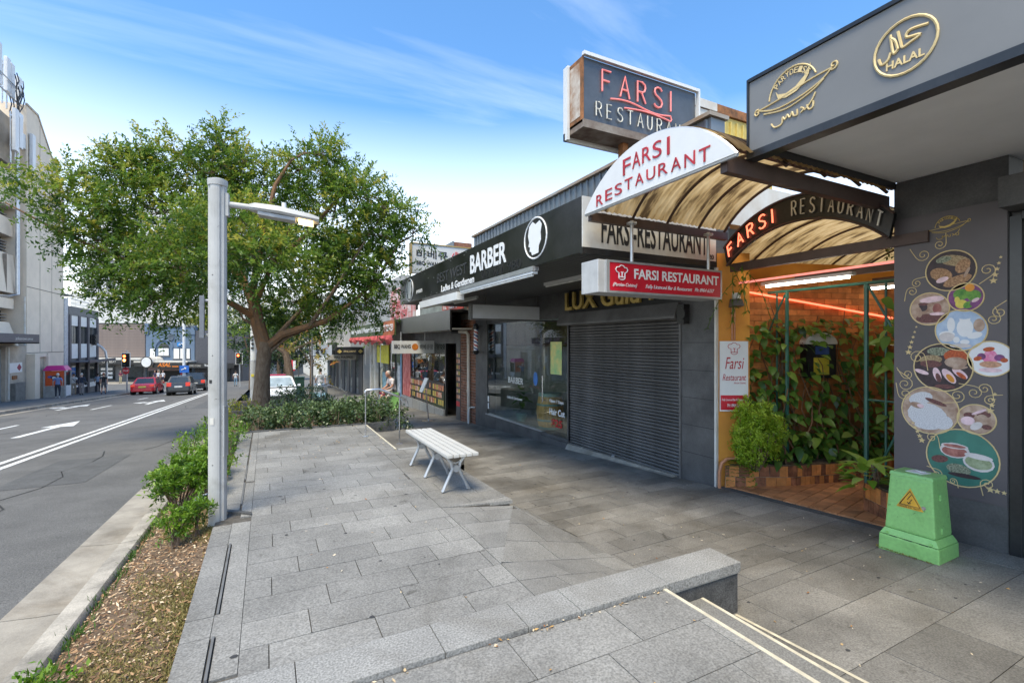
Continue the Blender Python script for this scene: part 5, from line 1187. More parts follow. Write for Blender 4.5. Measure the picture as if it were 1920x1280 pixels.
MB().tube([(5.2, 13.95, 2.38), (5.3, 13.75, 2.38), (5.40, 13.6, 2.36), (5.44, 13.55, 2.28), (5.44, 13.54, 1.9), (5.44, 13.52, -.42)], .05, 10).build("pipe", m_pvc, t, smooth=True)
for z in (2.05, .55): MB().cyl((5.44, 13.54, z), (5.44, 13.54, z + .07), .058, n=12).build("collar", m_pvc, t)
MB().tube([(5.10, 14.05, 2.38), (5.25, 13.85, 2.38)], .06, 10).build("outlet", m_fasc, t, smooth=True)
t = thing("downpipe", "thin white drain pipe curling out of the brick pier", "pipe", (5.5, 13.3, .1)); MB().tube([(5.5, 13.2, .12), (5.42, 13.22, .13), (5.38, 13.32, .1), (5.37, 13.36, -.05), (5.37, 13.36, -.46)], .02, 8).build("pipe", m_wht, t, smooth=True)

# ---- barbecue shop
bq = thing("barbecue_shop", "dark fronted barbecue shop with picture menu along its window", "shop", (5.5, 18, -.5))
MB().box(5.55, 5.9, 14.4, 21.9, 2.02, 3.1).build("window_head", m_blk, bq)
MB().box(4.80, 4.86, 13.4, 19.3, 2.42, 3.02).box(4.86, 5.55, 13.4, 19.3, 2.96, 3.02).build("awning_fascia", m_fasc, bq)
MB().box(4.87, 5.55, 13.4, 19.3, 2.44, 2.48).build("awning_soffit", m_dirtw, bq)
MB().box(5.5, 5.9, 14.38, 14.75, -1, 2.1).build("menu_pier", m_blk, bq)
frM = Frame((5.497, 0, 0), *STREET)
mk = [food("dish_a", (.85, .42, .22), (.35, .05, .03), 14), food("dish_b", (.9, .78, .6), (.6, .12, .07), 14), food("dish_c", (.45, .5, .14), (.75, .38, .08), 16)]
for r_ in range(8):
    for k in range(2):
        flat("menu_picture", frM, [[(-14.70 + k * .16, .25 + r_ * .19), (-14.57 + k * .16, .25 + r_ * .19), (-14.57 + k * .16, .37 + r_ * .19), (-14.70 + k * .16, .37 + r_ * .19)]], mk[(r_ + k) % 3], bq)
flat("red_label", frM, [[(-14.72, -.0), (-14.42, -.0), (-14.42, .16), (-14.72, .16)]], m_red, bq)
MB().box(5.55, 5.62, 14.78, 14.86, -1, 2.02).box(5.55, 5.62, 15.92, 16.02, -1, 2.02).build("door_frame", m_fasc, bq)
MB().box(5.9, 7.5, 14.4, 22, -1, -.5).box(8.0, 8.1, 14.4, 22, -1, 3).box(5.9, 8.1, 14.3, 14.4, -1, 3).box(5.7, 8.1, 21.9, 22, -1, 3).box(5.9, 8.1, 14.4, 22, 2.6, 2.7).build("interior_walls", mat("barbecue_interior", (.07, .05, .042), .8), bq)
MB().box(6.2, 6.9, 14.9, 15.7, -.5, .4).box(6.4, 6.8, 15.0, 15.5, .4, .9).build("counter", m_fasc, bq)
MB().box(5.5, 5.6, 16.03, 21.9, -1.1, -.30).build("stall_riser", mat("grey_stall_tile", (.33, .33, .32), .5, var=.05), bq)
for y in (17.0, 18.0, 19.0, 20, 21): box("riser_joint", 5.497, 5.50, y, y + .012, -1.1, -.3, m_dk, bq)
box("window_pane", 5.56, 5.572, 16.03, 21.85, -.30, 2.02, m_glass, bq)
for y in (19.9, 21.85): box("mullion", 5.53, 5.6, y, y + .07, -.3, 2.02, m_fasc, bq)
MB().box(5.545, 5.556, 16.1, 20.9, -.28, .62).build("menu_board", m_fasc, bq)
frK = Frame((5.545, 0, 0), *STREET)
rng = random.Random(8)
for r_ in range(3):
    for k in range(22):
        y = 20.8 - k * .215
        if rng.random() < .1: continue
        z0 = -.18 + r_ * .26
        flat("menu_picture", frK, [[(-y, z0), (-y + .15, z0), (-y + .15, z0 + .19), (-y, z0 + .19)]], mk[rng.randrange(3)], bq)
box("red_poster", 5.535, 5.546, 20.5, 21.8, -.28, 1.75, food("red_poster", (.75, .28, .24), (.5, .06, .05), 4), bq)
frZ = Frame((4.798, 0, 0), *STREET)
t = thing("hanging_sign", "white barbecue sign with orange badge under the dark awning", "sign", (5.3, 14.8, 1.9))
MB().box(4.0, 5.55, 17.2, 17.32, 1.66, 2.12).build("casing", m_wht, t)
fr1 = Frame((0, 17.198, 0), *CROSS)
text("lettering", "BBQ WANG", fr1, 4.06, 1.82, .6, .17, m_lblk, t, bold=.02)
flat("orange_badge", fr1, [ell(4.82, 1.9, .12)], mat("badge_orange", (.62, .2, .03), .4), t)
text("lettering", "\ubc14\ubca0\ud050\uc655", fr1, 5.0, 1.80, .5, .2, m_lblk, t)
for x in (4.3, 5.2): box("hanger", x, x + .03, 17.24, 17.28, 2.122, 2.44, m_alu, t)
t = thing("roof_sign", "large white Korean barbecue board on the roof above the black BARBER fascia", "sign", (4.4, 13.6, 4.4))
MB().box(3.72, 5.6, 13.6, 13.75, 4.05, 4.90).build("board", m_wht, t)
MB().box(3.68, 3.72, 13.58, 13.77, 4.02, 4.92).box(3.68, 5.62, 13.58, 13.77, 4.90, 4.93).box(5.58, 5.62, 13.58, 13.6, 4.02, 4.9).build("gold_frame", mat("gold_frame_mat", (.5, .36, .14), .5), t)
fr2 = Frame((0, 13.598, 0), *CROSS)
text("lettering", "\ubc14\ubca0\ud050", fr2, 3.85, 4.50, .95, .24, m_lblk, t, bold=.012)
strokes("crown", fr2, [[(5.0, 4.72), (4.94, 4.62), (5.0, 4.58), (5.08, 4.58), (5.16, 4.62), (5.12, 4.73)], [(5.05, 4.58), (5.05, 4.76)], [(5.08, 4.58), (5.09, 4.77)]], .012, m_red, t)
strokes("ring_letter", fr2, [arcpts(5.06, 4.48, .06, .06, 0, 360, 14)], .016, m_lblk, t)
text("lettering", "BBQ WANG", fr2, 3.85, 4.28, .75, .13, m_lblk, t, bold=.02)
flat("orange_badge", fr2, [ell(4.76, 4.30, .11)], MATS["badge_orange"], t)
for x in (3.9, 5.3): box("support", x, x + .06, 13.8, 13.86, 3.0, 4.05, m_brown, t)
t = thing("chimney", "square brick chimney behind the barber roof", "chimney", (5.9, 15, 4.5)); MB().box(5.5, 6.15, 15.0, 15.7, 2.9, 5.38).build("stack", m_brick, t); MB().box(5.47, 5.51, 14.98, 15.72, 2.9, 5.40).build("rendered_side", m_galv, t)
t = thing("menu_stand", "slim steel menu stand leaning outside the barbecue shop", "stand", (4.9, 14.9, -.5))
MB().tube([(4.62, 14.9, zp(4.6, 14.9)), (4.52, 14.9, .55)], .02, 8).box(4.4, 4.75, 14.75, 15.05, zp(4.6, 14.9), zp(4.6, 14.9) + .02).build("pole", m_steel, t); MB().hexa([(4.36, 14.75, .48), (4.36, 15.1, .48), (4.39, 15.1, .48), (4.39, 14.75, .48)], [(4.55, 14.75, .92), (4.55, 15.1, .92), (4.58, 15.1, .92), (4.58, 14.75, .92)]).build("board", m_alu, t)
# red poster wall and banners above
t = thing("wall_sign", "red and white poster panel on the wall above the barbecue awning", "sign", (5.2, 21, 3.5))
MB().box(5.0, 5.1, 18.0, 22.0, 3.05, 4.4).build("board", food("red_board", (.75, .72, .7), (.6, .06, .05), 2.2), t)
frT = Frame((4.998, 0, 0), *STREET); text("lettering", "Hair Salon", frT, -21.6, 3.5, 1.6, .5, m_red, t, bold=.02); text("lettering", "02 7220 6250", frT, -21.6, 3.12, 2.6, .3, m_red, t, bold=.02)
t = thing("wall_sign", "grey glass and red strip sign under the end of the BARBER fascia", "sign", (5.2, 15, 3.3))
MB().box(5.2, 5.3, 13.3, 17.9, 3.04, 3.5).build("board", mat("grey_green_board", (.3, .34, .31), .5, var=.2, scale=3), t); box("red_strip", 5.18, 5.199, 13.3, 15.2, 3.06, 3.5, mat("strip_red", (.68, .06, .03), .5), t)
text("lettering", "02 1220 8", Frame((5.18, 0, 0), *STREET), -15.1, 3.12, 1.3, .3, m_let, t, bold=.02)

# ---- next shops down the street
m_shf = mat("shopfront_grey", (.075, .078, .083), .6, var=.08)
sh = thing("green_banner_shop", "shop under a long green banner with a red fabric valance", "shop", (5.5, 27, -1))
MB().box(4.62, 4.68, 19.5, 31, 2.36, 3.0).build("green_banner", food("green_banner", (.10, .13, .05), (.03, .05, .02), 1.5), sh)
MB().box(4.608, 4.62, 19.52, 21.6, 2.38, 2.98).build("orange_panel", food("orange_panel", (.55, .16, .03), (.35, .06, .02), 2), sh)
frH = Frame((4.606, 0, 0), *STREET)
text("lettering", "Asian Vegetarian & Western Hot Dishes", frH, -30.6, 2.5, 8.4, .36, m_let, sh, bold=.02); text("lettering", "02 7220-6250", frH, -21.5, 2.55, 1.8, .3, m_let, sh, bold=.02)
mb = MB(); kk = 48
for i in range(kk + 1):
    y = 19.6 + 11 * i / kk; sag = .16 + .2 * abs(math.sin(i * .42)) + .04 * math.sin(i * 1.7)
    mb.v += [(4.55 + .05 * math.sin(i * 1.3), y, 2.38), (4.50 + .08 * math.sin(i * 1.3 + .5), y, 2.34 - sag * .5), (4.60 + .03 * math.sin(i * 2.1), y, 2.34 - sag)]
for i in range(kk): mb.f += [(3 * i, 3 * i + 1, 3 * i + 4, 3 * i + 3), (3 * i + 1, 3 * i + 2, 3 * i + 5, 3 * i + 4)]
mb.build("fabric_valance", mat("red_fabric", (.55, .09, .085), .8, var=.15, scale=3), sh, smooth=True)
MB().box(4.7, 6.0, 19.5, 31, 2.9, 3.0).build("awning_deck", m_soff, sh)
MB().box(5.55, 6.0, 22.05, 31.2, 2.0, 5.2).build("wall", mat("upper_render_grey", (.42, .42, .40), .8, var=.08, scale=1), sh)
box("window_pane", 5.6, 5.612, 22.1, 27.2, -.9, 2.0, m_glass, sh)
MB().box(6.6, 6.7, 22, 31, -2, 2).build("interior_walls", m_int, sh)
for y in (22.05, 23.4, 24.7, 27.2): box("mullion", 5.56, 5.63, y, y + .08, -1.6, 2.0, m_blk2, sh)
box("stall_riser", 5.57, 5.66, 22.1, 27.2, -1.6, -.9, m_shf, sh)
box("yellow_panel", 5.2, 5.24, 23.2, 25.9, 1.05, 1.95, mat("yellow_panel_mat", (.66, .58, .04), .5), sh)
for y, w, z0, z1, c in ((22.5, .5, -.3, 1.0, (.7, .68, .66)), (25.5, .9, -.5, .5, (.3, .5, .55)), (26.3, .5, -.6, .7, (.7, .6, .4)), (22.2, .25, -.6, 1.6, (.2, .4, .6))):
    box("window_poster", 5.585, 5.598, y, y + w, z0, z1, mat("poster_%d" % int(y * 10), c, .6, scale=5, var=.2), sh)
for y in (27.3, 28.6): MB().box(5.4, 5.58, y, y + .35, -2, 2.1).build("white_column", m_dirtw, sh)
MB().box(5.5, 5.6, 27.7, 28.55, -1.4, 1.9).build("cream_door", mat("cream_door_mat", (.5, .47, .38), .6), sh)
t = thing("hanging_hooks", "row of metal hooks hanging under the red fabric valance", "hooks", (4.7, 23, 2))
for y in (20.4, 22.6, 24.2, 26.4): MB().tube([(4.7, y, 2.3), (4.7, y, .95), (4.74, y + .08, .85), (4.74, y + .16, .95), (4.72, y + .17, 1.3)], .018, 6).build("hook", m_alu, t, smooth=True)
fars = [(31.5, 36.5, "dark shop under a black sign with gold diamonds", m_shf), (36.8, 43, "grey panelled shop with a narrow white awning edge", mat("panel_grey", (.12, .125, .13), .6)), (43.3, 52, "dark shopfront far along the right footpath", m_shf)]
for i, (y0, y1, lab, m_) in enumerate(fars):
    s3 = thing("row_shop", lab, "shop", (5.5, (y0 + y1) / 2, -2))
    MB().box(5.5, 6.4, y0, y1, zp(5.5, y1) - .3, 4.4).build("wall", mat("far_upper_render", (.36, .35, .33), .8, var=.1, scale=1), s3)
    k = 0; y = y0 + .2
    while y < y1 - .9:
        if k % 2: box("window_pane", 5.47, 5.498, y, y + 1.1, zp(5.5, y) + .3, 1.55, m_glass, s3)
        else: box("dark_panel", 5.42, 5.498, y, y + 1.3, zp(5.5, y) - .2, 1.6, m_, s3)
        y += 1.3; k += 1
    MB().box(3.9, 5.5, y0, y1, 1.75, 1.82).box(3.85, 3.9, y0, y1, 1.6, 2.1).build("awning", m_fasc if i == 0 else m_dirtw, s3)
t = thing("hanging_sign", "black sign with gold diamonds hanging over the footpath", "sign", (4.6, 31.2, 1.6)); MB().box(3.75, 5.45, 31.2, 31.3, 1.35, 1.75).build("board", m_fasc, t)
frV = Frame((0, 31.198, 0), *CROSS); flat("gold_diamond", frV, [[(3.85, 1.55), (4.0, 1.42), (4.15, 1.55), (4.0, 1.68)][::1], [(5.1, 1.55), (5.25, 1.42), (5.4, 1.55), (5.25, 1.68)]], m_gold, t); text("lettering", "BRILLIANT", frV, 4.25, 1.5, .75, .11, m_goldp, t)
t = thing("hanging_sign", "pale sign with dark lettering hanging below the black diamond sign", "sign", (4.6, 34, 1.2)); MB().box(3.6, 5.45, 34.0, 34.1, .95, 1.3).build("board", m_dirtw, t); text("lettering", "WALL BUILDINGS", Frame((0, 33.998, 0), *CROSS), 4.0, 1.05, 1.2, .15, m_lblk, t, bold=.02)
t = thing("projecting_sign", "small white scribbled sign on a post among the branches", "sign", (2.7, 31, 1)); MB().box(2.4, 3.6, 31.6, 31.7, 1.3, 1.95).build("board", m_wht, t); strokes("scribble", Frame((0, 31.598, 0), *CROSS), [spiral(2.8, 1.7, .15, 2), spiral(3.1, 1.55, .15, 1.8, 90), spiral(2.75, 1.45, .1, 1.5)], .03, m_lblk, t)
MB().tube([(2.5, 31.65, zp(2.5, 31.6)), (2.5, 31.65, 2.6)], .04, 8).build("post", m_blk2, t)

# ================================================================ ACROSS THE ROAD
m_bei = mat("beige_precast", (.76, .65, .52), .85, var=.05, scale=.7, speck=.05, speckscale=20)
m_beid = mat("beige_precast_weathered", (.50, .43, .35), .9, var=.13, scale=.8)
m_louv = mat("louvre_metal", (.42, .42, .42), .4, metal=.3)
m_wing = mat("dark_window_glass", (.025, .035, .037), .06, var=.25, scale=.6, spec=.9)
bg_ = thing("concrete_building", "tall beige precast concrete building with phone antennas on its roof", "building", (-15, 48, -2))
MB().hexa([(-16.6, 45.5, -3.5), (-15.0, 45.5, -3.5), (-15.0, 45.5, 18.75), (-16.6, 45.5, 18.75)], [(-16.6, 47.3, -3.5), (-15.0, 47.3, -3.5), (-15.0, 47.3, 18.75), (-16.6, 47.3, 18.75)]).hexa([(-16.6, 47.3, -3.5), (-15.0, 47.3, -3.5), (-15.0, 47.3, 18.75), (-16.6, 47.3, 18.75)], [(-16.6, 52.4, -3.5), (-15.0, 52.4, -3.5), (-15.0, 52.4, 14.4), (-16.6, 52.4, 14.4)]).build("end_tower", m_bei, bg_)
MB().box(-30, -16.6, 30, 52.4, -3.5, 13.5).build("main_block", m_beid, bg_)
MB().hexa([(-15.06, 45.45, 18.75), (-14.95, 45.45, 18.75), (-14.95, 47.3, 18.75), (-15.06, 47.3, 18.75)], [(-15.06, 45.45, 18.9), (-14.95, 45.45, 18.9), (-14.95, 47.35, 18.9), (-15.06, 47.35, 18.9)]).hexa([(-15.06, 47.3, 18.76), (-14.95, 47.3, 18.76), (-14.95, 52.4, 14.41), (-15.06, 52.4, 14.41)], [(-15.06, 47.35, 18.9), (-14.95, 47.35, 18.9), (-14.95, 52.4, 14.56), (-15.06, 52.4, 14.56)]).build("roof_coping", m_beid, bg_)
for z in (12.1, 6.02, 1.35): box("panel_joint", -14.998, -14.985, 45.5, 52.4, z, z + .05, mat("joint_line", (.25, .21, .17), .9), bg_)
for y in (47.7, 49.9): box("panel_joint", -14.998, -14.988, y, y + .03, 1.4, 16.3 if y > 49 else 18.2, MATS["joint_line"], bg_)
def band(name, z0, z1, x, m, y1=45.45, slope=0.0):
    return MB().hexa([(-16.6, 28, z0), (x, 28, z0), (x, y1, z0), (-16.6, y1, z0)], [(-16.6, 28, z1), (x + slope, 28, z1), (x + slope, y1, z1), (-16.6, y1, z1)]).build(name, m, bg_)
band("spandrel", 11.3, 13.7, -15.5, m_bei); band("spandrel", 9.4, 10.6, -15.7, m_bei)
band("spandrel", 5.45, 8.1, -15.35, m_bei, 45.2, -.25); band("ledge", 4.4, 5.1, -15.5, m_bei, 45.0); band("spandrel", 1.9, 3.5, -15.2, m_bei, 44.9, -.5)
band("spandrel", 14.4, 17.6, -15.8, m_beid)
for z0, z1 in ((8.2, 9.35), (3.6, 4.3), (13.75, 14.35), (10.65, 11.25)):
    band("dark_recess", z0, z1, -16.3, m_wing)
    k = int((z1 - z0) / .2)
    for i in range(k): band("louvre", z0 + .05 + i * .2, z0 + .1 + i * .2, -16.0, m_louv)
for y in (38.5, 41.0, 43.6):
    for z0, z1, x in ((5.5, 8.0, -15.36), (11.35, 13.6, -15.49)): box("panel_joint", x - .2, x + .008, y, y + .03, z0, z1, MATS["joint_line"], bg_)
MB().box(-16.6, -14.0, 28, 44.45, 2.04, 2.12).box(-14.06, -14.0, 28, 44.45, 2.04, 2.66).build("sign_fascia", mat("purple_grey_fascia", (.085, .078, .095), .5), bg_)
text("lettering", "jacksonrowe.com.au", Frame((-14.0, 40.9, 2.2), (0, 1, 0), (0, 0, 1)), 0, 0, 2.5, .26, m_dirtw, bg_)
MB().box(-16.6, -15.0, 42.45, 45.49, -3.5, 1.85).build("base_wall", m_beid, bg_)
rd = box("roller_door", -16.6, -15.2, 28, 42.4, -3.5, 1.7, mat("roller_door_grey", (.30, .31, .32), .5), bg_)
for i in range(26): box("door_rib", -15.2, -15.17, 28.2, 42.3, -2.6 + i * .16, -2.53 + i * .16, MATS["roller_door_grey"], rd)
box("electric_cabinet", -15.0, -14.75, 43.1, 44.6, -2.2, -.6, mat("cabinet_grey", (.18, .175, .16), .6), bg_)
sgn = box("plate_sign", -15.0, -14.96, 42.9, 44.7, .1, .75, m_wht, bg_)
flat("red_diamond", Frame((-14.96, 0, 0), (0, 1, 0), (0, 0, 1)), [[(43.9, .42), (44.25, .18), (44.6, .42), (44.25, .68)]], mat("diamond_red", (.3, .02, .06), .5), sgn)
box("meter_box", -15.0, -14.93, 43.3, 43.9, -.35, -.1, m_rust, bg_)
MB().box(-15.0, -14.55, 45.45, 46.3, -3.5, 1.3).box(-15.0, -14.7, 48.3, 48.6, -3.5, 1.3).box(-15.0, -14.8, 46.3, 48.3, 1.05, 1.3).build("portal", m_bei, bg_)
box("side_door", -14.99, -14.95, 46.32, 48.28, -2.4, 1.0, mat("cream_panel_door", (.47, .43, .33), .6), bg_)
MB().tube([(-15.2, 44.7, 16.0), (-15.2, 44.7, 5.4), (-15.5, 44.2, 5.2), (-16, 42, 5.2)], .12, 8).build("cable_pipe", m_alu, bg_, smooth=True)
MB().tube([(-15.0, 45.2, 5.3), (-15.0, 45.2, 1.9)], .06, 6).tube([(-14.95, 42.7, 1.8), (-14.95, 42.7, -1.6)], .06, 6).build("downpipe", m_dirtw, bg_, smooth=True)
m_ant = mat("antenna_white", (.68, .69, .70), .45, var=.03)
def antenna(label, y, z0, z1, x=-15.5, w=.26):
    t = thing("phone_antenna", label, "antenna", (x, y, z0), "phone antennas on the beige roof")
    MB().box(x - .1, x + .1, y - w, y + w, z0, z1).build("panel", m_ant, t, bevel=.05)
    MB().cyl((x - .25, y, z0 - .8), (x - .25, y, z1 - .2), .05, n=8).box(x - .3, x - .1, y - .05, y + .05, z0 + .3, z0 + .4).box(x - .3, x - .1, y - .05, y + .05, z1 - .5, z1 - .4).build("mount", m_alu, t)
    return t
for lab, y, z0, z1 in (("broad white phone antenna cut by the left picture edge", 42.9, 18.9, 21.6), ("white phone antenna standing second from the left on the roof", 44.1, 18.9, 21.2), ("white phone antenna standing third on the roof", 44.7, 18.8, 21.1), ("white phone antenna nearest the roof corner", 45.75, 18.8, 20.7), ("white phone antenna hung below the roof edge beside the cable pipe", 46.0, 14.3, 16.9), ("white phone antenna low at the left picture edge", 43.4, 14.8, 17.6), ("small white phone antenna low beside the pipe top", 44.0, 15.2, 17.3)):
    antenna(lab, y, z0, z1, -14.85 if z0 < 17 else -15.5)
t = thing("antenna_frame", "grey steel frame and black cables carrying the roof antennas", "frame", (-15.3, 44.5, 18)); MB().tube([(-15.3, 41, 18.6), (-15.3, 46.6, 18.6)], .05, 6).tube([(-15.3, 41, 19.6), (-15.3, 46, 19.6)], .04, 6).build("rail", m_alu, t)
rng = random.Random(2); mb = MB()
for i in range(9):
    y = rng.uniform(43.5, 45.6); z = rng.uniform(18.4, 20.5); mb.tube([(-15.2, y, z), (-15.1, y + rng.uniform(-.2, .2), z - .5), (-15.15, y + rng.uniform(-.4, .4), z - 1.1), (-15.2, 44.7, z - 1.9)], .035, 5)
mb.build("cable", m_fasc, t, smooth=True)
MB().box(-15.3, -15.0, 44.5, 45.0, 17.3, 17.8).box(-15.3, -15.0, 44.9, 45.4, 15.6, 16.6).build("radio_box", m_alu, t)

# grey and white two storey block
m_pg = mat("purple_grey_frame", (.095, .085, .095), .6); m_dg = mat("dark_grey_band", (.13, .13, .135), .6)
gw = thing("office_building", "two storey grey and white panelled block next to the beige building", "building", (-15, 57, -2.5))
MB().box(-30, -15.05, 52.45, 61.2, -3.6, 5.2).build("wall", m_dg, gw)
MB().box(-30, -14.95, 52.42, 53.25, -3.6, 5.85).build("white_end", mat("pale_grey_end", (.5, .51, .53), .6), gw)
MB().box(-15.6, -14.85, 52.42, 54.3, 6.1, 6.2).build("roof_edge", m_dg, gw)
MB().box(-15.05, -14.9, 53.25, 61.2, 4.5, 5.25).build("parapet", m_dg, gw)
for y in (53.28, 55.6, 58.0, 60.75): box("mullion", -15.05, -14.85, y, y + .42, -3.6, 4.5, m_pg, gw)
for y0, y1 in ((53.72, 55.58), (56.04, 57.98), (58.44, 60.73)):
    box("white_panel", -15.04, -14.95, y0, y1, 3.6, 4.48, m_wht, gw); w_ = box("window", -15.04, -14.98, y0, y1, 2.05, 3.58, m_wing, gw); box("white_panel", -15.04, -14.95, y0, y1, .75, 2.03, m_wht, gw)
    box("window_frame", -14.98, -14.965, (y0 + y1) / 2 - .03, (y0 + y1) / 2 + .03, 2.05, 3.58, m_dg, w_)
    box("shop_window", -15.04, -14.98, y0, y1, -1.6, .1, m_wing, gw)
    w_ = box("white_panel", -15.04, -14.93, y0, y1, zr(y1) + .75, -1.62, m_wht, gw)
MB().box(-15.0, -13.6, 53.3, 61.3, .42, .5).box(-13.65, -13.55, 53.3, 61.3, .38, .62).build("awning", m_pg, gw)
MB().tube([(-15.2, 54.0, 5.2), (-15.2, 54.0, 6.0), (-15.2, 59.4, 5.9), (-15.2, 59.4, 5.2)], .04, 5).tube([(-15.2, 54.0, 5.6), (-15.2, 59.4, 5.55)], .03, 5).build("roof_rail", m_alu, gw)
# faces beyond the crossing look straight back at the camera
RV, FV = Vector((math.cos(TH), -math.sin(TH), 0)), Vector((math.sin(TH), math.cos(TH), 0))
def far_thing(name, label, cat, lat, dep, z, group=None):
    p = RV * lat + FV * dep
    t = thing(name, label, cat, (p.x, p.y, z), group, local=True); t.rotation_euler = (0, 0, -TH); return t
frF = Frame((0, -.012, 0), *CROSS)
GZ = -3.6
t = far_thing("department_store", "huge blank white block rising behind the far shops", "building", -70, 100, -4)
MB().box(-22, 32, 0, 30, -2, 16.5).build("wall", mat("white_block_wall", (.66, .65, .62), .8, var=.02), t)
for i in range(10): box("block_joint", -22, 32, -.012, 0, 2 + i * 1.4, 2.05 + i * 1.4, mat("block_joint_mat", (.52, .51, .48), .9), t)
for i in range(18): box("block_joint", -21 + i * 3, -20.95 + i * 3, -.010, 0, 2, 16.4, MATS["block_joint_mat"], t)
t = far_thing("white_tower", "pale office block with rows of windows far behind the tree", "building", -88, 120, -4)
MB().box(-18, 14, 0, 20, -2, 40).build("wall", mat("white_office_wall", (.68, .68, .68), .7, var=.02), t)
for r_ in range(9):
    for k in range(9): box("window", -17 + k * 3.5, -14.6 + k * 3.5, -.03, 0, 4 + r_ * 4, 5.9 + r_ * 4, m_wing, t)
m_wb = mat("brown_weatherboard", (.21, .165, .145), .75, var=.06, scale=2)
t = far_thing("weatherboard_shop", "brown weatherboard fronted shop at the far corner", "shop", -57, 70, GZ); 
MB().box(-5.4, 3.55, .02, 8, -.3, 8.55).build("wall", m_dg, t)
bm_ = MB().hexa([(-5.4, -.05, 0), (3.5, -.05, 0), (3.5, .02, 0), (-5.4, .02, 0)], [(-5.4, -.01, .225), (3.5, -.01, .225), (3.5, .02, .225), (-5.4, .02, .225)]).build("weatherboard", m_wb, t)
for i in range(21):
    o = bm_ if i == 0 else bm_.copy()
    if i: C.objects.link(o)
    o.location = (0, 0, 3.75 + i * .226)
MB().box(-5.4, 3.55, -.04, .3, 8.52, 8.66).build("coping", m_fasc, t)
MB().box(-5.6, 4.2, -1.8, 0, 3.35, 3.62).build("awning", m_dirtw, t); MB().box(-5.6, 4.2, -1.85, -1.8, 2.75, 3.36).build("awning_fascia", m_fasc, t)
text("lettering", "CITY BEAT", Frame((0, -1.862, 0), *CROSS), -1.2, 2.95, 2, .28, m_dirtw, t); strokes("round_logo", Frame((0, -1.862, 0), *CROSS), [arcpts(2.2, 3.05, .25, .22, 0, 360, 14), arcpts(2.35, 3.05, .25, .22, 0, 360, 14)], .04, m_dirtw, t)
for x0, x1 in ((-3.6, -2.2), (-2.0, -.9), (1.0, 3.2)): box("shop_window", x0, x1, -.06, .02, .3, 2.5, m_wing, t)
for x0 in (-2.9, -1.9): 
    for r_ in range(3): box("window_card", x0, x0 + .7, -.075, -.061, .6 + r_ * .6, .95 + r_ * .6, m_wht, t)
m_blu = mat("blue_render", (.125, .18, .26), .75, var=.06, scale=1.2)
t = far_thing("blue_shop", "blue rendered shop with an arched upper window and round sign", "shop", -50.3, 70, GZ)
MB().box(-3.1, 4.0, .02, 8, -.3, 8.1).box(-3.2, -2.7, -.1, .4, 7.0, 8.6).box(3.5, 4.1, -.1, .4, 7.0, 8.3).build("wall", m_blu, t)
MB().box(-2.7, 4.0, -.12, .2, 8.1, 8.22).build("cornice", m_dg, t)
MB().tube([(1.0 - .45 + 1.25 * math.cos(R(a)) - 1.0, -.02, 5.0 + 1.25 * math.sin(R(a))) for a in range(0, 181, 15)], .14, 6).build("arch_moulding", m_blu, t, smooth=True)
aw = flat("arched_window", frF, [[(-1.22, 3.9), (.32, 3.9), (.32, 5.0)] + [(-.45 + .77 * math.cos(R(a)), 5.0 + .77 * math.sin(R(a))) for a in range(15, 166, 15)] + [(-1.22, 5.0)]], m_wing, t, lift=.04, depth=.03)
for a in (-1.18, -.42): box("blind", a, a + .72, -.1, -.085, 3.95, 5.0, m_wht, aw)
for x0, x1 in ((-2.5, -1.7), (.95, 1.85), (1.92, 2.75), (2.82, 3.4)):
    w_ = box("window", x0, x1, -.05, .02, 3.45, 5.0, m_wing, t); box("blind", x0 + .05, x1 - .05, -.06, -.051, 3.5, 4.95, m_wht, w_)
MB().box(-2.6, -1.6, -.12, .02, 3.35, 3.45).box(-1.35, .45, -.12, .02, 3.78, 3.9).box(.85, 3.5, -.12, .02, 3.35, 3.45).build("sill", m_dg, t)
MB().cyl((.55, -.1, 6.6), (.55, .02, 6.6), .5, n=20).build("round_vent", mat("vent_blue_grey", (.1, .13, .17), .7), t)
MB().box(1.55, 2.65, -.12, .02, 5.3, 5.85).build("blue_sign", mat("bright_blue_sign", (.01, .22, .6), .5), t)
strokes("house_mark", Frame((0, -.12, 0), *CROSS), [[(1.75, 5.45), (1.85, 5.6), (2.1, 5.72), (2.35, 5.6), (2.45, 5.45)], [(1.9, 5.45), (2.1, 5.55), (2.3, 5.45)]], .045, m_wht, t)
MB().box(-3.3, 4.3, -2.0, 0, 3.0, 3.2).build("awning", m_dirtw, t); MB().box(-.6, 4.3, -2.05, -2.0, 2.2, 3.0).build("awning_fascia", m_fasc, t)
text("lettering", "ASAL", Frame((0, -2.06, 0), *CROSS), .1, 2.4, 1.9, .55, mat("orange_lettering", (.8, .22, .02), .5), t, bold=.03, shear=.3); text("lettering", "sweets", Frame((0, -2.06, 0), *CROSS), 2.2, 2.35, .9, .22, MATS["orange_lettering"], t, bold=.03)
MB().cyl((-1.2, -2.3, 3.05), (-1.2, 0, 3.05), .75, n=24).build("barrel_awning", m_dirtw, t, smooth=True); MB().cyl((-1.2, -2.4, 3.05), (-1.2, -2.31, 3.05), .8, n=24).build("round_sign", m_fasc, t); MB().cyl((-1.2, -2.43, 3.05), (-1.2, -2.405, 3.05), .68, n=24).build("round_face", m_wht, t)
MB().box(-3.2, -.7, -2.05, -2.0, 2.45, 2.95).build("awning_fascia", m_fasc, t); MB().box(-2.5, 3.4, -.4, -.3, 1.75, 2.2).build("picture_strip", food("picture_strip", (.3, .18, .16), (.1, .09, .12), 3), t)
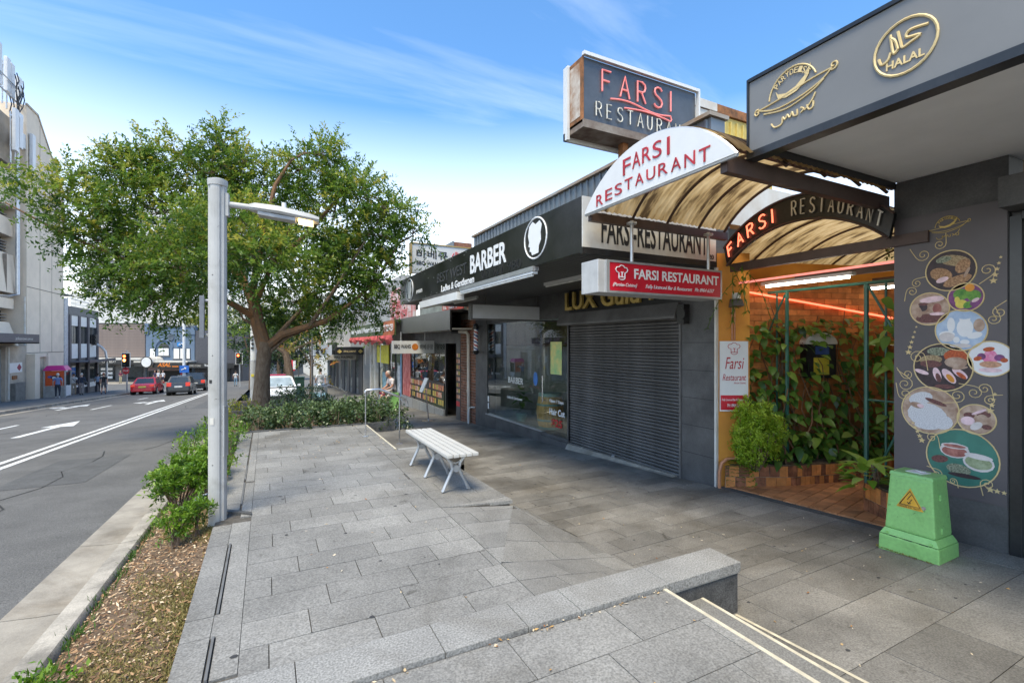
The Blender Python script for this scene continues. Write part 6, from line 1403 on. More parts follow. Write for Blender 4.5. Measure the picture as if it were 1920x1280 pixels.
MB().box(-3.0, 3.6, -.01, .015, 0, 2.3).build("open_front", m_dk, t); MB().box(-.95, -.65, -.6, -.3, 0, 2.0).build("column", m_dirtw, t)
for x0, x1 in ((-2.4, -1.1), (-2.9, -2.5)): box("glass_door", x0, x1, -.06, -.02, .1, 1.8, m_wing, t)
MB().box(1.9, 3.2, -.5, -.1, .0, 1.1).build("counter", m_dirtw, t); MB().box(2.3, 3.0, -.52, -.5, 1.2, 1.4).build("red_sign", m_red, t)
t = far_thing("dark_shop", "dark grey rendered shop to the right of the blue one", "shop", -43.5, 70, GZ)
MB().box(-2.7, 4.2, .02, 8, -.3, 7.6).build("wall", mat("dark_blue_grey_render", (.085, .087, .10), .7), t); MB().box(-2.7, 4.0, -1.8, 0, 2.6, 2.7).box(-2.7, 4, -1.85, -1.8, 2.2, 2.9).build("awning", m_fasc, t)
text("lettering", "Top Ry", Frame((0, -1.86, 0), *CROSS), -.2, 2.35, 1.5, .38, m_let, t, bold=.03); text("lettering", "HOME STORE", Frame((0, -1.86, 0), *CROSS), -2.5, 2.4, 1.8, .25, m_dirtw, t)
for x0, x1 in ((-.9, .6), (.8, 2.4)): box("shop_window", x0, x1, -.04, .02, .2, 2.1, m_wing, t)
t = far_thing("corner_shop", "low dark building beyond the crossing with a pale door", "shop", -42.5, 84, -3.9)
MB().box(-6, 2.5, .02, 8, -.3, 4.6).build("wall", m_shf, t); MB().box(-4.6, -1, -.1, .02, 0, 4.4).build("grey_bay", MATS["dark_blue_grey_render"], t); box("poster", -3.4, -2.6, -.12, -.101, 2.2, 3.9, m_dirtw, t); MB().box(.2, 1.6, -.05, .02, 0, 2.3).build("pale_door", m_wht, t)
MB().box(-6.2, 2.5, -1.8, 0, 4.2, 4.45).build("awning", m_dg, t)
box("far_corner_path", -66, -30, 0, 1, 0, .02, m_conc) if False else None
q = [RV * a + FV * b for a, b in ((-66, 65.5), (-36, 65.5), (-36, 72), (-66, 72))]
tag(MB().prism([(p.x, p.y, GZ - .3) for p in q], (0, 0, .44)).build("far_corner_path", m_conc), kind="structure")

# ================================================================ VEHICLES
m_tyre = mat("tyre", (.02, .02, .02), .8); m_rim = mat("alloy_rim", (.5, .5, .51), .3, metal=.7); m_trim = mat("black_trim", (.025, .025, .027), .5)
m_cgl = mat("car_glass", (.03, .035, .038), .05, var=.15, scale=2, spec=.9); m_tail = mat("tail_lens", (.55, .03, .02), .25, emit=(1, .08, .04), estr=.12); m_head = mat("head_lens", (.75, .76, .78), .15)
def car(label, paint, L=4.6, W=1.8, H=1.45, kind='sedan', plate=(.62, .55, .1), glass=m_cgl):
    """modelled round its own origin, nose towards +Y"""
    t = thing("parked_car" if label.startswith("white") or label.startswith("silver") else "car", label, "car", (0, 0, 0), local=True)
    h = L / 2; w = W / 2; mb = MB()
    belt = H * .62
    if kind == 'sedan': st = [(-h, .72, .36, .62), (-h + .06, .9, .27, .92 * belt), (-h + .35, .97, .22, belt * 1.03), (-h * .55, 1.0, .2, belt * 1.04), (0, 1.0, .2, belt), (h * .45, 1.0, .2, belt * .97), (h * .8, .95, .22, belt * .84), (h - .12, .84, .26, belt * .70), (h, .62, .34, .52)]
    else: st = [(-h, .80, .36, .66), (-h + .05, .93, .28, belt), (-h + .3, .98, .22, belt * 1.05), (-h * .5, 1.0, .2, belt * 1.04), (0, 1.0, .2, belt), (h * .45, 1.0, .2, belt * .97), (h * .8, .95, .22, belt * .86), (h - .12, .84, .26, belt * .72), (h, .62, .34, .54)]
    for y, kw, z0, z1 in st:
        x = w * kw
        for a, b in ((-x * .88, z0), (-x, z0 + .12), (-x * 1.0, z0 + (z1 - z0) * .55), (-x * .95, z1 - .05), (-x * .8, z1), (x * .8, z1), (x * .95, z1 - .05), (x * 1.0, z0 + (z1 - z0) * .55), (x, z0 + .12), (x * .88, z0)): mb.v.append((a, y, b))
    n = 10
    for i in range(len(st) - 1): mb.f += [(i * n + k, i * n + (k + 1) % n, (i + 1) * n + (k + 1) % n, (i + 1) * n + k) for k in range(n)]
    mb.f += [tuple(range(n)), tuple(range((len(st) - 1) * n, len(st) * n))[::-1]]
    body = mb.build("body", paint, t, smooth=True)
    # cabin: glass shell below, painted roof and pillars above
    if kind == 'sedan': rear0, rear1, fr1, fr0 = -h + .75, -h + 1.35, h * .16, h * .52
    elif kind == 'suv': rear0, rear1, fr1, fr0 = -h + .08, -h + .32, h * .2, h * .5
    else: rear0, rear1, fr1, fr0 = -h + .12, -h + .62, h * .22, h * .6
    zb, zt_ = belt * .99, H
    def rg(y0, y1, xw0, xw1, z0, z1): return [(-w * xw0, y0, z0), (w * xw0, y0, z0), (w * xw1, y1, z1), (-w * xw1, y1, z1)]
    a = [(-w * .93, rear0, zb), (w * .93, rear0, zb), (w * .93, fr0, zb), (-w * .93, fr0, zb)]; b = [(-w * .72, rear1, zt_ - .05), (w * .72, rear1, zt_ - .05), (w * .74, fr1, zt_ - .05), (-w * .74, fr1, zt_ - .05)]
    cabm = MB().hexa(a, b).build("cabin", paint, t)
    MB().hexa(b, [(-w * .62, rear1 + .1, zt_), (w * .62, rear1 + .1, zt_), (w * .64, fr1 - .12, zt_), (-w * .64, fr1 - .12, zt_)]).build("roof", paint, t, smooth=True)
    A, B = [Vector(p) for p in a], [Vector(p) for p in b]
    def pane(name, p0, p1, p2, p3, i0, i1, j0, j1):
        f_ = lambda u, v: (p0 * (1 - u) + p1 * u) * (1 - v) + (p3 * (1 - u) + p2 * u) * v
        q = [f_(i0, j0), f_(i1, j0), f_(i1, j1), f_(i0, j1)]; nn = (q[1] - q[0]).cross(q[3] - q[0]).normalized()
        return MB().hexa([tuple(p - nn * .01) for p in q], [tuple(p + nn * .006) for p in q]).build(name, glass, t)
    pane("rear_window", A[0], A[1], B[1], B[0], .08, .92, .1, .92); pane("windscreen", A[2], A[3], B[3], B[2], .06, .94, .06, .94)
    for nm, i, j in (("side", 1, 2), ("side", 3, 0)):
        pane("side_window", A[i], A[j], B[j], B[i], .10, .46, .08, .9); pane("side_window", A[i], A[j], B[j], B[i], .50, .90, .08, .9)
    for y in (-h + .85, h - .9):
        for s_ in (-1, 1):
            wh = MB().cyl((s_ * (w - .2), y, .32), (s_ * (w + .005), y, .32), .32, n=18).build("wheel", m_tyre, t)
            MB().cyl((s_ * (w - .0), y, .32), (s_ * (w + .012), y, .32), .20, n=14).build("rim", m_rim, wh)
            MB().cyl((s_ * (w - .3), y, .34), (s_ * (w - .012), y, .36), .38, n=18).build("wheel_arch", m_trim, t)
    tz = belt * .86 if kind != 'suv' else belt * .8
    for s_ in (-1, 1):
        MB().box(s_ * w * .55, s_ * w * .90, -h - .0, -h + .16, tz - .10, tz + .06 if kind == 'sedan' else tz + .2).build("tail_light", m_tail, t, bevel=.02)
        MB().box(s_ * w * .42, s_ * w * .82, h - .26, h - .06, belt * .62, belt * .74).build("headlight", m_head, t, bevel=.02)
        MB().box(s_ * (w + .0), s_ * (w + .16), fr0 - .32, fr0 - .2, zb, zb + .13).build("mirror", paint, t, bevel=.02)
    MB().box(-.26, .26, -h - .03, -h + .1, belt * .66, belt * .66 + .13).build("number_plate", mat("plate_%d" % int(plate[2] * 100), plate, .5), t)
    MB().box(-w * .8, w * .8, -h - .02, -h + .2, .27, .40).build("rear_bumper", m_trim if kind != 'sedan' else paint, t, bevel=.03)
    MB().box(-w * .5, w * .5, h - .1, h + .02, .32, .46).build("grille", m_trim, t, bevel=.02)
    return t
m_red_c = mat("red_car_paint", (.48, .014, .026), .25, var=.03, spec=.7); m_blk_c = mat("charcoal_car_paint", (.035, .04, .05), .25, var=.04, spec=.7); m_bk2 = mat("black_car_paint", (.012, .012, .014), .2, var=.02, spec=.7)
m_wc = mat("white_car_paint", (.72, .73, .74), .3, var=.01); m_sc = mat("silver_car_paint", (.45, .47, .49), .3, metal=.3, var=.02)
def put(t, x, y, rz=0.0, dz=0.0, zf=zr):
    t.location = (x, y, zf(y) + dz); s_ = math.atan((zf(y + 2) - zf(y - 2)) / 4); t.rotation_euler = (s_ * math.cos(rz), 0, rz); return t
put(car("red sedan stopped in the kerb lane behind the traffic lights", m_red_c), -9.35, 52.5)
put(car("dark grey hatchback waiting in the centre lane", m_blk_c, 3.9, 1.7, 1.52, 'hatch', (.7, .7, .7)), -6.15, 47.2)
put(car("black four wheel drive waiting ahead of the grey hatchback", m_bk2, 4.6, 1.85, 1.75, 'suv', (.68, .66, .6)), -6.2, 57.5)
wcar = put(car("white hatchback parked nose towards the camera behind the tree trunk", m_wc, 4.3, 1.78, 1.42, 'hatch', (.72, .72, .7), mat("windscreen_pale", (.32, .38, .40), .08, var=.2, scale=1.5, spec=.9)), .55, 28.7, math.pi)
put(car("red car parked directly behind the white hatchback", m_red_c, 4.4, 1.78, 1.5, 'hatch', (.66, .66, .6)), .6, 34.3, math.pi)
put(car("silver sedan crossing far down the side street", m_sc, plate=(.71, .7, .68)), -9.5, 84.0, R(80))
put(car("pale grey sedan parked far along the right kerb", m_sc, plate=(.7, .7, .69)), .4, 42.5, math.pi)

# ================================================================ PEOPLE
def person(label, pose, shirt, trouser, hair, skin=(.50, .30, .22), shoe=(.03, .03, .03), shorts=False, short_sleeve=True, scale=1.0, hat=None):
    """pose: joint name -> (x, y, z) in metres, facing +Y; one continuous skinned body"""
    t = thing("person", label, "person", (0, 0, 0), local=True)
    J = dict(pel=(0, 0, .93), spi=(0, .0, 1.12), che=(0, 0, 1.34), nek=(0, .0, 1.50), hed=(0, .02, 1.62),
             shl=(-.18, 0, 1.42), ell=(-.25, -.03, 1.15), wrl=(-.24, .05, .90), hal=(-.235, .07, .80), shr=(.18, 0, 1.42), elr=(.25, -.03, 1.15), wrr=(.24, .05, .90), har=(.235, .07, .80),
             hil=(-.09, 0, .88), knl=(-.10, .05, .49), anl=(-.10, 0, .09), tol=(-.11, .15, .035), hir=(.09, 0, .88), knr=(.10, -.02, .49), anr=(.10, -.16, .11), tor=(.11, -.03, .03))
    J.update(pose)
    rad = dict(pel=.135, spi=.125, che=.14, nek=.058, hed=.06, shl=.07, ell=.045, wrl=.032, hal=.035, shr=.07, elr=.045, wrr=.032, har=.035, hil=.098, knl=.062, anl=.04, tol=.036, hir=.098, knr=.062, anr=.04, tor=.036)
    ed = [("pel", "spi"), ("spi", "che"), ("che", "nek"), ("nek", "hed"), ("che", "shl"), ("shl", "ell"), ("ell", "wrl"), ("wrl", "hal"), ("che", "shr"), ("shr", "elr"), ("elr", "wrr"), ("wrr", "har"), ("pel", "hil"), ("hil", "knl"), ("knl", "anl"), ("anl", "tol"), ("pel", "hir"), ("hir", "knr"), ("knr", "anr"), ("anr", "tor")]
    names = list(J); me = bpy.data.meshes.new("skeleton"); me.from_pydata([J[k] for k in names], [(names.index(a), names.index(b)) for a, b in ed], []); o = bpy.data.objects.new("skeleton", me); C.objects.link(o)
    md = o.modifiers.new("skin", 'SKIN')
    for k, nm in enumerate(names):
        sv = me.skin_vertices[0].data[k]; sv.radius = (rad[nm], rad[nm] * (.72 if nm in ("che", "spi", "pel") else 1)); sv.use_root = nm == "pel"
    sd = o.modifiers.new("smooth", 'SUBSURF'); sd.levels = 2; sd.render_levels = 2
    m2 = bpy.data.meshes.new_from_object(o.evaluated_get(bpy.context.evaluated_depsgraph_get())); bpy.data.objects.remove(o); m2.name = "body"
    ms = [mat("skin_%d" % int(skin[0] * 100), skin, .6, var=.03), mat("shirt_%d_%d_%d" % tuple(int(c * 100) for c in shirt), shirt, .85, var=.08, scale=8), mat("trouser_%d_%d_%d" % tuple(int(c * 100) for c in trouser), trouser, .85, var=.08, scale=8), mat("shoe_%d" % int(shoe[0] * 100), shoe, .6)]
    m2.materials.clear()
    for m_ in ms: m2.materials.append(m_)
    bones = [(Vector(J[a]), Vector(J[b]), a, b) for a, b in ed]; mi = []
    for p in m2.polygons:
        c = p.center; best = (9, None, None, 0)
        for a, b, na_, nb_ in bones:
            d = b - a; u = max(0, min(1, (c - a).dot(d) / d.length_squared)); dist = (c - a - d * u).length / (rad[na_] * (1 - u) + rad[nb_] * u)
            if dist < best[0]: best = (dist, na_, nb_, u)
        _, na_, nb_, u = best; nb2 = nb_[:2]
        if nb_ in ("nek",): k = 1 if u < .8 else 0
        elif nb_ in ("hed", "wrl", "wrr", "hal", "har"): k = 0 if (short_sleeve or nb_[:2] == "ha" or nb_ == "hed") else 1
        elif nb_ in ("ell", "elr"): k = 1 if (u < .6 or not short_sleeve) else 0
        elif nb_ in ("knl", "knr"): k = 2 if (not shorts or u < .85) else 0
        elif nb_ in ("anl", "anr"): k = (2 if not shorts else 0) if u < .88 else 3
        elif nb_ in ("tol", "tor"): k = 3
        elif nb_ in ("hil", "hir"): k = 2
        elif nb_ == "spi": k = 2 if u < .35 else 1
        else: k = 1
        mi.append(k)
    m2.polygons.foreach_set('material_index', mi); m2.polygons.foreach_set('use_smooth', [True] * len(mi))
    # head with nose, ears and chin joined into the same mesh
    hx, hy, hz = J['hed']; hb = MB().ball((hx, hy + .01, hz + .05), .078, .098, .122, 14, 10); hb.ball((hx, hy + .108, hz + .03), .014, .02, .022, 6, 5); hb.ball((hx - .08, hy, hz + .04), .012, .022, .034, 6, 5); hb.ball((hx + .08, hy, hz + .04), .012, .022, .034, 6, 5); hb.ball((hx, hy + .06, hz - .045), .04, .04, .035, 8, 6)
    hm = bpy.data.meshes.new("h"); hm.from_pydata(hb.v, [], hb.f); bm = bmesh.new(); bm.from_mesh(m2); bm.from_mesh(hm)
    bm.to_mesh(m2); bm.free(); m2.polygons.foreach_set('use_smooth', [True] * len(m2.polygons))
    b = link("body", m2, t)
    if hair: MB().ball((hx, hy - .012, hz + .075), .086, .100, .108, 14, 8).build("hair", mat("hair_%d" % int(hair[0] * 100), hair, .8, var=.15, scale=30), t, smooth=True)
    eb = MB()
    for s_ in (-1, 1): eb.ball((hx + s_ * .03, hy + .098, hz + .06), .011, .008, .008, 6, 4)
    eb.build("eyes", m_dk, t)
    t.scale = (scale,) * 3
    return t
def stand(t, x, y, z, rz): t.location = (x, y, z); t.rotation_euler = (0, 0, rz); return t
walk2 = dict(knl=(-.10, -.02, .49), anl=(-.10, -.18, .12), tol=(-.11, -.05, .03), knr=(.10, .08, .49), anr=(.10, .06, .09), tor=(.11, .21, .035), wrl=(-.25, .12, .95), hal=(-.25, .16, .86), wrr=(.25, -.08, .90), har=(.25, -.07, .80))
FZ = lambda y: zr(y) + .145
stand(person("man in a blue shirt and dark trousers walking past the phone booth", {}, (.16, .22, .42), (.03, .035, .05), (.62, .6, .57), short_sleeve=True, shoe=(.6, .6, .6)), -13.2, 45.0, FZ(45), R(12))
a = stand(person("man in a pale shirt with a dark shoulder strap beside the phone booth", walk2, (.62, .60, .57), (.38, .31, .22), (.10, .06, .04), shoe=(.3, .2, .12)), -14.2, 51.8, FZ(51.8), R(5))
MB().tube([(-.17, -.10, 1.45), (0, -.145, 1.3), (.17, -.13, 1.05), (.2, 0, 1.0)], .02, 5).build("shoulder_strap", m_trim, a)
a = stand(person("woman in a navy cardigan with grey hair walking on the far footpath", {}, (.03, .04, .07), (.30, .26, .25), (.55, .52, .48), short_sleeve=False), -13.35, 50.5, FZ(50.5), R(-6))
MB().ball((.28, -.02, .98), .10, .14, .16, 10, 8).build("handbag", m_trim, a)
stand(person("man in a light blue shirt at the far corner of the panelled block", walk2, (.40, .50, .66), (.03, .03, .04), (.03, .025, .02)), -14.3, 58.6, FZ(58.6), R(0))
stand(person("man in a black shirt and grey shorts walking away on the kerb", walk2, (.02, .02, .022), (.10, .10, .10), (.30, .10, .05), skin=(.55, .30, .2), shorts=True, shoe=(.05, .04, .04)), -12.05, 50.9, FZ(50.9), R(0))
def far_person(label, lat, dep, **k):
    p = RV * lat + FV * dep; pose = k.pop('pose', {}); rz = k.pop('rz', math.pi - TH); return stand(person(label, pose, **k), p.x, p.y, GZ + .14, rz)
far_person("man in a maroon top and cream trousers standing at the far crossing", -54.2, 66.5, shirt=(.14, .02, .06), trouser=(.55, .46, .28), hair=(.06, .04, .03), pose=dict(anr=(.10, 0, .09), tor=(.11, .15, .035), knr=(.10, .03, .49), wrl=(-.05, .2, 1.1), hal=(.0, .22, 1.1), wrr=(.05, .2, 1.1), har=(.0, .22, 1.12)))
for lab, la, sh_, sk in (("student in a dark top at the left of three by the crossing", -49.3, (.05, .04, .09), (.45, .26, .18)), ("student in a white shirt in the middle of three by the crossing", -48.85, (.70, .70, .74), (.5, .3, .22)), ("student in a white shirt at the right of three by the crossing", -48.2, (.72, .72, .75), (.5, .3, .22))):
    far_person(lab, la, 66.3, shirt=sh_, trouser=(.035, .03, .06), hair=(.16, .07, .03), skin=sk, shorts=True, pose=dict(anr=(.10, 0, .09), tor=(.11, .15, .035), knr=(.10, .03, .49)))
a = stand(person("man in a white shirt walking away down the right footpath", walk2, (.70, .70, .72), (.05, .05, .06), (.04, .03, .02), short_sleeve=True), 2.75, 29.5, zp(2.75, 29.5), R(0))
stand(person("person in white far down the footpath beyond the far lights", {}, (.7, .7, .7), (.2, .3, .4), (.05, .04, .03)), -3.2, 64, zr(64) + .02, R(0))
# man sitting on the second green pillar
gp2 = green_pillar("green service pillar under the sitting man outside the next shop", 4.62, 19.6, zp(4.6, 19.6), .72, .42, .46, sign=False)
sit = dict(pel=(0, 0, .80), spi=(0, .05, 1.0), che=(0, .13, 1.2), nek=(0, .20, 1.36), hed=(0, .27, 1.46), shl=(-.18, .14, 1.28), ell=(-.22, .20, 1.0), wrl=(-.10, .42, .90), hal=(-.05, .50, .90), shr=(.18, .14, 1.28), elr=(.22, .2, 1.0), wrr=(.10, .42, .92), har=(.05, .50, .90),
           hil=(-.09, .03, .79), knl=(-.12, .42, .74), anl=(-.10, .42, .30), tol=(-.11, .56, .24), hir=(.09, .03, .79), knr=(.10, .44, .78), anr=(-.02, .60, .50), tor=(-.08, .72, .44))
sit = {k: (v[0], v[1], v[2] - .02) for k, v in sit.items()}
sit['anl'] = (-.10, .36, .09); sit['tol'] = (-.11, .50, .035); sit['knl'] = (-.12, .43, .52)
stand(person("grey haired man in a white shirt and shorts sitting cross legged on the green pillar", sit, (.66, .60, .60), (.45, .40, .40), (.5, .48, .45), skin=(.48, .25, .17), shorts=True, shoe=(.25, .12, .08)), 4.62, 19.6, zp(4.6, 19.6), R(105))

# ================================================================ STREET FURNITURE FURTHER OFF
t = thing("phone_booth", "orange and pink public phone booth on the far footpath", "phone booth", (-13.9, 47.6, FZ(47.6)))
bz = FZ(47.6); m_orp = mat("booth_orange", (.62, .09, .02), .45, var=.04); m_pnk = mat("booth_pink", (.55, .015, .20), .4, var=.05); m_bfr = mat("booth_grey", (.42, .42, .41), .5)
MB().box(-14.55, -13.45, 47.2, 47.26, bz + .9, bz + 2.0).build("orange_panel", m_orp, t); MB().box(-14.55, -13.45, 47.21, 47.25, bz, bz + .88).build("lower_panel", mat("booth_lower", (.36, .35, .33), .6, var=.12, scale=3), t)
for x, y in ((-14.6, 47.2), (-13.43, 47.2), (-14.6, 48.3), (-13.43, 48.3)): box("post", x - .04, x + .04, y - .04, y + .04, bz, bz + 2.02, m_bfr, t)
MB().box(-13.45, -13.42, 47.3, 48.2, bz + .9, bz + 1.9).build("side_glass", m_wing, t); MB().box(-13.44, -13.39, 47.3, 48.25, bz + .1, bz + .85).build("side_panel", m_wht, t)
MB().hexa([(-14.7, 47.1, bz + 2.02), (-13.35, 47.1, bz + 2.02), (-13.35, 48.4, bz + 2.02), (-14.7, 48.4, bz + 2.02)], [(-14.5, 47.3, bz + 2.38), (-13.55, 47.3, bz + 2.38), (-13.55, 48.2, bz + 2.38), (-14.5, 48.2, bz + 2.38)]).build("pink_roof", m_pnk, t, bevel=.05)
fbk = Frame((-14.02, 47.198, bz), *CROSS); flat("picture", fbk, [ell(.08, 1.5, .3, .17, 16)], m_lblk, t); flat("picture", fbk, [ell(-.24, 1.55, .16, .09, 12), ], mat("booth_blue", (.05, .12, .4), .5), t); flat("picture", fbk, [ell(-.04, 1.48, .11, .1, 12)], m_wht, t, lift=.007)
flat("white_fan", Frame((-14.02, 47.18, bz), (1, 0, 0), (0, .5, 1)), [[(-.16, 2.44), (0, 2.30), (.16, 2.44), (0, 2.50)]], m_wht, t, lift=.02)
m_sig = mat("signal_black", (.015, .015, .016), .5); m_sred = mat("signal_red_lit", (1, .12, .05), .4, emit=(1, .09, .02), estr=5); m_sor = mat("signal_orange_lit", (1, .35, .1), .4, emit=(1, .25, .06), estr=5); m_soff = mat("signal_off", (.03, .04, .035), .3)
def signal(label, x, y, zg, zc, lit=True, rz=0.0, white=True, s_=1.0):
    t = thing("traffic_light", label, "traffic light", (x, y, zg), local=True); h = zc - zg
    MB().tube([(0, 0, -.2), (0, 0, h + .9 * s_)], .06, 10).build("post", m_alu, t, smooth=True)
    MB().box(-.40 * s_, .40 * s_, -.12, -.09, h - .66 * s_, h + .66 * s_).build("backing_board", m_wht if white else m_sig, t, bevel=.06)
    MB().box(-.34 * s_, .34 * s_, -.14, -.121, h - .61 * s_, h + .61 * s_).build("black_board", m_sig, t, bevel=.05)
    for i, (dz_, m_) in enumerate(((.36, m_sred if lit else m_soff), (.0, m_sor if lit == 2 else m_soff), (-.36, m_soff))):
        hd = MB().cyl((0, -.30, h + dz_ * s_), (0, -.13, h + dz_ * s_), .15 * s_, n=14).build("lamp_housing", m_sig, t); MB().cyl((0, -.306, h + dz_ * s_), (0, -.301, h + dz_ * s_), .125 * s_, n=14).build("lens", m_, hd)
    t.rotation_euler = (0, 0, rz); return t
t = signal("traffic light with red and orange lit above a round stop sign at the crossing", -11.25, 54.5, zr(54.5) + .14, .55, 2, -TH)
MB().cyl((0, -.14, 1.95), (0, -.12, 1.95), .33, n=8).build("stop_sign", mat("stop_red", (.5, .03, .04), .5), t); text("stop_lettering", "STOP", Frame((0, -.142, 1.87), *CROSS), -.24, 0, .48, .17, m_let, t)
signal("far traffic light showing red between the lamp post and the white pole", -2.75, 63, zr(63), .35, 1, -TH)
signal("small far traffic light with red lamp under the shop awning across the crossing", -19.5, 75, zr(75), -.8, 1, -TH, white=False, s_=.6)
t = thing("mast_light", "curved grey mast holding a black signal seen from behind", "traffic light", (-14.0, 59.8, -2.8))
MB().tube([(-13.95, 59.9, -3), (-13.95, 59.9, .6), (-14.05, 59.9, 1.3), (-14.3, 59.8, 1.7), (-14.65, 59.6, 2.0)], .10, 8).build("mast", m_alu, t, smooth=True); MB().box(-14.9, -14.6, 59.3, 59.7, 1.9, 2.95).build("signal_back", m_sig, t, bevel=.05)
for i in range(3): MB().cyl((-14.75, 59.1, 2.1 + i * .33), (-14.75, 59.3, 2.1 + i * .33), .15, n=10).build("hood", m_sig, t)
t = thing("sign_pole", "tall white pole with a blue sign at the far corner", "pole", (-9.4, 74.3, -3.4)); MB().tube([(-9.5, 74.4, zr(74) - .1), (-9.5, 74.4, 4.6)], .16, 10).build("pole", m_wht, t, smooth=True)
fp_ = Frame((-9.45, 74.0, -1.6), RV, (0, 0, 1)); fbox("blue_sign", fp_, -.55, .65, -.05, .85, 0, .04, mat("sign_blue", (.02, .13, .5), .5), t); strokes("arrow_mark", fp_, [[(-.3, .3), (.3, .55)], [(.1, .6), (.3, .55), (.25, .35)]], .05, m_wht, t, lift=.05)
t = thing("street_pole", "thick white street pole with a sleeve standing left of the tree trunk", "pole", (-.4, 19.3, -.7))
MB().cyl((-.40, 19.3, -.9), (-.40, 19.3, 1.42), .125, n=16).build("lower_sleeve", m_lamp, t, smooth=True); MB().cyl((-.40, 19.3, 1.42), (-.40, 19.3, 7.5), .115, .10, n=16).build("shaft", m_wht, t, smooth=True); MB().cyl((-.40, 19.3, 1.40), (-.40, 19.3, 1.44), .13, n=16).build("collar", m_alu, t)
strokes("scribble", Frame((-.45, 19.185, 1.75), RV, (0, 0, 1)), [spiral(.0, .1, .05, 1.5), spiral(.02, .25, .05, 1.8, 60), spiral(-.01, .38, .05, 1.4), spiral(.01, .5, .04, 1.5)], .012, m_lblk, t, lift=.01)
fbox("yellow_label", Frame((-.45, 19.18, .85), RV, (0, 0, 1)), -.04, .06, 0, .1, 0, .005, MATS["yellow_card"], t)
t = thing("litter_bin", "round steel litter bin with a pale blue panel on the footpath", "bin", (2.4, 25.6, -1.0)); bz = zp(2.4, 25.6)
MB().cyl((2.4, 25.6, bz), (2.4, 25.6, bz + 1.0), .32, n=18).build("drum", m_alu, t, smooth=True); MB().cyl((2.4, 25.6, bz + 1.0), (2.4, 25.6, bz + 1.06), .34, .28, n=18).build("lid", m_steel, t, smooth=True)
fbox("blue_panel", Frame((2.25, 25.28, bz), RV, (0, 0, 1)), -.30, .38, .12, .62, 0, .01, mat("panel_pale_blue", (.32, .52, .62), .5, scale=6, var=.15), t)
t = thing("handrail", "second steel handrail further along the footpath", "handrail", (2.6, 24.5, -1)); MB().tube([(2.3, 24.4, zp(2.3, 24.4)), (2.3, 24.4, -.02), (2.7, 24.6, .02), (3.3, 24.9, -.22), (3.5, 25.0, -.4), (3.5, 25.0, zp(3.5, 25))], .03, 8).build("rail", m_steel, t, smooth=True)
t = thing("utility_cabinet", "dark green utility cabinet beyond the second hedge", "cabinet", (1.8, 32.8, -1.3)); bz = zr(32.8); MB().box(1.55, 2.1, 32.6, 33.2, bz - .1, bz + 1.25).build("body", mat("cabinet_green", (.05, .12, .075), .5), t, bevel=.02); MB().box(1.52, 2.13, 32.57, 33.23, bz + 1.25, bz + 1.3).build("lid", MATS["cabinet_green"], t)
t = thing("street_sign", "small red and white sign on a thin post between the trees", "sign", (1.9, 40, -1.7)); MB().tube([(1.6, 40, zr(40)), (1.6, 40, 1.1)], .04, 6).build("post", m_blk2, t); fbox("red_plate", Frame((1.6, 39.95, .0), RV, (0, 0, 1)), 0, .35, 0, .8, 0, .02, m_red, t); fbox("white_plate", Frame((1.6, 39.94, .0), RV, (0, 0, 1)), .2, .4, .1, .75, 0, .02, m_wht, t)
for lab, x, y, h in (("thin grey post with a small arm on the right footpath", 2.1, 27.0, 3.4), ("plain grey parking post beyond the cabinet", 1.95, 36, 2.8)):
    t = thing("sign_post", lab, "post", (x, y, zr(y))); MB().tube([(x, y, zr(y) - .2), (x, y, zr(y) + h)], .035, 8).build("post", m_blk2, t, smooth=True)
    if h > 3: MB().tube([(x, y, zr(y) + h - .1), (x - .35, y, zr(y) + h - .05)], .03, 6).build("arm", m_blk2, t)
# shopping trolley left behind the hedge
t = thing("shopping_trolley", "wire shopping trolley with red handle ends behind the hedge", "trolley", (2.5, 14.0, -.5)); bz = zp(2.5, 13.9); tz_ = bz + .0
mb = MB(); P4 = lambda u, v, z: (2.15 + u * .80, 13.75 + v * .5 + u * .1, tz_ + z)
for i in range(9):
    u = .1 + i * .1; top = .78 + .12 * u; bot = .45 + .12 * u
    mb.tube([P4(u, 0, top), P4(u, .1, bot), P4(u, .9, bot), P4(u, 1, top)], .006, 4)
for k in range(5):
    f_ = k / 4; mb.tube([P4(.1, .1 * (1 - f_), .45 + .33 * f_), P4(.9, .1 * (1 - f_), .55 + .33 * f_)], .007, 4); mb.tube([P4(.1, 1 - .1 * (1 - f_), .45 + .33 * f_), P4(.9, 1 - .1 * (1 - f_), .55 + .33 * f_)], .007, 4)
for v in (.2, .4, .6, .8): mb.tube([P4(.1, v, .45), P4(.9, v, .57)], .006, 4)
mb.build("wire_basket", m_steel, t)
MB().tube([P4(.95, 0, .15), P4(1.0, 0, .9), P4(1.06, 0, 1.0)], .014, 6).tube([P4(.95, 1, .15), P4(1.0, 1, .9), P4(1.06, 1, 1.0)], .014, 6).tube([P4(.1, .1, .15), P4(.95, 0, .15)], .014, 6).tube([P4(.1, .9, .15), P4(.95, 1, .15)], .014, 6).build("frame", m_steel, t, smooth=True)
MB().tube([P4(1.06, -.05, 1.0), P4(1.06, 1.05, 1.0)], .017, 8).build("handle_bar", m_red, t, smooth=True)
for v in (0, 1): MB().ball(P4(1.06, v, 1.0), .045, .045, .04).build("handle_end", m_red, t, smooth=True)
for u, v in ((.1, .1), (.1, .9), (.95, 0), (.95, 1)): MB().cyl(P4(u, v - .03, .07), P4(u, v + .03, .07), .065, n=10).build("wheel", m_tyre, t)
t = thing("plastic_crate", "white plastic crate lying behind the hedge near the trolley", "crate", (1.75, 13.6, .2)); MB().box(1.5, 2.05, 13.4, 13.8, .135, .36).build("body", m_wht, t, bevel=.01)
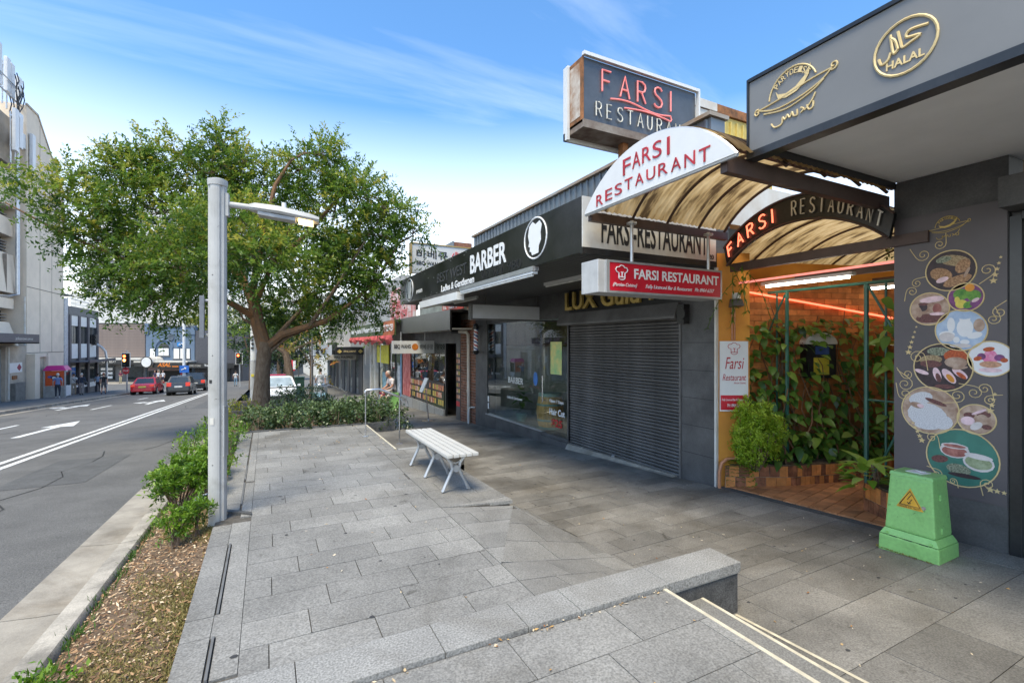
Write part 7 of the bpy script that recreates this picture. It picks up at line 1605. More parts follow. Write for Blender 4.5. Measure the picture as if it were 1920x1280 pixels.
for i in range(5): box("rib", 1.5 + i * .12, 1.53 + i * .12, 13.38, 13.4, .16, .34, m_wht, t)
MB().box(1.6, 1.68, 13.36, 13.385, .18, .26).build("red_tab", m_red, t)
# pot plant and barrel in the barber window
t = thing("wine_barrel", "oak wine barrel with pale green hoops behind the barber window", "barrel", (5.98, 9.72, 0)); m_oak = mat("oak_stave", (.78, .42, .13), .5, var=.18, scale=3, stretch=(8, 8, .8))
pf = [(.25, 0), (.285, .12), (.315, .28), (.325, .42), (.315, .56), (.285, .72), (.25, .84)]
n_st = 20
for k in range(n_st):
    a0, a1 = 2 * math.pi * (k + .03) / n_st, 2 * math.pi * (k + .97) / n_st; mb = MB()
    for r_, z in pf: mb.v += [(5.98 + r_ * math.cos(a0), 9.72 + r_ * math.sin(a0), z + .005), (5.98 + r_ * math.cos(a1), 9.72 + r_ * math.sin(a1), z + .005)]
    mb.f = [(2 * i, 2 * i + 1, 2 * i + 3, 2 * i + 2) for i in range(6)]; mb.build("stave", m_oak, t)
m_hoop = mat("pale_green_hoop", (.30, .42, .36), .5)
for z0, z1, r_ in ((.01, .07, .262), (.2, .25, .303), (.56, .61, .315), (.77, .85, .27)): MB().lathe([(r_, z0), (r_ + .004, (z0 + z1) / 2), (r_ - .004 if z0 > .4 else r_ + .008, z1)], (5.98, 9.72, 0), 24).build("hoop", m_hoop, t, smooth=True)
MB().cyl((5.98, 9.72, .80), (5.98, 9.72, .83), .24, n=20).build("lid", m_oak, t)
t = thing("pot_plant", "leafy pot plant in a pale pot inside the barber window", "plant", (5.9, 11.0, 0)); MB().lathe([(.11, 0), (.15, .2), (.16, .21)], (5.9, 11.0, .002), 18).build("pot", m_hoop, t, smooth=True)
PLANTPOT = t

# ================================================================ PLANTING
m_bark = mat("grey_brown_bark", (.22, .16, .11), .9, var=.25, scale=7, bump=.8, bscale=25, col2=(.10, .06, .035), stretch=(3, 3, 1))
m_barko = mat("orange_brown_bark", (.24, .115, .05), .9, var=.25, scale=6, bump=.7, bscale=25, col2=(.12, .08, .05))
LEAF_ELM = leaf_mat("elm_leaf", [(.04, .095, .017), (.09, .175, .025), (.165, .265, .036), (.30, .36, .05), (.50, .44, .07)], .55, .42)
LEAF_HEDGE = leaf_mat("hedge_leaf", [(.02, .042, .015), (.05, .085, .026), (.10, .15, .05), (.18, .24, .10)], .2, .35)
LEAF_LIME = leaf_mat("lime_leaf", [(.05, .105, .008), (.09, .19, .012), (.16, .29, .02), (.26, .38, .04)], .35, .4)
LEAF_YEL = leaf_mat("yellow_green_leaf", [(.06, .10, .008), (.13, .18, .015), (.24, .26, .02), (.36, .34, .03)], .38, .45)
LEAF_DARK = leaf_mat("dark_leaf", [(.01, .025, .008), (.022, .05, .014), (.045, .08, .02), (.08, .12, .03)], .25, .45)
LEAF_AUT = leaf_mat("autumn_leaf", [(.06, .10, .015), (.18, .20, .03), (.40, .30, .04), (.42, .14, .03)], .35, .5)
LEAF_VINE = leaf_mat("vine_leaf", [(.03, .09, .016), (.08, .19, .03), (.16, .30, .045), (.32, .44, .07)], .4, .33)
def shaped(pts_c, rad, n, rng, shell=.55):
    """points in an ellipsoid, denser near its skin"""
    d = rng.normal(size=(n, 3)); d /= np.linalg.norm(d, axis=1, keepdims=True)
    r_ = shell + (1 - shell) * rng.random(n) ** .6
    return np.array(pts_c)[None] + d * r_[:, None] * np.array(rad)[None], d
def sprays(lobes, per, leaves, L, Wd, m, name, parent, rng, spread=.16, up=.15, tone=0.0, droop=0.0, yellow=.16, lenf=1.0):
    """foliage as twigs: each twig carries a fan of leaves along its length"""
    P_, D_, T_, S_l = [], [], [], []
    for c, rad in lobes:
        vol = (rad[0] * rad[1] * rad[2]) ** (1 / 3); n = max(6, int(per * vol ** 2))
        base, out = shaped(c, rad, n, rng, .35)
        dirs = out * .8 + rng.normal(size=(n, 3)) * .45; dirs[:, 2] += up - droop
        dirs /= np.linalg.norm(dirs, axis=1, keepdims=True)
        tl = spread * (1.2 + 1.6 * rng.random(n)) * lenf
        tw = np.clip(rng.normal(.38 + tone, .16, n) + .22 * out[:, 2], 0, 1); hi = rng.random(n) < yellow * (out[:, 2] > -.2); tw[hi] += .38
        k = leaves; u = (np.arange(k) + .5) / k
        pts = base[:, None] + dirs[:, None] * (u[None, :, None] * tl[:, None, None]) + rng.normal(size=(n, k, 3)) * .012
        pts[:, :, 2] -= (u ** 2)[None] * tl[:, None] * .18
        side = np.cross(dirs, rng.normal(size=(n, 3))); side /= np.linalg.norm(side, axis=1, keepdims=True) + 1e-9
        sg_ = np.where(np.arange(k) % 2 == 0, 1, -1)
        ld = dirs[:, None] * .55 + side[:, None] * sg_[None, :, None] * .8 + rng.normal(size=(n, k, 3)) * .35
        P_.append(pts.reshape(-1, 3)); D_.append(ld.reshape(-1, 3)); T_.append((tw[:, None] + rng.normal(size=(n, k)) * .1).ravel())
    P_, D_, T_ = np.concatenate(P_), np.concatenate(D_), np.concatenate(T_); n = len(P_)
    U_ = rng.normal(size=(n, 3)) * .6 + np.array([0, 0, 1.0])
    return leafmesh(name, P_, D_, U_, L * (.7 + .6 * rng.random(n)), Wd * (.7 + .6 * rng.random(n)), T_, m, parent, fold=.06)
TB = RV * ((490 - 960) / 900 * 12.3) + FV * 12.3
def tw(lx, ly, z): p = TB + RV * lx + FV * ly; return (p.x, p.y, z)
bt_ = thing("street_tree", "big spreading elm like tree behind the lamp post with a forked orange trunk", "tree", (TB.x, TB.y, .4))
tk = MB().tube([tw(.0, 0, .25), tw(.0, 0, .6), tw(.02, .02, 1.2), tw(.06, .02, 1.75), tw(.12, .03, 2.05)], [.27, .215, .18, .175, .18], 12)
tk.build("trunk", m_bark, bt_, smooth=True)
limbs = [([(.06, 0, 1.85), (-.18, .1, 2.5), (-.35, .2, 3.1), (-.75, .3, 4.0), (-1.1, .3, 5.2), (-1.4, .2, 6.4)], .15), ([(.12, 0, 1.95), (.0, -.1, 2.6), (-.05, -.3, 3.4), (.3, -.5, 4.6), (.6, -.5, 5.9), (.9, -.3, 6.6)], .13),
         ([(.16, .0, 1.95), (.55, .0, 2.25), (1.0, .05, 2.40), (1.6, .1, 2.6), (2.0, .1, 2.85), (2.25, .1, 3.05), (2.9, .1, 3.6), (3.5, .1, 4.6)], .11), ([(-.25, .1, 2.7), (-.6, -.2, 3.0), (-1.4, -.5, 3.4), (-2.6, -.7, 3.9), (-4.2, -.9, 4.6), (-5.4, -1.1, 5.3)], .085),
         ([(-.5, .25, 3.4), (-1.3, .4, 4.4), (-2.6, .4, 5.6), (-3.9, .2, 6.5)], .08), ([(-.05, -.2, 3.0), (.6, -.9, 3.6), (1.2, -1.4, 4.2), (1.6, -1.6, 4.9)], .075), ([(.1, -.3, 3.8), (1.1, .1, 4.8), (1.9, .2, 5.8), (2.6, .1, 6.3)], .075), ([(.2, 0, 2.0), (.5, .5, 2.6), (.9, 1.2, 3.4), (1.0, 1.8, 4.2)], .07),
         ([(1.2, .05, 2.45), (1.9, -.2, 3.3), (2.6, -.2, 4.4), (3.2, -.1, 5.4)], .055), ([(-.15, .1, 2.45), (-.55, .15, 2.65), (-.75, .2, 3.0)], .05), ([(.15, 0, 1.75), (.6, .1, 2.15), (1.05, .15, 2.35)], .05), ([(-1.4, -.5, 3.4), (-2.2, -.6, 3.1), (-3.2, -.6, 3.2)], .04)]
for pts, r_ in limbs:
    n_ = len(pts); MB().tube([tw(*p) for p in pts], [r_ * (1 - .8 * i / (n_ - 1)) for i in range(n_)], 8).build("limb", m_barko if r_ > .07 else m_bark, bt_, smooth=True)
LOBES = [(-4.17, -1.3, 5.5, 0.63, 0.38), (-3.65, -1.04, 5.06, 0.8, 0.53), (-3.44, 0.0, 6.18, 0.75, 0.71), (-3.52, 0.39, 6.68, 0.48, 0.43), (-3.45, -0.78, 4.4, 0.85, 0.53), (-2.85, 0.0, 5.31, 1.06, 0.98), (-2.78, -0.65, 3.82, 0.95, 0.6), (-1.96, 0.65, 6.36, 0.85, 0.71), (-2.48, 0.39, 7.0, 0.48, 0.38), (-1.32, 0.52, 6.8, 0.63, 0.6), (-1.34, 0.52, 7.33, 0.23, 0.32), (-1.18, 1.04, 5.45, 1.16, 1.03), (-1.18, -1.17, 3.75, 1.06, 0.86), (-2.1, -0.78, 3.04, 0.75, 0.49), (-0.21, 0.78, 6.18, 0.95, 0.82), (0.9, 0.39, 6.48, 0.69, 0.6), (1.57, 0.26, 6.9, 0.36, 0.3), (0.37, 1.56, 4.79, 1.16, 1.09), (0.24, -1.69, 4.4, 1.06, 0.86), (1.68, 0.52, 5.31, 0.89, 0.86), (2.71, -0.26, 5.64, 0.58, 0.45), (3.3, -0.26, 5.21, 0.44, 0.29), (2.98, 0.0, 4.79, 0.63, 0.43), (2.32, 0.39, 4.28, 0.89, 0.76), (3.11, 0.0, 3.75, 0.52, 0.49), (1.68, 0.65, 3.43, 0.95, 0.53), (2.58, 0.39, 2.91, 0.58, 0.3), (-0.27, 1.82, 3.11, 0.85, 0.53), (0.9, 1.56, 2.72, 0.63, 0.38), (-3.3, -0.52, 3.23, 0.58, 0.32), (1.93, 0.39, 6.18, 0.48, 0.49), (2.58, 0.0, 6.04, 0.37, 0.32), (1.15, -2.08, 3.75, 0.85, 0.65), (-0.66, 1.95, 2.72, 0.48, 0.32), (-2.48, 1.56, 4.28, 0.95, 0.76), (1.41, 2.34, 4.53, 0.75, 0.65), (-3.81, 0.2, 6.58, 0.32, 0.51), (-3.15, 0.3, 7.0, 0.26, 0.46), (-1.34, 0.5, 7.38, 0.24, 0.51), (-0.58, 0.4, 6.77, 0.37, 0.37), (1.65, 0.2, 6.86, 0.28, 0.41), (3.4, 0.2, 5.55, 0.46, 0.28), (3.88, 0, 4.89, 0.41, 0.23), (-4.2, -0.6, 6.12, 0.37, 0.32)]
rng2 = np.random.default_rng(21)
lob = []
for lx, ly, z, rx, rz in LOBES:
    c = tw(lx, ly, z); lob.append((c, (rx, max(rx, rz) * .95, rz)))
# fine twigs carrying the sprays
mb = MB(); rt = random.Random(5)
tips = [tw(*p[0][-1]) for p in limbs] + [tw(*p[0][-2]) for p in limbs]
for c, rad in lob:
    near = min(tips, key=lambda q: (Vector(q) - Vector(c)).length)
    a, b = Vector(near), Vector(c); mid = (a + b) / 2 + Vector((rt.uniform(-.2, .2), rt.uniform(-.2, .2), rt.uniform(0, .2)))
    mb.tube([a, mid, b], [.028, .02, .012], 5)
    for i in range(9):
        d = Vector((rt.gauss(0, 1), rt.gauss(0, 1), rt.gauss(.2, .8))).normalized()
        e_ = b + Vector((d.x * rad[0], d.y * rad[1], d.z * rad[2])) * rt.uniform(.7, 1.1); mb.tube([mid.lerp(b, rt.random()), b.lerp(e_, .5) + Vector((0, 0, .05)), e_], [.012, .008, .004], 4)
tag(mb.build("twigs", m_bark, bt_, smooth=True), kind="stuff")
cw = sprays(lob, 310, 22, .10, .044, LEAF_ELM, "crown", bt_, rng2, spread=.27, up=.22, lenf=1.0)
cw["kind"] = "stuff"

def hedge(label, name, boxes, m, L, Wd, dens, rng, tone=0.0, group=None, per_leaf=9, cat="hedge", spread=.07, stems=None, loc=None):
    lobes = []
    for (x0, x1, y0, y1, z0, z1) in boxes:
        k = max(1, int((x1 - x0) / .35)); q = max(1, int((y1 - y0) / .35))
        for i in range(k):
            for j in range(q):
                h = (z1 - z0) * rng.uniform(.85, 1.2)
                lobes.append(((x0 + (i + .5) * (x1 - x0) / k + rng.normal() * .03, y0 + (j + .5) * (y1 - y0) / q + rng.normal() * .03, z0 + h * .5), ((x1 - x0) / k * .72, (y1 - y0) / q * .72, h * .55)))
    b0_ = boxes[0]; t = thing(name, label, cat, loc or (b0_[0], b0_[2], b0_[4]), group)
    o = sprays(lobes, dens, per_leaf, L, Wd, m, "foliage", t, rng, spread=spread, tone=tone, yellow=.1); o["kind"] = "stuff"
    if stems:
        mb = MB()
        for c, rad in lobes[:60]:
            for s_ in range(2): mb.tube([(c[0] + rng.normal() * .02, c[1] + rng.normal() * .02, b0_[4] - .03), (c[0] + rng.normal() * .08, c[1] + rng.normal() * .08, c[2] + rad[2] * .4)], [.008, .004], 4)
        tag(mb.build("stems", m_bark, t, smooth=True), kind="stuff")
    return t
hr = np.random.default_rng(31)
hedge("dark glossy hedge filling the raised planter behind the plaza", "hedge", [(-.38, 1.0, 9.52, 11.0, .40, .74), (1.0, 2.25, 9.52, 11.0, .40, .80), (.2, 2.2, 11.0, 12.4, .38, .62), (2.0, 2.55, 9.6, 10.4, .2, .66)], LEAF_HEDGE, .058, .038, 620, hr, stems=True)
hedge("second dark hedge beyond the slab path", "hedge", [(.1, 1.8, 14.85, 16.2, .0, .42), (.3, 1.75, 16.2, 18.6, -.05, .5)], LEAF_HEDGE, .06, .036, 200, hr)
sh_y = [(7.1, .42, .62, "rounded lime green shrub just beyond the lamp post"), (7.9, .40, .66, "lime green shrub second beyond the lamp post"), (8.7, .42, .70, "green shrub third beyond the lamp post"), (9.5, .45, .75, "green shrub beside the near corner of the dark hedge"), (10.4, .45, .72, "dull green shrub left of the dark hedge")]
for y, r_, h, lab in sh_y:
    zb = bedz(-.7, y) ; hedge(lab, "shrub", [(-1.06, -.36, y - .36, y + .36, zb + .08, zb + h * .86)], LEAF_LIME, .05, .02, 330, hr, tone=-.06 - .02 * (y - 7), group="shrubs along the kerb planting", cat="shrub", stems=True, spread=.06)
hedge("bright yellow green shrub at the foot of the white pole", "shrub", [(-1.0, -.3, 12.2, 13.6, -.1, .62)], LEAF_YEL, .06, .025, 240, hr, tone=.1, cat="shrub")
hedge("low green shrub between the hedge corner and the yellow shrub", "shrub", [(-1.05, -.4, 11.0, 12.0, .0, .58)], LEAF_LIME, .058, .024, 260, hr, tone=-.18, cat="shrub")
def open_shrub(label, x, y, z, h, w, n, m, L, Wd, seed, leaves=26, spread=.05, name="shrub", cat="shrub", tone=.05):
    t = thing(name, label, cat, (x, y, z)); r_ = random.Random(seed); rg_ = np.random.default_rng(seed); mb = MB(); lobes = []
    for i in range(n):
        a = r_.uniform(0, 6.28); k = r_.uniform(.3, 1); tip = Vector((x + w * k * math.cos(a), y + w * k * math.sin(a), z + h * r_.uniform(.6, 1)))
        mid = Vector((x + w * k * .4 * math.cos(a), y + w * k * .4 * math.sin(a), z + h * .4))
        mb.tube([(x + r_.uniform(-.03, .03), y + r_.uniform(-.03, .03), z - .03), mid, tip], [.012, .009, .005], 5)
        lobes.append((tuple(tip), (.09, .09, .07)))
    tag(mb.build("stems", m_bark, t, smooth=True), kind="stuff")
    o = sprays(lobes, 1900, leaves, L, Wd, m, "foliage", t, rg_, spread=spread, tone=tone); o["kind"] = "stuff"; return t
open_shrub("leggy lime green shrub with bare stems left of the lamp foot", -.78, 5.75, bedz(-.78, 5.75), .46, .30, 15, LEAF_LIME, .048, .019, 3, spread=.04, leaves=20)
open_shrub("small leafy shrub just behind the leggy one by the lamp", -.72, 6.5, bedz(-.7, 6.5), .50, .30, 15, LEAF_LIME, .048, .019, 9, tone=0, spread=.04, leaves=20)
open_shrub("tiny bright seedling shrub in the mulch in front of the lamp post", -.66, 4.72, bedz(-.66, 4.72), .24, .08, 6, LEAF_LIME, .036, .013, 4, leaves=12, spread=.03, tone=.12)
open_shrub("thin seedling touching the lamp foot", -.52, 4.80, bedz(-.5, 4.8), .26, .05, 4, LEAF_LIME, .038, .013, 6, leaves=14, spread=.03, tone=0)
open_shrub("little sprig at the bottom left corner of the mulch bed", -.93, 2.95, bedz(-.93, 2.95), .10, .05, 4, LEAF_LIME, .04, .016, 8, leaves=6, spread=.03)
tag(MB().prism([(-.70, 6.05, bedz(-.7, 6) + .02), (-.60, 6.0, bedz(-.6, 6) + .03), (-.56, 6.08, bedz(-.56, 6) + .04), (-.66, 6.12, bedz(-.66, 6) + .05)], (0, 0, .02)).build("paper_scrap", m_wht), "scrap of white litter under the leggy shrub", "paper")
# trees further down the street
def far_tree(label, x, y, zg, trunk_h, lobes, m, r_t, seed, dens=26, L=.16, Wd=.07, lean=(0, 0), tone=0.0):
    t = thing("street_tree", label, "tree", (x, y, zg), "trees further along the street"); rg_ = np.random.default_rng(seed)
    MB().tube([(x, y, zg - .1), (x + lean[0] * .4, y + lean[1] * .4, zg + trunk_h * .55), (x + lean[0], y + lean[1], zg + trunk_h)], [r_t, r_t * .8, r_t * .6], 8).build("trunk", m_bark, t, smooth=True)
    for c, rad in lobes: MB().tube([(x + lean[0], y + lean[1], zg + trunk_h * .85), tuple((Vector(c) + Vector((x, y, zg + trunk_h))) / 2), c], [r_t * .45, r_t * .3, .02], 6).build("limb", m_bark, t, smooth=True)
    o = sprays(lobes, dens, 12, L, Wd, m, "crown", t, rg_, spread=.3, tone=tone); o["kind"] = "stuff"; return t
far_tree("leaning tree with a mid green crown behind the white hatchback", 1.35, 31.5, zr(31), 3.2, [((.6, 31, 2.7), (1.9, 1.6, 1.1)), ((2.3, 32, 3.0), (1.6, 1.5, 1.2)), ((1.0, 33, 3.8), (1.8, 1.6, 1.0)), ((-1.2, 31.5, 2.4), (1.3, 1.3, .9)), ((3.2, 31.5, 2.2), (1.1, 1.1, .8))], LEAF_ELM, .26, 51, lean=(-.4, 0))
far_tree("slim young tree with orange and yellow autumn leaves by the footpath", 2.15, 28.2, zr(28), 2.2, [((1.5, 28, 1.8), (1.0, .9, .8)), ((2.5, 28.3, 1.35), (.8, .8, .7)), ((2.0, 28, 2.6), (1.0, .9, .7)), ((2.75, 28, .75), (.45, .5, .4))], LEAF_AUT, .09, 52, dens=16, L=.15, Wd=.085, tone=.12)
far_tree("dense dark tree further down behind the parked cars", 1.5, 46, zr(46), 3, [((.8, 46, 1.3), (2.4, 2, 1.6)), ((3.0, 47, 2.0), (2.2, 2, 1.8)), ((1.8, 46, 3.4), (2.8, 2.4, 1.6))], LEAF_DARK, .25, 53, L=.24, Wd=.12)
far_tree("dark tree standing right of the far crossing", -1.4, 56, zr(56), 3, [((-1.6, 56, 3.2), (2.5, 2.2, 1.7)), ((-2.6, 57, 4.4), (2.2, 2, 1.4)), ((.4, 56, 3.8), (2.0, 2, 1.6))], LEAF_DARK, .25, 54, L=.26, Wd=.12, tone=.1)
far_tree("yellow green tree rising over the dark corner building", -8.2, 86, zr(86), 5, [((-8.6, 86, 4.2), (3.0, 2.6, 2.0)), ((-6.2, 87, 3.2), (2.6, 2.2, 1.8)), ((-9.5, 88, 6.2), (2.6, 2.4, 1.8)), ((-6.8, 87, 6.0), (3, 2.5, 2))], LEAF_YEL, .35, 55, L=.34, Wd=.16)
far_tree("large dark green tree filling the end of the street", 1.5, 74, zr(74), 4, [((.5, 74, 1.2), (4, 3, 2.6)), ((4.0, 75, 2.0), (3.4, 3, 2.6)), ((2, 75, 4.2), (4, 3, 2.4))], LEAF_DARK, .3, 56, L=.34, Wd=.17)
far_tree("green tree behind the shops at the far end of the footpath", -4.2, 92, zr(92), 4, [((-4.2, 92, 2.8), (4, 3, 2.6)), ((-1, 93, 3.5), (3.5, 3, 3))], LEAF_ELM, .3, 57, L=.36, Wd=.17)

# ---- entrance plants
bs_ = thing("shrub", "round bright yellow green conifer shrub in the tiled planter", "shrub", (5.86, 4.26, .3)); rg_ = np.random.default_rng(61)
lobes = []
r_ = random.Random(61)
for i in range(80):
    a, el_ = r_.uniform(0, 6.28), math.asin(r_.uniform(-.95, 1)); k = r_.uniform(.55, 1)
    lobes.append(((5.86 + .34 * k * math.cos(a) * math.cos(el_), 4.26 + .30 * k * math.sin(a) * math.cos(el_), .80 + .42 * k * math.sin(el_)), (.07, .07, .09)))
o = sprays(lobes, 4200, 13, .032, .018, leaf_mat("conifer_tip", [(.07, .15, .008), (.16, .29, .014), (.30, .45, .03), (.46, .58, .06)], .35, .4), "foliage", bs_, rg_, spread=.03, up=.7, tone=.36, yellow=.3); o["kind"] = "stuff"
mb = MB()
for i in range(26): a = r_.uniform(0, 6.28); mb.tube([(5.86 + .04 * math.cos(a), 4.26 + .04 * math.sin(a), .3), (5.86 + .2 * math.cos(a), 4.26 + .2 * math.sin(a), .62), (5.86 + .3 * math.cos(a), 4.26 + .28 * math.sin(a), .85)], [.012, .008, .003], 5)
tag(mb.build("stems", m_bark, bs_, smooth=True), kind="stuff")
def broad_leaf(mb, p, d, up, L, W, col=None):
    """a heart shaped leaf of eight faces, folded on its midrib"""
    p, d, up = Vector(p), Vector(d).normalized(), Vector(up); s_ = d.cross(up).normalized(); n = s_.cross(d)
    prof_ = [(0, .0), (.05, .36), (.28, .5), (.6, .36), (.85, .14), (1, 0)]
    k = len(mb.v)
    for u, w in prof_:
        c = p + d * L * u - n * L * .22 * u * u
        mb.v += [tuple(c + s_ * W * w + n * W * .18 * w), tuple(c), tuple(c - s_ * W * w + n * W * .18 * w)]
    for i in range(len(prof_) - 1): mb.f += [(k + 3 * i, k + 3 * i + 1, k + 3 * i + 4, k + 3 * i + 3), (k + 3 * i + 1, k + 3 * i + 2, k + 3 * i + 5, k + 3 * i + 4)]
def tinted(mb, name, m, parent, val, n0=None):
    o = mb.build(name, m, parent, smooth=False); o.data.polygons.foreach_set('use_smooth', [True] * len(o.data.polygons))
    at = o.data.attributes.new("tint", 'FLOAT', 'POINT'); at.data.foreach_set('value', np.full(len(o.data.vertices), val, dtype=np.float32)); return o
vn = thing("climbing_vine", "tall mass of heart leaved vines covering the passage wall behind the gate", "vine", (7, 4.6, .35))
r_ = random.Random(71); nleaf = 0
for i in range(38):
    s0 = r_.uniform(.05, 2.6); pts = []; z = .33; off = r_.uniform(.05, .5)
    h = r_.uniform(.9, 2.3)
    for k in range(8): pts.append(wallp(s0 + .12 * math.sin(k * 1.3 + i), max(.03, off * (1 - k / 9) + .03 * math.sin(k * 2 + i)), z + h * k / 7))
    MB().tube(pts, [.014 - .0012 * k for k in range(8)], 5).build("stem", m_barko, vn, smooth=True)
lv = []
for i in range(230):
    s0 = .0 + 2.65 * r_.random(); z = .38 + 2.0 * r_.random() ** 1.2; off = (.08 + .42 * (1 - (z - .38) / 2.4)) * r_.uniform(.35, 1.0)
    p = wallp(s0, off, z); L = r_.uniform(.11, .20)
    d = Vector((-.6 + r_.gauss(0, .45), -.85 + r_.gauss(0, .4), -.45 + r_.gauss(0, .3))); mb = MB()
    broad_leaf(mb, p, d, (r_.gauss(-.3, .3), r_.gauss(-.3, .3), 1), L, L * r_.uniform(.5, .68)); tinted(mb, "leaf", LEAF_VINE, vn, min(1, max(0, r_.gauss(.42, .24))))
xm = MB()
for i in range(600):
    if i < 280: s0 = .0 + 2.6 * r_.random(); z = .36 + .5 * r_.random() ** 1.5; off = r_.uniform(.05, .55)
    else: s0 = .0 + 2.7 * r_.random(); z = .5 + 1.9 * r_.random(); off = r_.uniform(.03, .35)
    p = wallp(s0, min(off, .5), z); L = r_.uniform(.1, .2)
    broad_leaf(xm, p, (-.7 + r_.gauss(0, .5), -.7 + r_.gauss(0, .5), -.3 + r_.gauss(0, .4)), (r_.gauss(-.3, .3), r_.gauss(-.3, .3), 1), L, L * .6)
o = xm.build("small_leaves", LEAF_VINE, vn); o["kind"] = "stuff"
at = o.data.attributes.new("tint", 'FLOAT', 'POINT'); at.data.foreach_set('value', np.repeat(np.clip(np.random.default_rng(5).normal(.42, .24, len(o.data.vertices) // 18), 0, 1), 18).astype(np.float32)); o.data.polygons.foreach_set('use_smooth', [True] * len(o.data.polygons))
v2 = thing("climbing_vine", "fresh green vine climbing the right bars of the gate", "vine", (6.5, 2.9, .4))
MB().tube([(6.55, 2.8, .4), (6.52, 2.86, 1.0), (6.6, 2.78, 1.6), (6.5, 2.85, 2.2), (6.55, 2.75, 2.6)], .012, 5).build("stem", m_bark, v2, smooth=True)
for i in range(40):
    z = r_.uniform(1.1, 2.6); mb = MB(); broad_leaf(mb, (6.48 + r_.gauss(0, .07), 2.85 + r_.gauss(0, .10) + (.12 if z > 1.7 and z < 2.3 else 0), z), (-.7 + r_.gauss(0, .4), -.3 + r_.gauss(0, .7), -.6 + r_.gauss(0, .3)), (-.4, r_.gauss(0, .3), 1), r_.uniform(.13, .22), r_.uniform(.08, .12)); tinted(mb, "leaf", LEAF_VINE, v2, min(1, max(0, r_.gauss(.62, .18))))
v3 = thing("climbing_vine", "small vine with broad leaves spilling over the left gate panel", "vine", (6.4, 4.6, 1.4))
MB().tube([(6.5, 4.62, .4), (6.45, 4.65, 1.0), (6.4, 4.6, 1.6)], .01, 5).build("stem", m_bark, v3, smooth=True)
for i in range(22):
    mb = MB(); broad_leaf(mb, (6.38 + r_.gauss(0, .09), 4.62 + r_.gauss(0, .13), r_.uniform(1.15, 1.7)), (-.7 + r_.gauss(0, .4), -.4 + r_.gauss(0, .6), -.5 + r_.gauss(0, .3)), (-.4, r_.gauss(0, .3), 1), r_.uniform(.13, .2), r_.uniform(.08, .11)); tinted(mb, "leaf", LEAF_VINE, v3, min(1, max(0, r_.gauss(.55, .2))))
pt = thing("potted_plant", "variegated yellow green plant in the right corner planter", "plant", (5.95, 2.85, .44))
for i in range(48):
    a = r_.uniform(0, 6.28); el_ = r_.uniform(-.2, 1.2); z = .40 + r_.uniform(0, .32); mb = MB()
    broad_leaf(mb, (5.88 + .09 * math.cos(a), 2.92 + .11 * math.sin(a), z), (math.cos(a) - .35, math.sin(a) - .1, math.sin(el_) - .25), (0, 0, 1), r_.uniform(.14, .24), r_.uniform(.08, .12)); tinted(mb, "leaf", leaf_mat("variegated_leaf", [(.16, .32, .02), (.36, .52, .06), (.62, .68, .18)], .4, .35), pt, r_.random())
for i in range(6): MB().tube([(5.95 + .02 * i - .05, 2.86, .42), (5.93 + .04 * math.cos(i), 2.86 + .04 * math.sin(i), .68)], .008, 5).build("stem", m_bark, pt, smooth=True)
fn = thing("fern", "bright fern frond hanging over the left end of the tiled planter", "fern", (5.62, 4.44, .35))
for k in range(7):
    a = R(200 + k * 18); mb = MB(); L = .30
    for i in range(12):
        u = i / 11; c = Vector((5.66 + L * u * math.cos(a) * .8, 4.42 + L * u * math.sin(a) * .8, .42 + .14 * u - .42 * u * u)); s_ = Vector((-math.sin(a), math.cos(a), 0)); w = .09 * math.sin(.35 + u * 2.5)
        for sg_ in (-1, 1): mb.quad(tuple(c), tuple(c + s_ * sg_ * w * .5 + Vector((math.cos(a) * .02, math.sin(a) * .02, .012))), tuple(c + s_ * sg_ * w + Vector((math.cos(a) * .035, math.sin(a) * .035, -.01))), tuple(c + s_ * sg_ * w * .5 + Vector((math.cos(a) * .008, math.sin(a) * .008, 0))))
    tinted(mb, "frond", LEAF_LIME, fn, .3 + .09 * k)
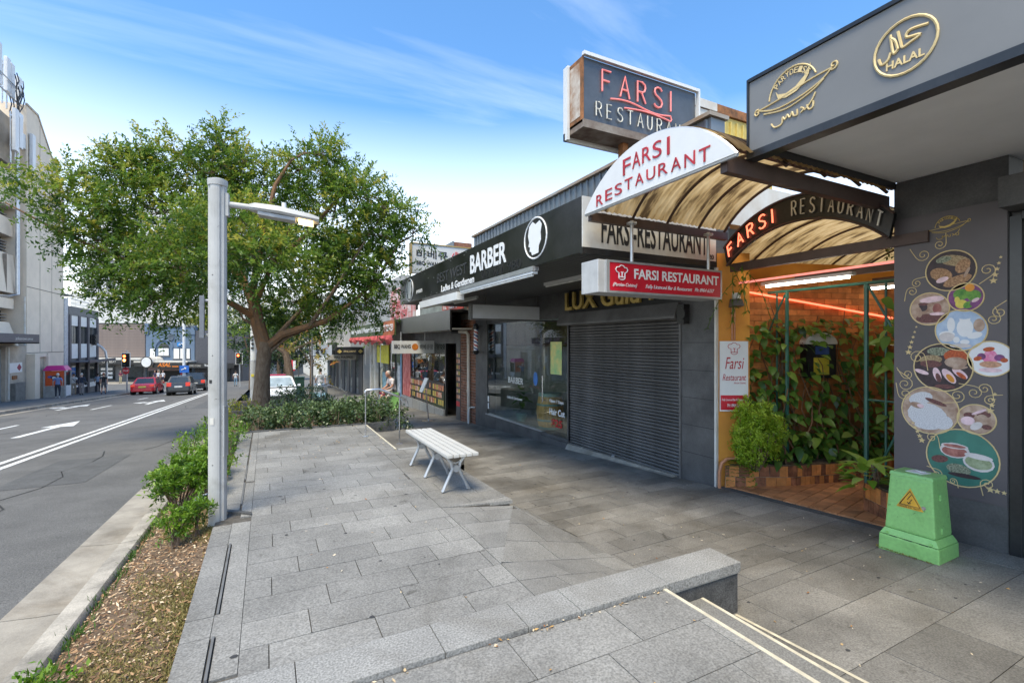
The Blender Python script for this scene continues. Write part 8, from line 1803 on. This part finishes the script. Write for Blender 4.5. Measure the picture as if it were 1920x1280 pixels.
yc_ = thing("palm_plant", "slim cordyline with a bare stem beside the left gate panel", "plant", (6.45, 4.45, .35)); MB().tube([(6.7, 4.45, .33), (6.68, 4.46, 1.2), (6.72, 4.44, 2.0)], [.03, .025, .02], 7).build("stem", m_bark, yc_, smooth=True)
for k in range(26):
    a = k * 2.4; el_ = .3 + .9 * ((k * 7) % 10) / 10; mb = MB(); L = .42; d = Vector((math.cos(a) * math.cos(el_), math.sin(a) * math.cos(el_), math.sin(el_))); c0 = Vector((6.72, 4.44, 2.0)); s_ = d.cross(Vector((0, 0, 1))).normalized()
    for i in range(5): u = i / 4; p = c0 + d * L * u - Vector((0, 0, .18 * u * u)); w = .016 * (1 - u * .9); mb.v += [tuple(p - s_ * w), tuple(p + s_ * w)]
    mb.f = [(2 * i, 2 * i + 1, 2 * i + 3, 2 * i + 2) for i in range(4)]; tinted(mb, "blade", LEAF_DARK, yc_, .5 + .05 * (k % 6))
hv = thing("hanging_vine", "thin fern like vine trailing from the left springing of the arch", "vine", (5.5, 4.5, 3.0))
for k in range(7):
    pts = [Vector((5.5 + .05 * k, 4.40 - .03 * k, 3.05 - .1 * (k % 3)))]
    for i in range(7): pts.append(pts[-1] + Vector((.02 * math.sin(k * 2) - .01, -.05 * math.cos(k * 1.7), -.03 - .02 * i)))
    mb = MB().tube(pts, .004, 4)
    for p in pts[1:]:
        for j in range(3): broad_leaf(mb, p, (r_.gauss(0, 1), r_.gauss(0, 1), r_.gauss(-.4, .4)), (0, 0, 1), .07, .022)
    tinted(mb, "strand", LEAF_LIME, hv, .25 + .1 * (k % 4))
for i in range(26):
    a = r_.uniform(0, 6.28); mb = MB(); broad_leaf(mb, (5.9 + .06 * math.cos(a), 11.0 + .06 * math.sin(a), .25 + r_.uniform(0, .6)), (math.cos(a), math.sin(a), r_.uniform(-.3, .6)), (0, 0, 1), r_.uniform(.2, .34), r_.uniform(.1, .17)); tinted(mb, "leaf", LEAF_LIME, PLANTPOT, .35 + .5 * r_.random())
hedge("patch of dry brown flowers hanging under the passage canopy", "dry_plant", [(7.0, 7.6, 2.6, 3.2, 3.02, 3.3)], LEAF_AUT, .05, .03, 300, np.random.default_rng(77), cat="plant", spread=.05)
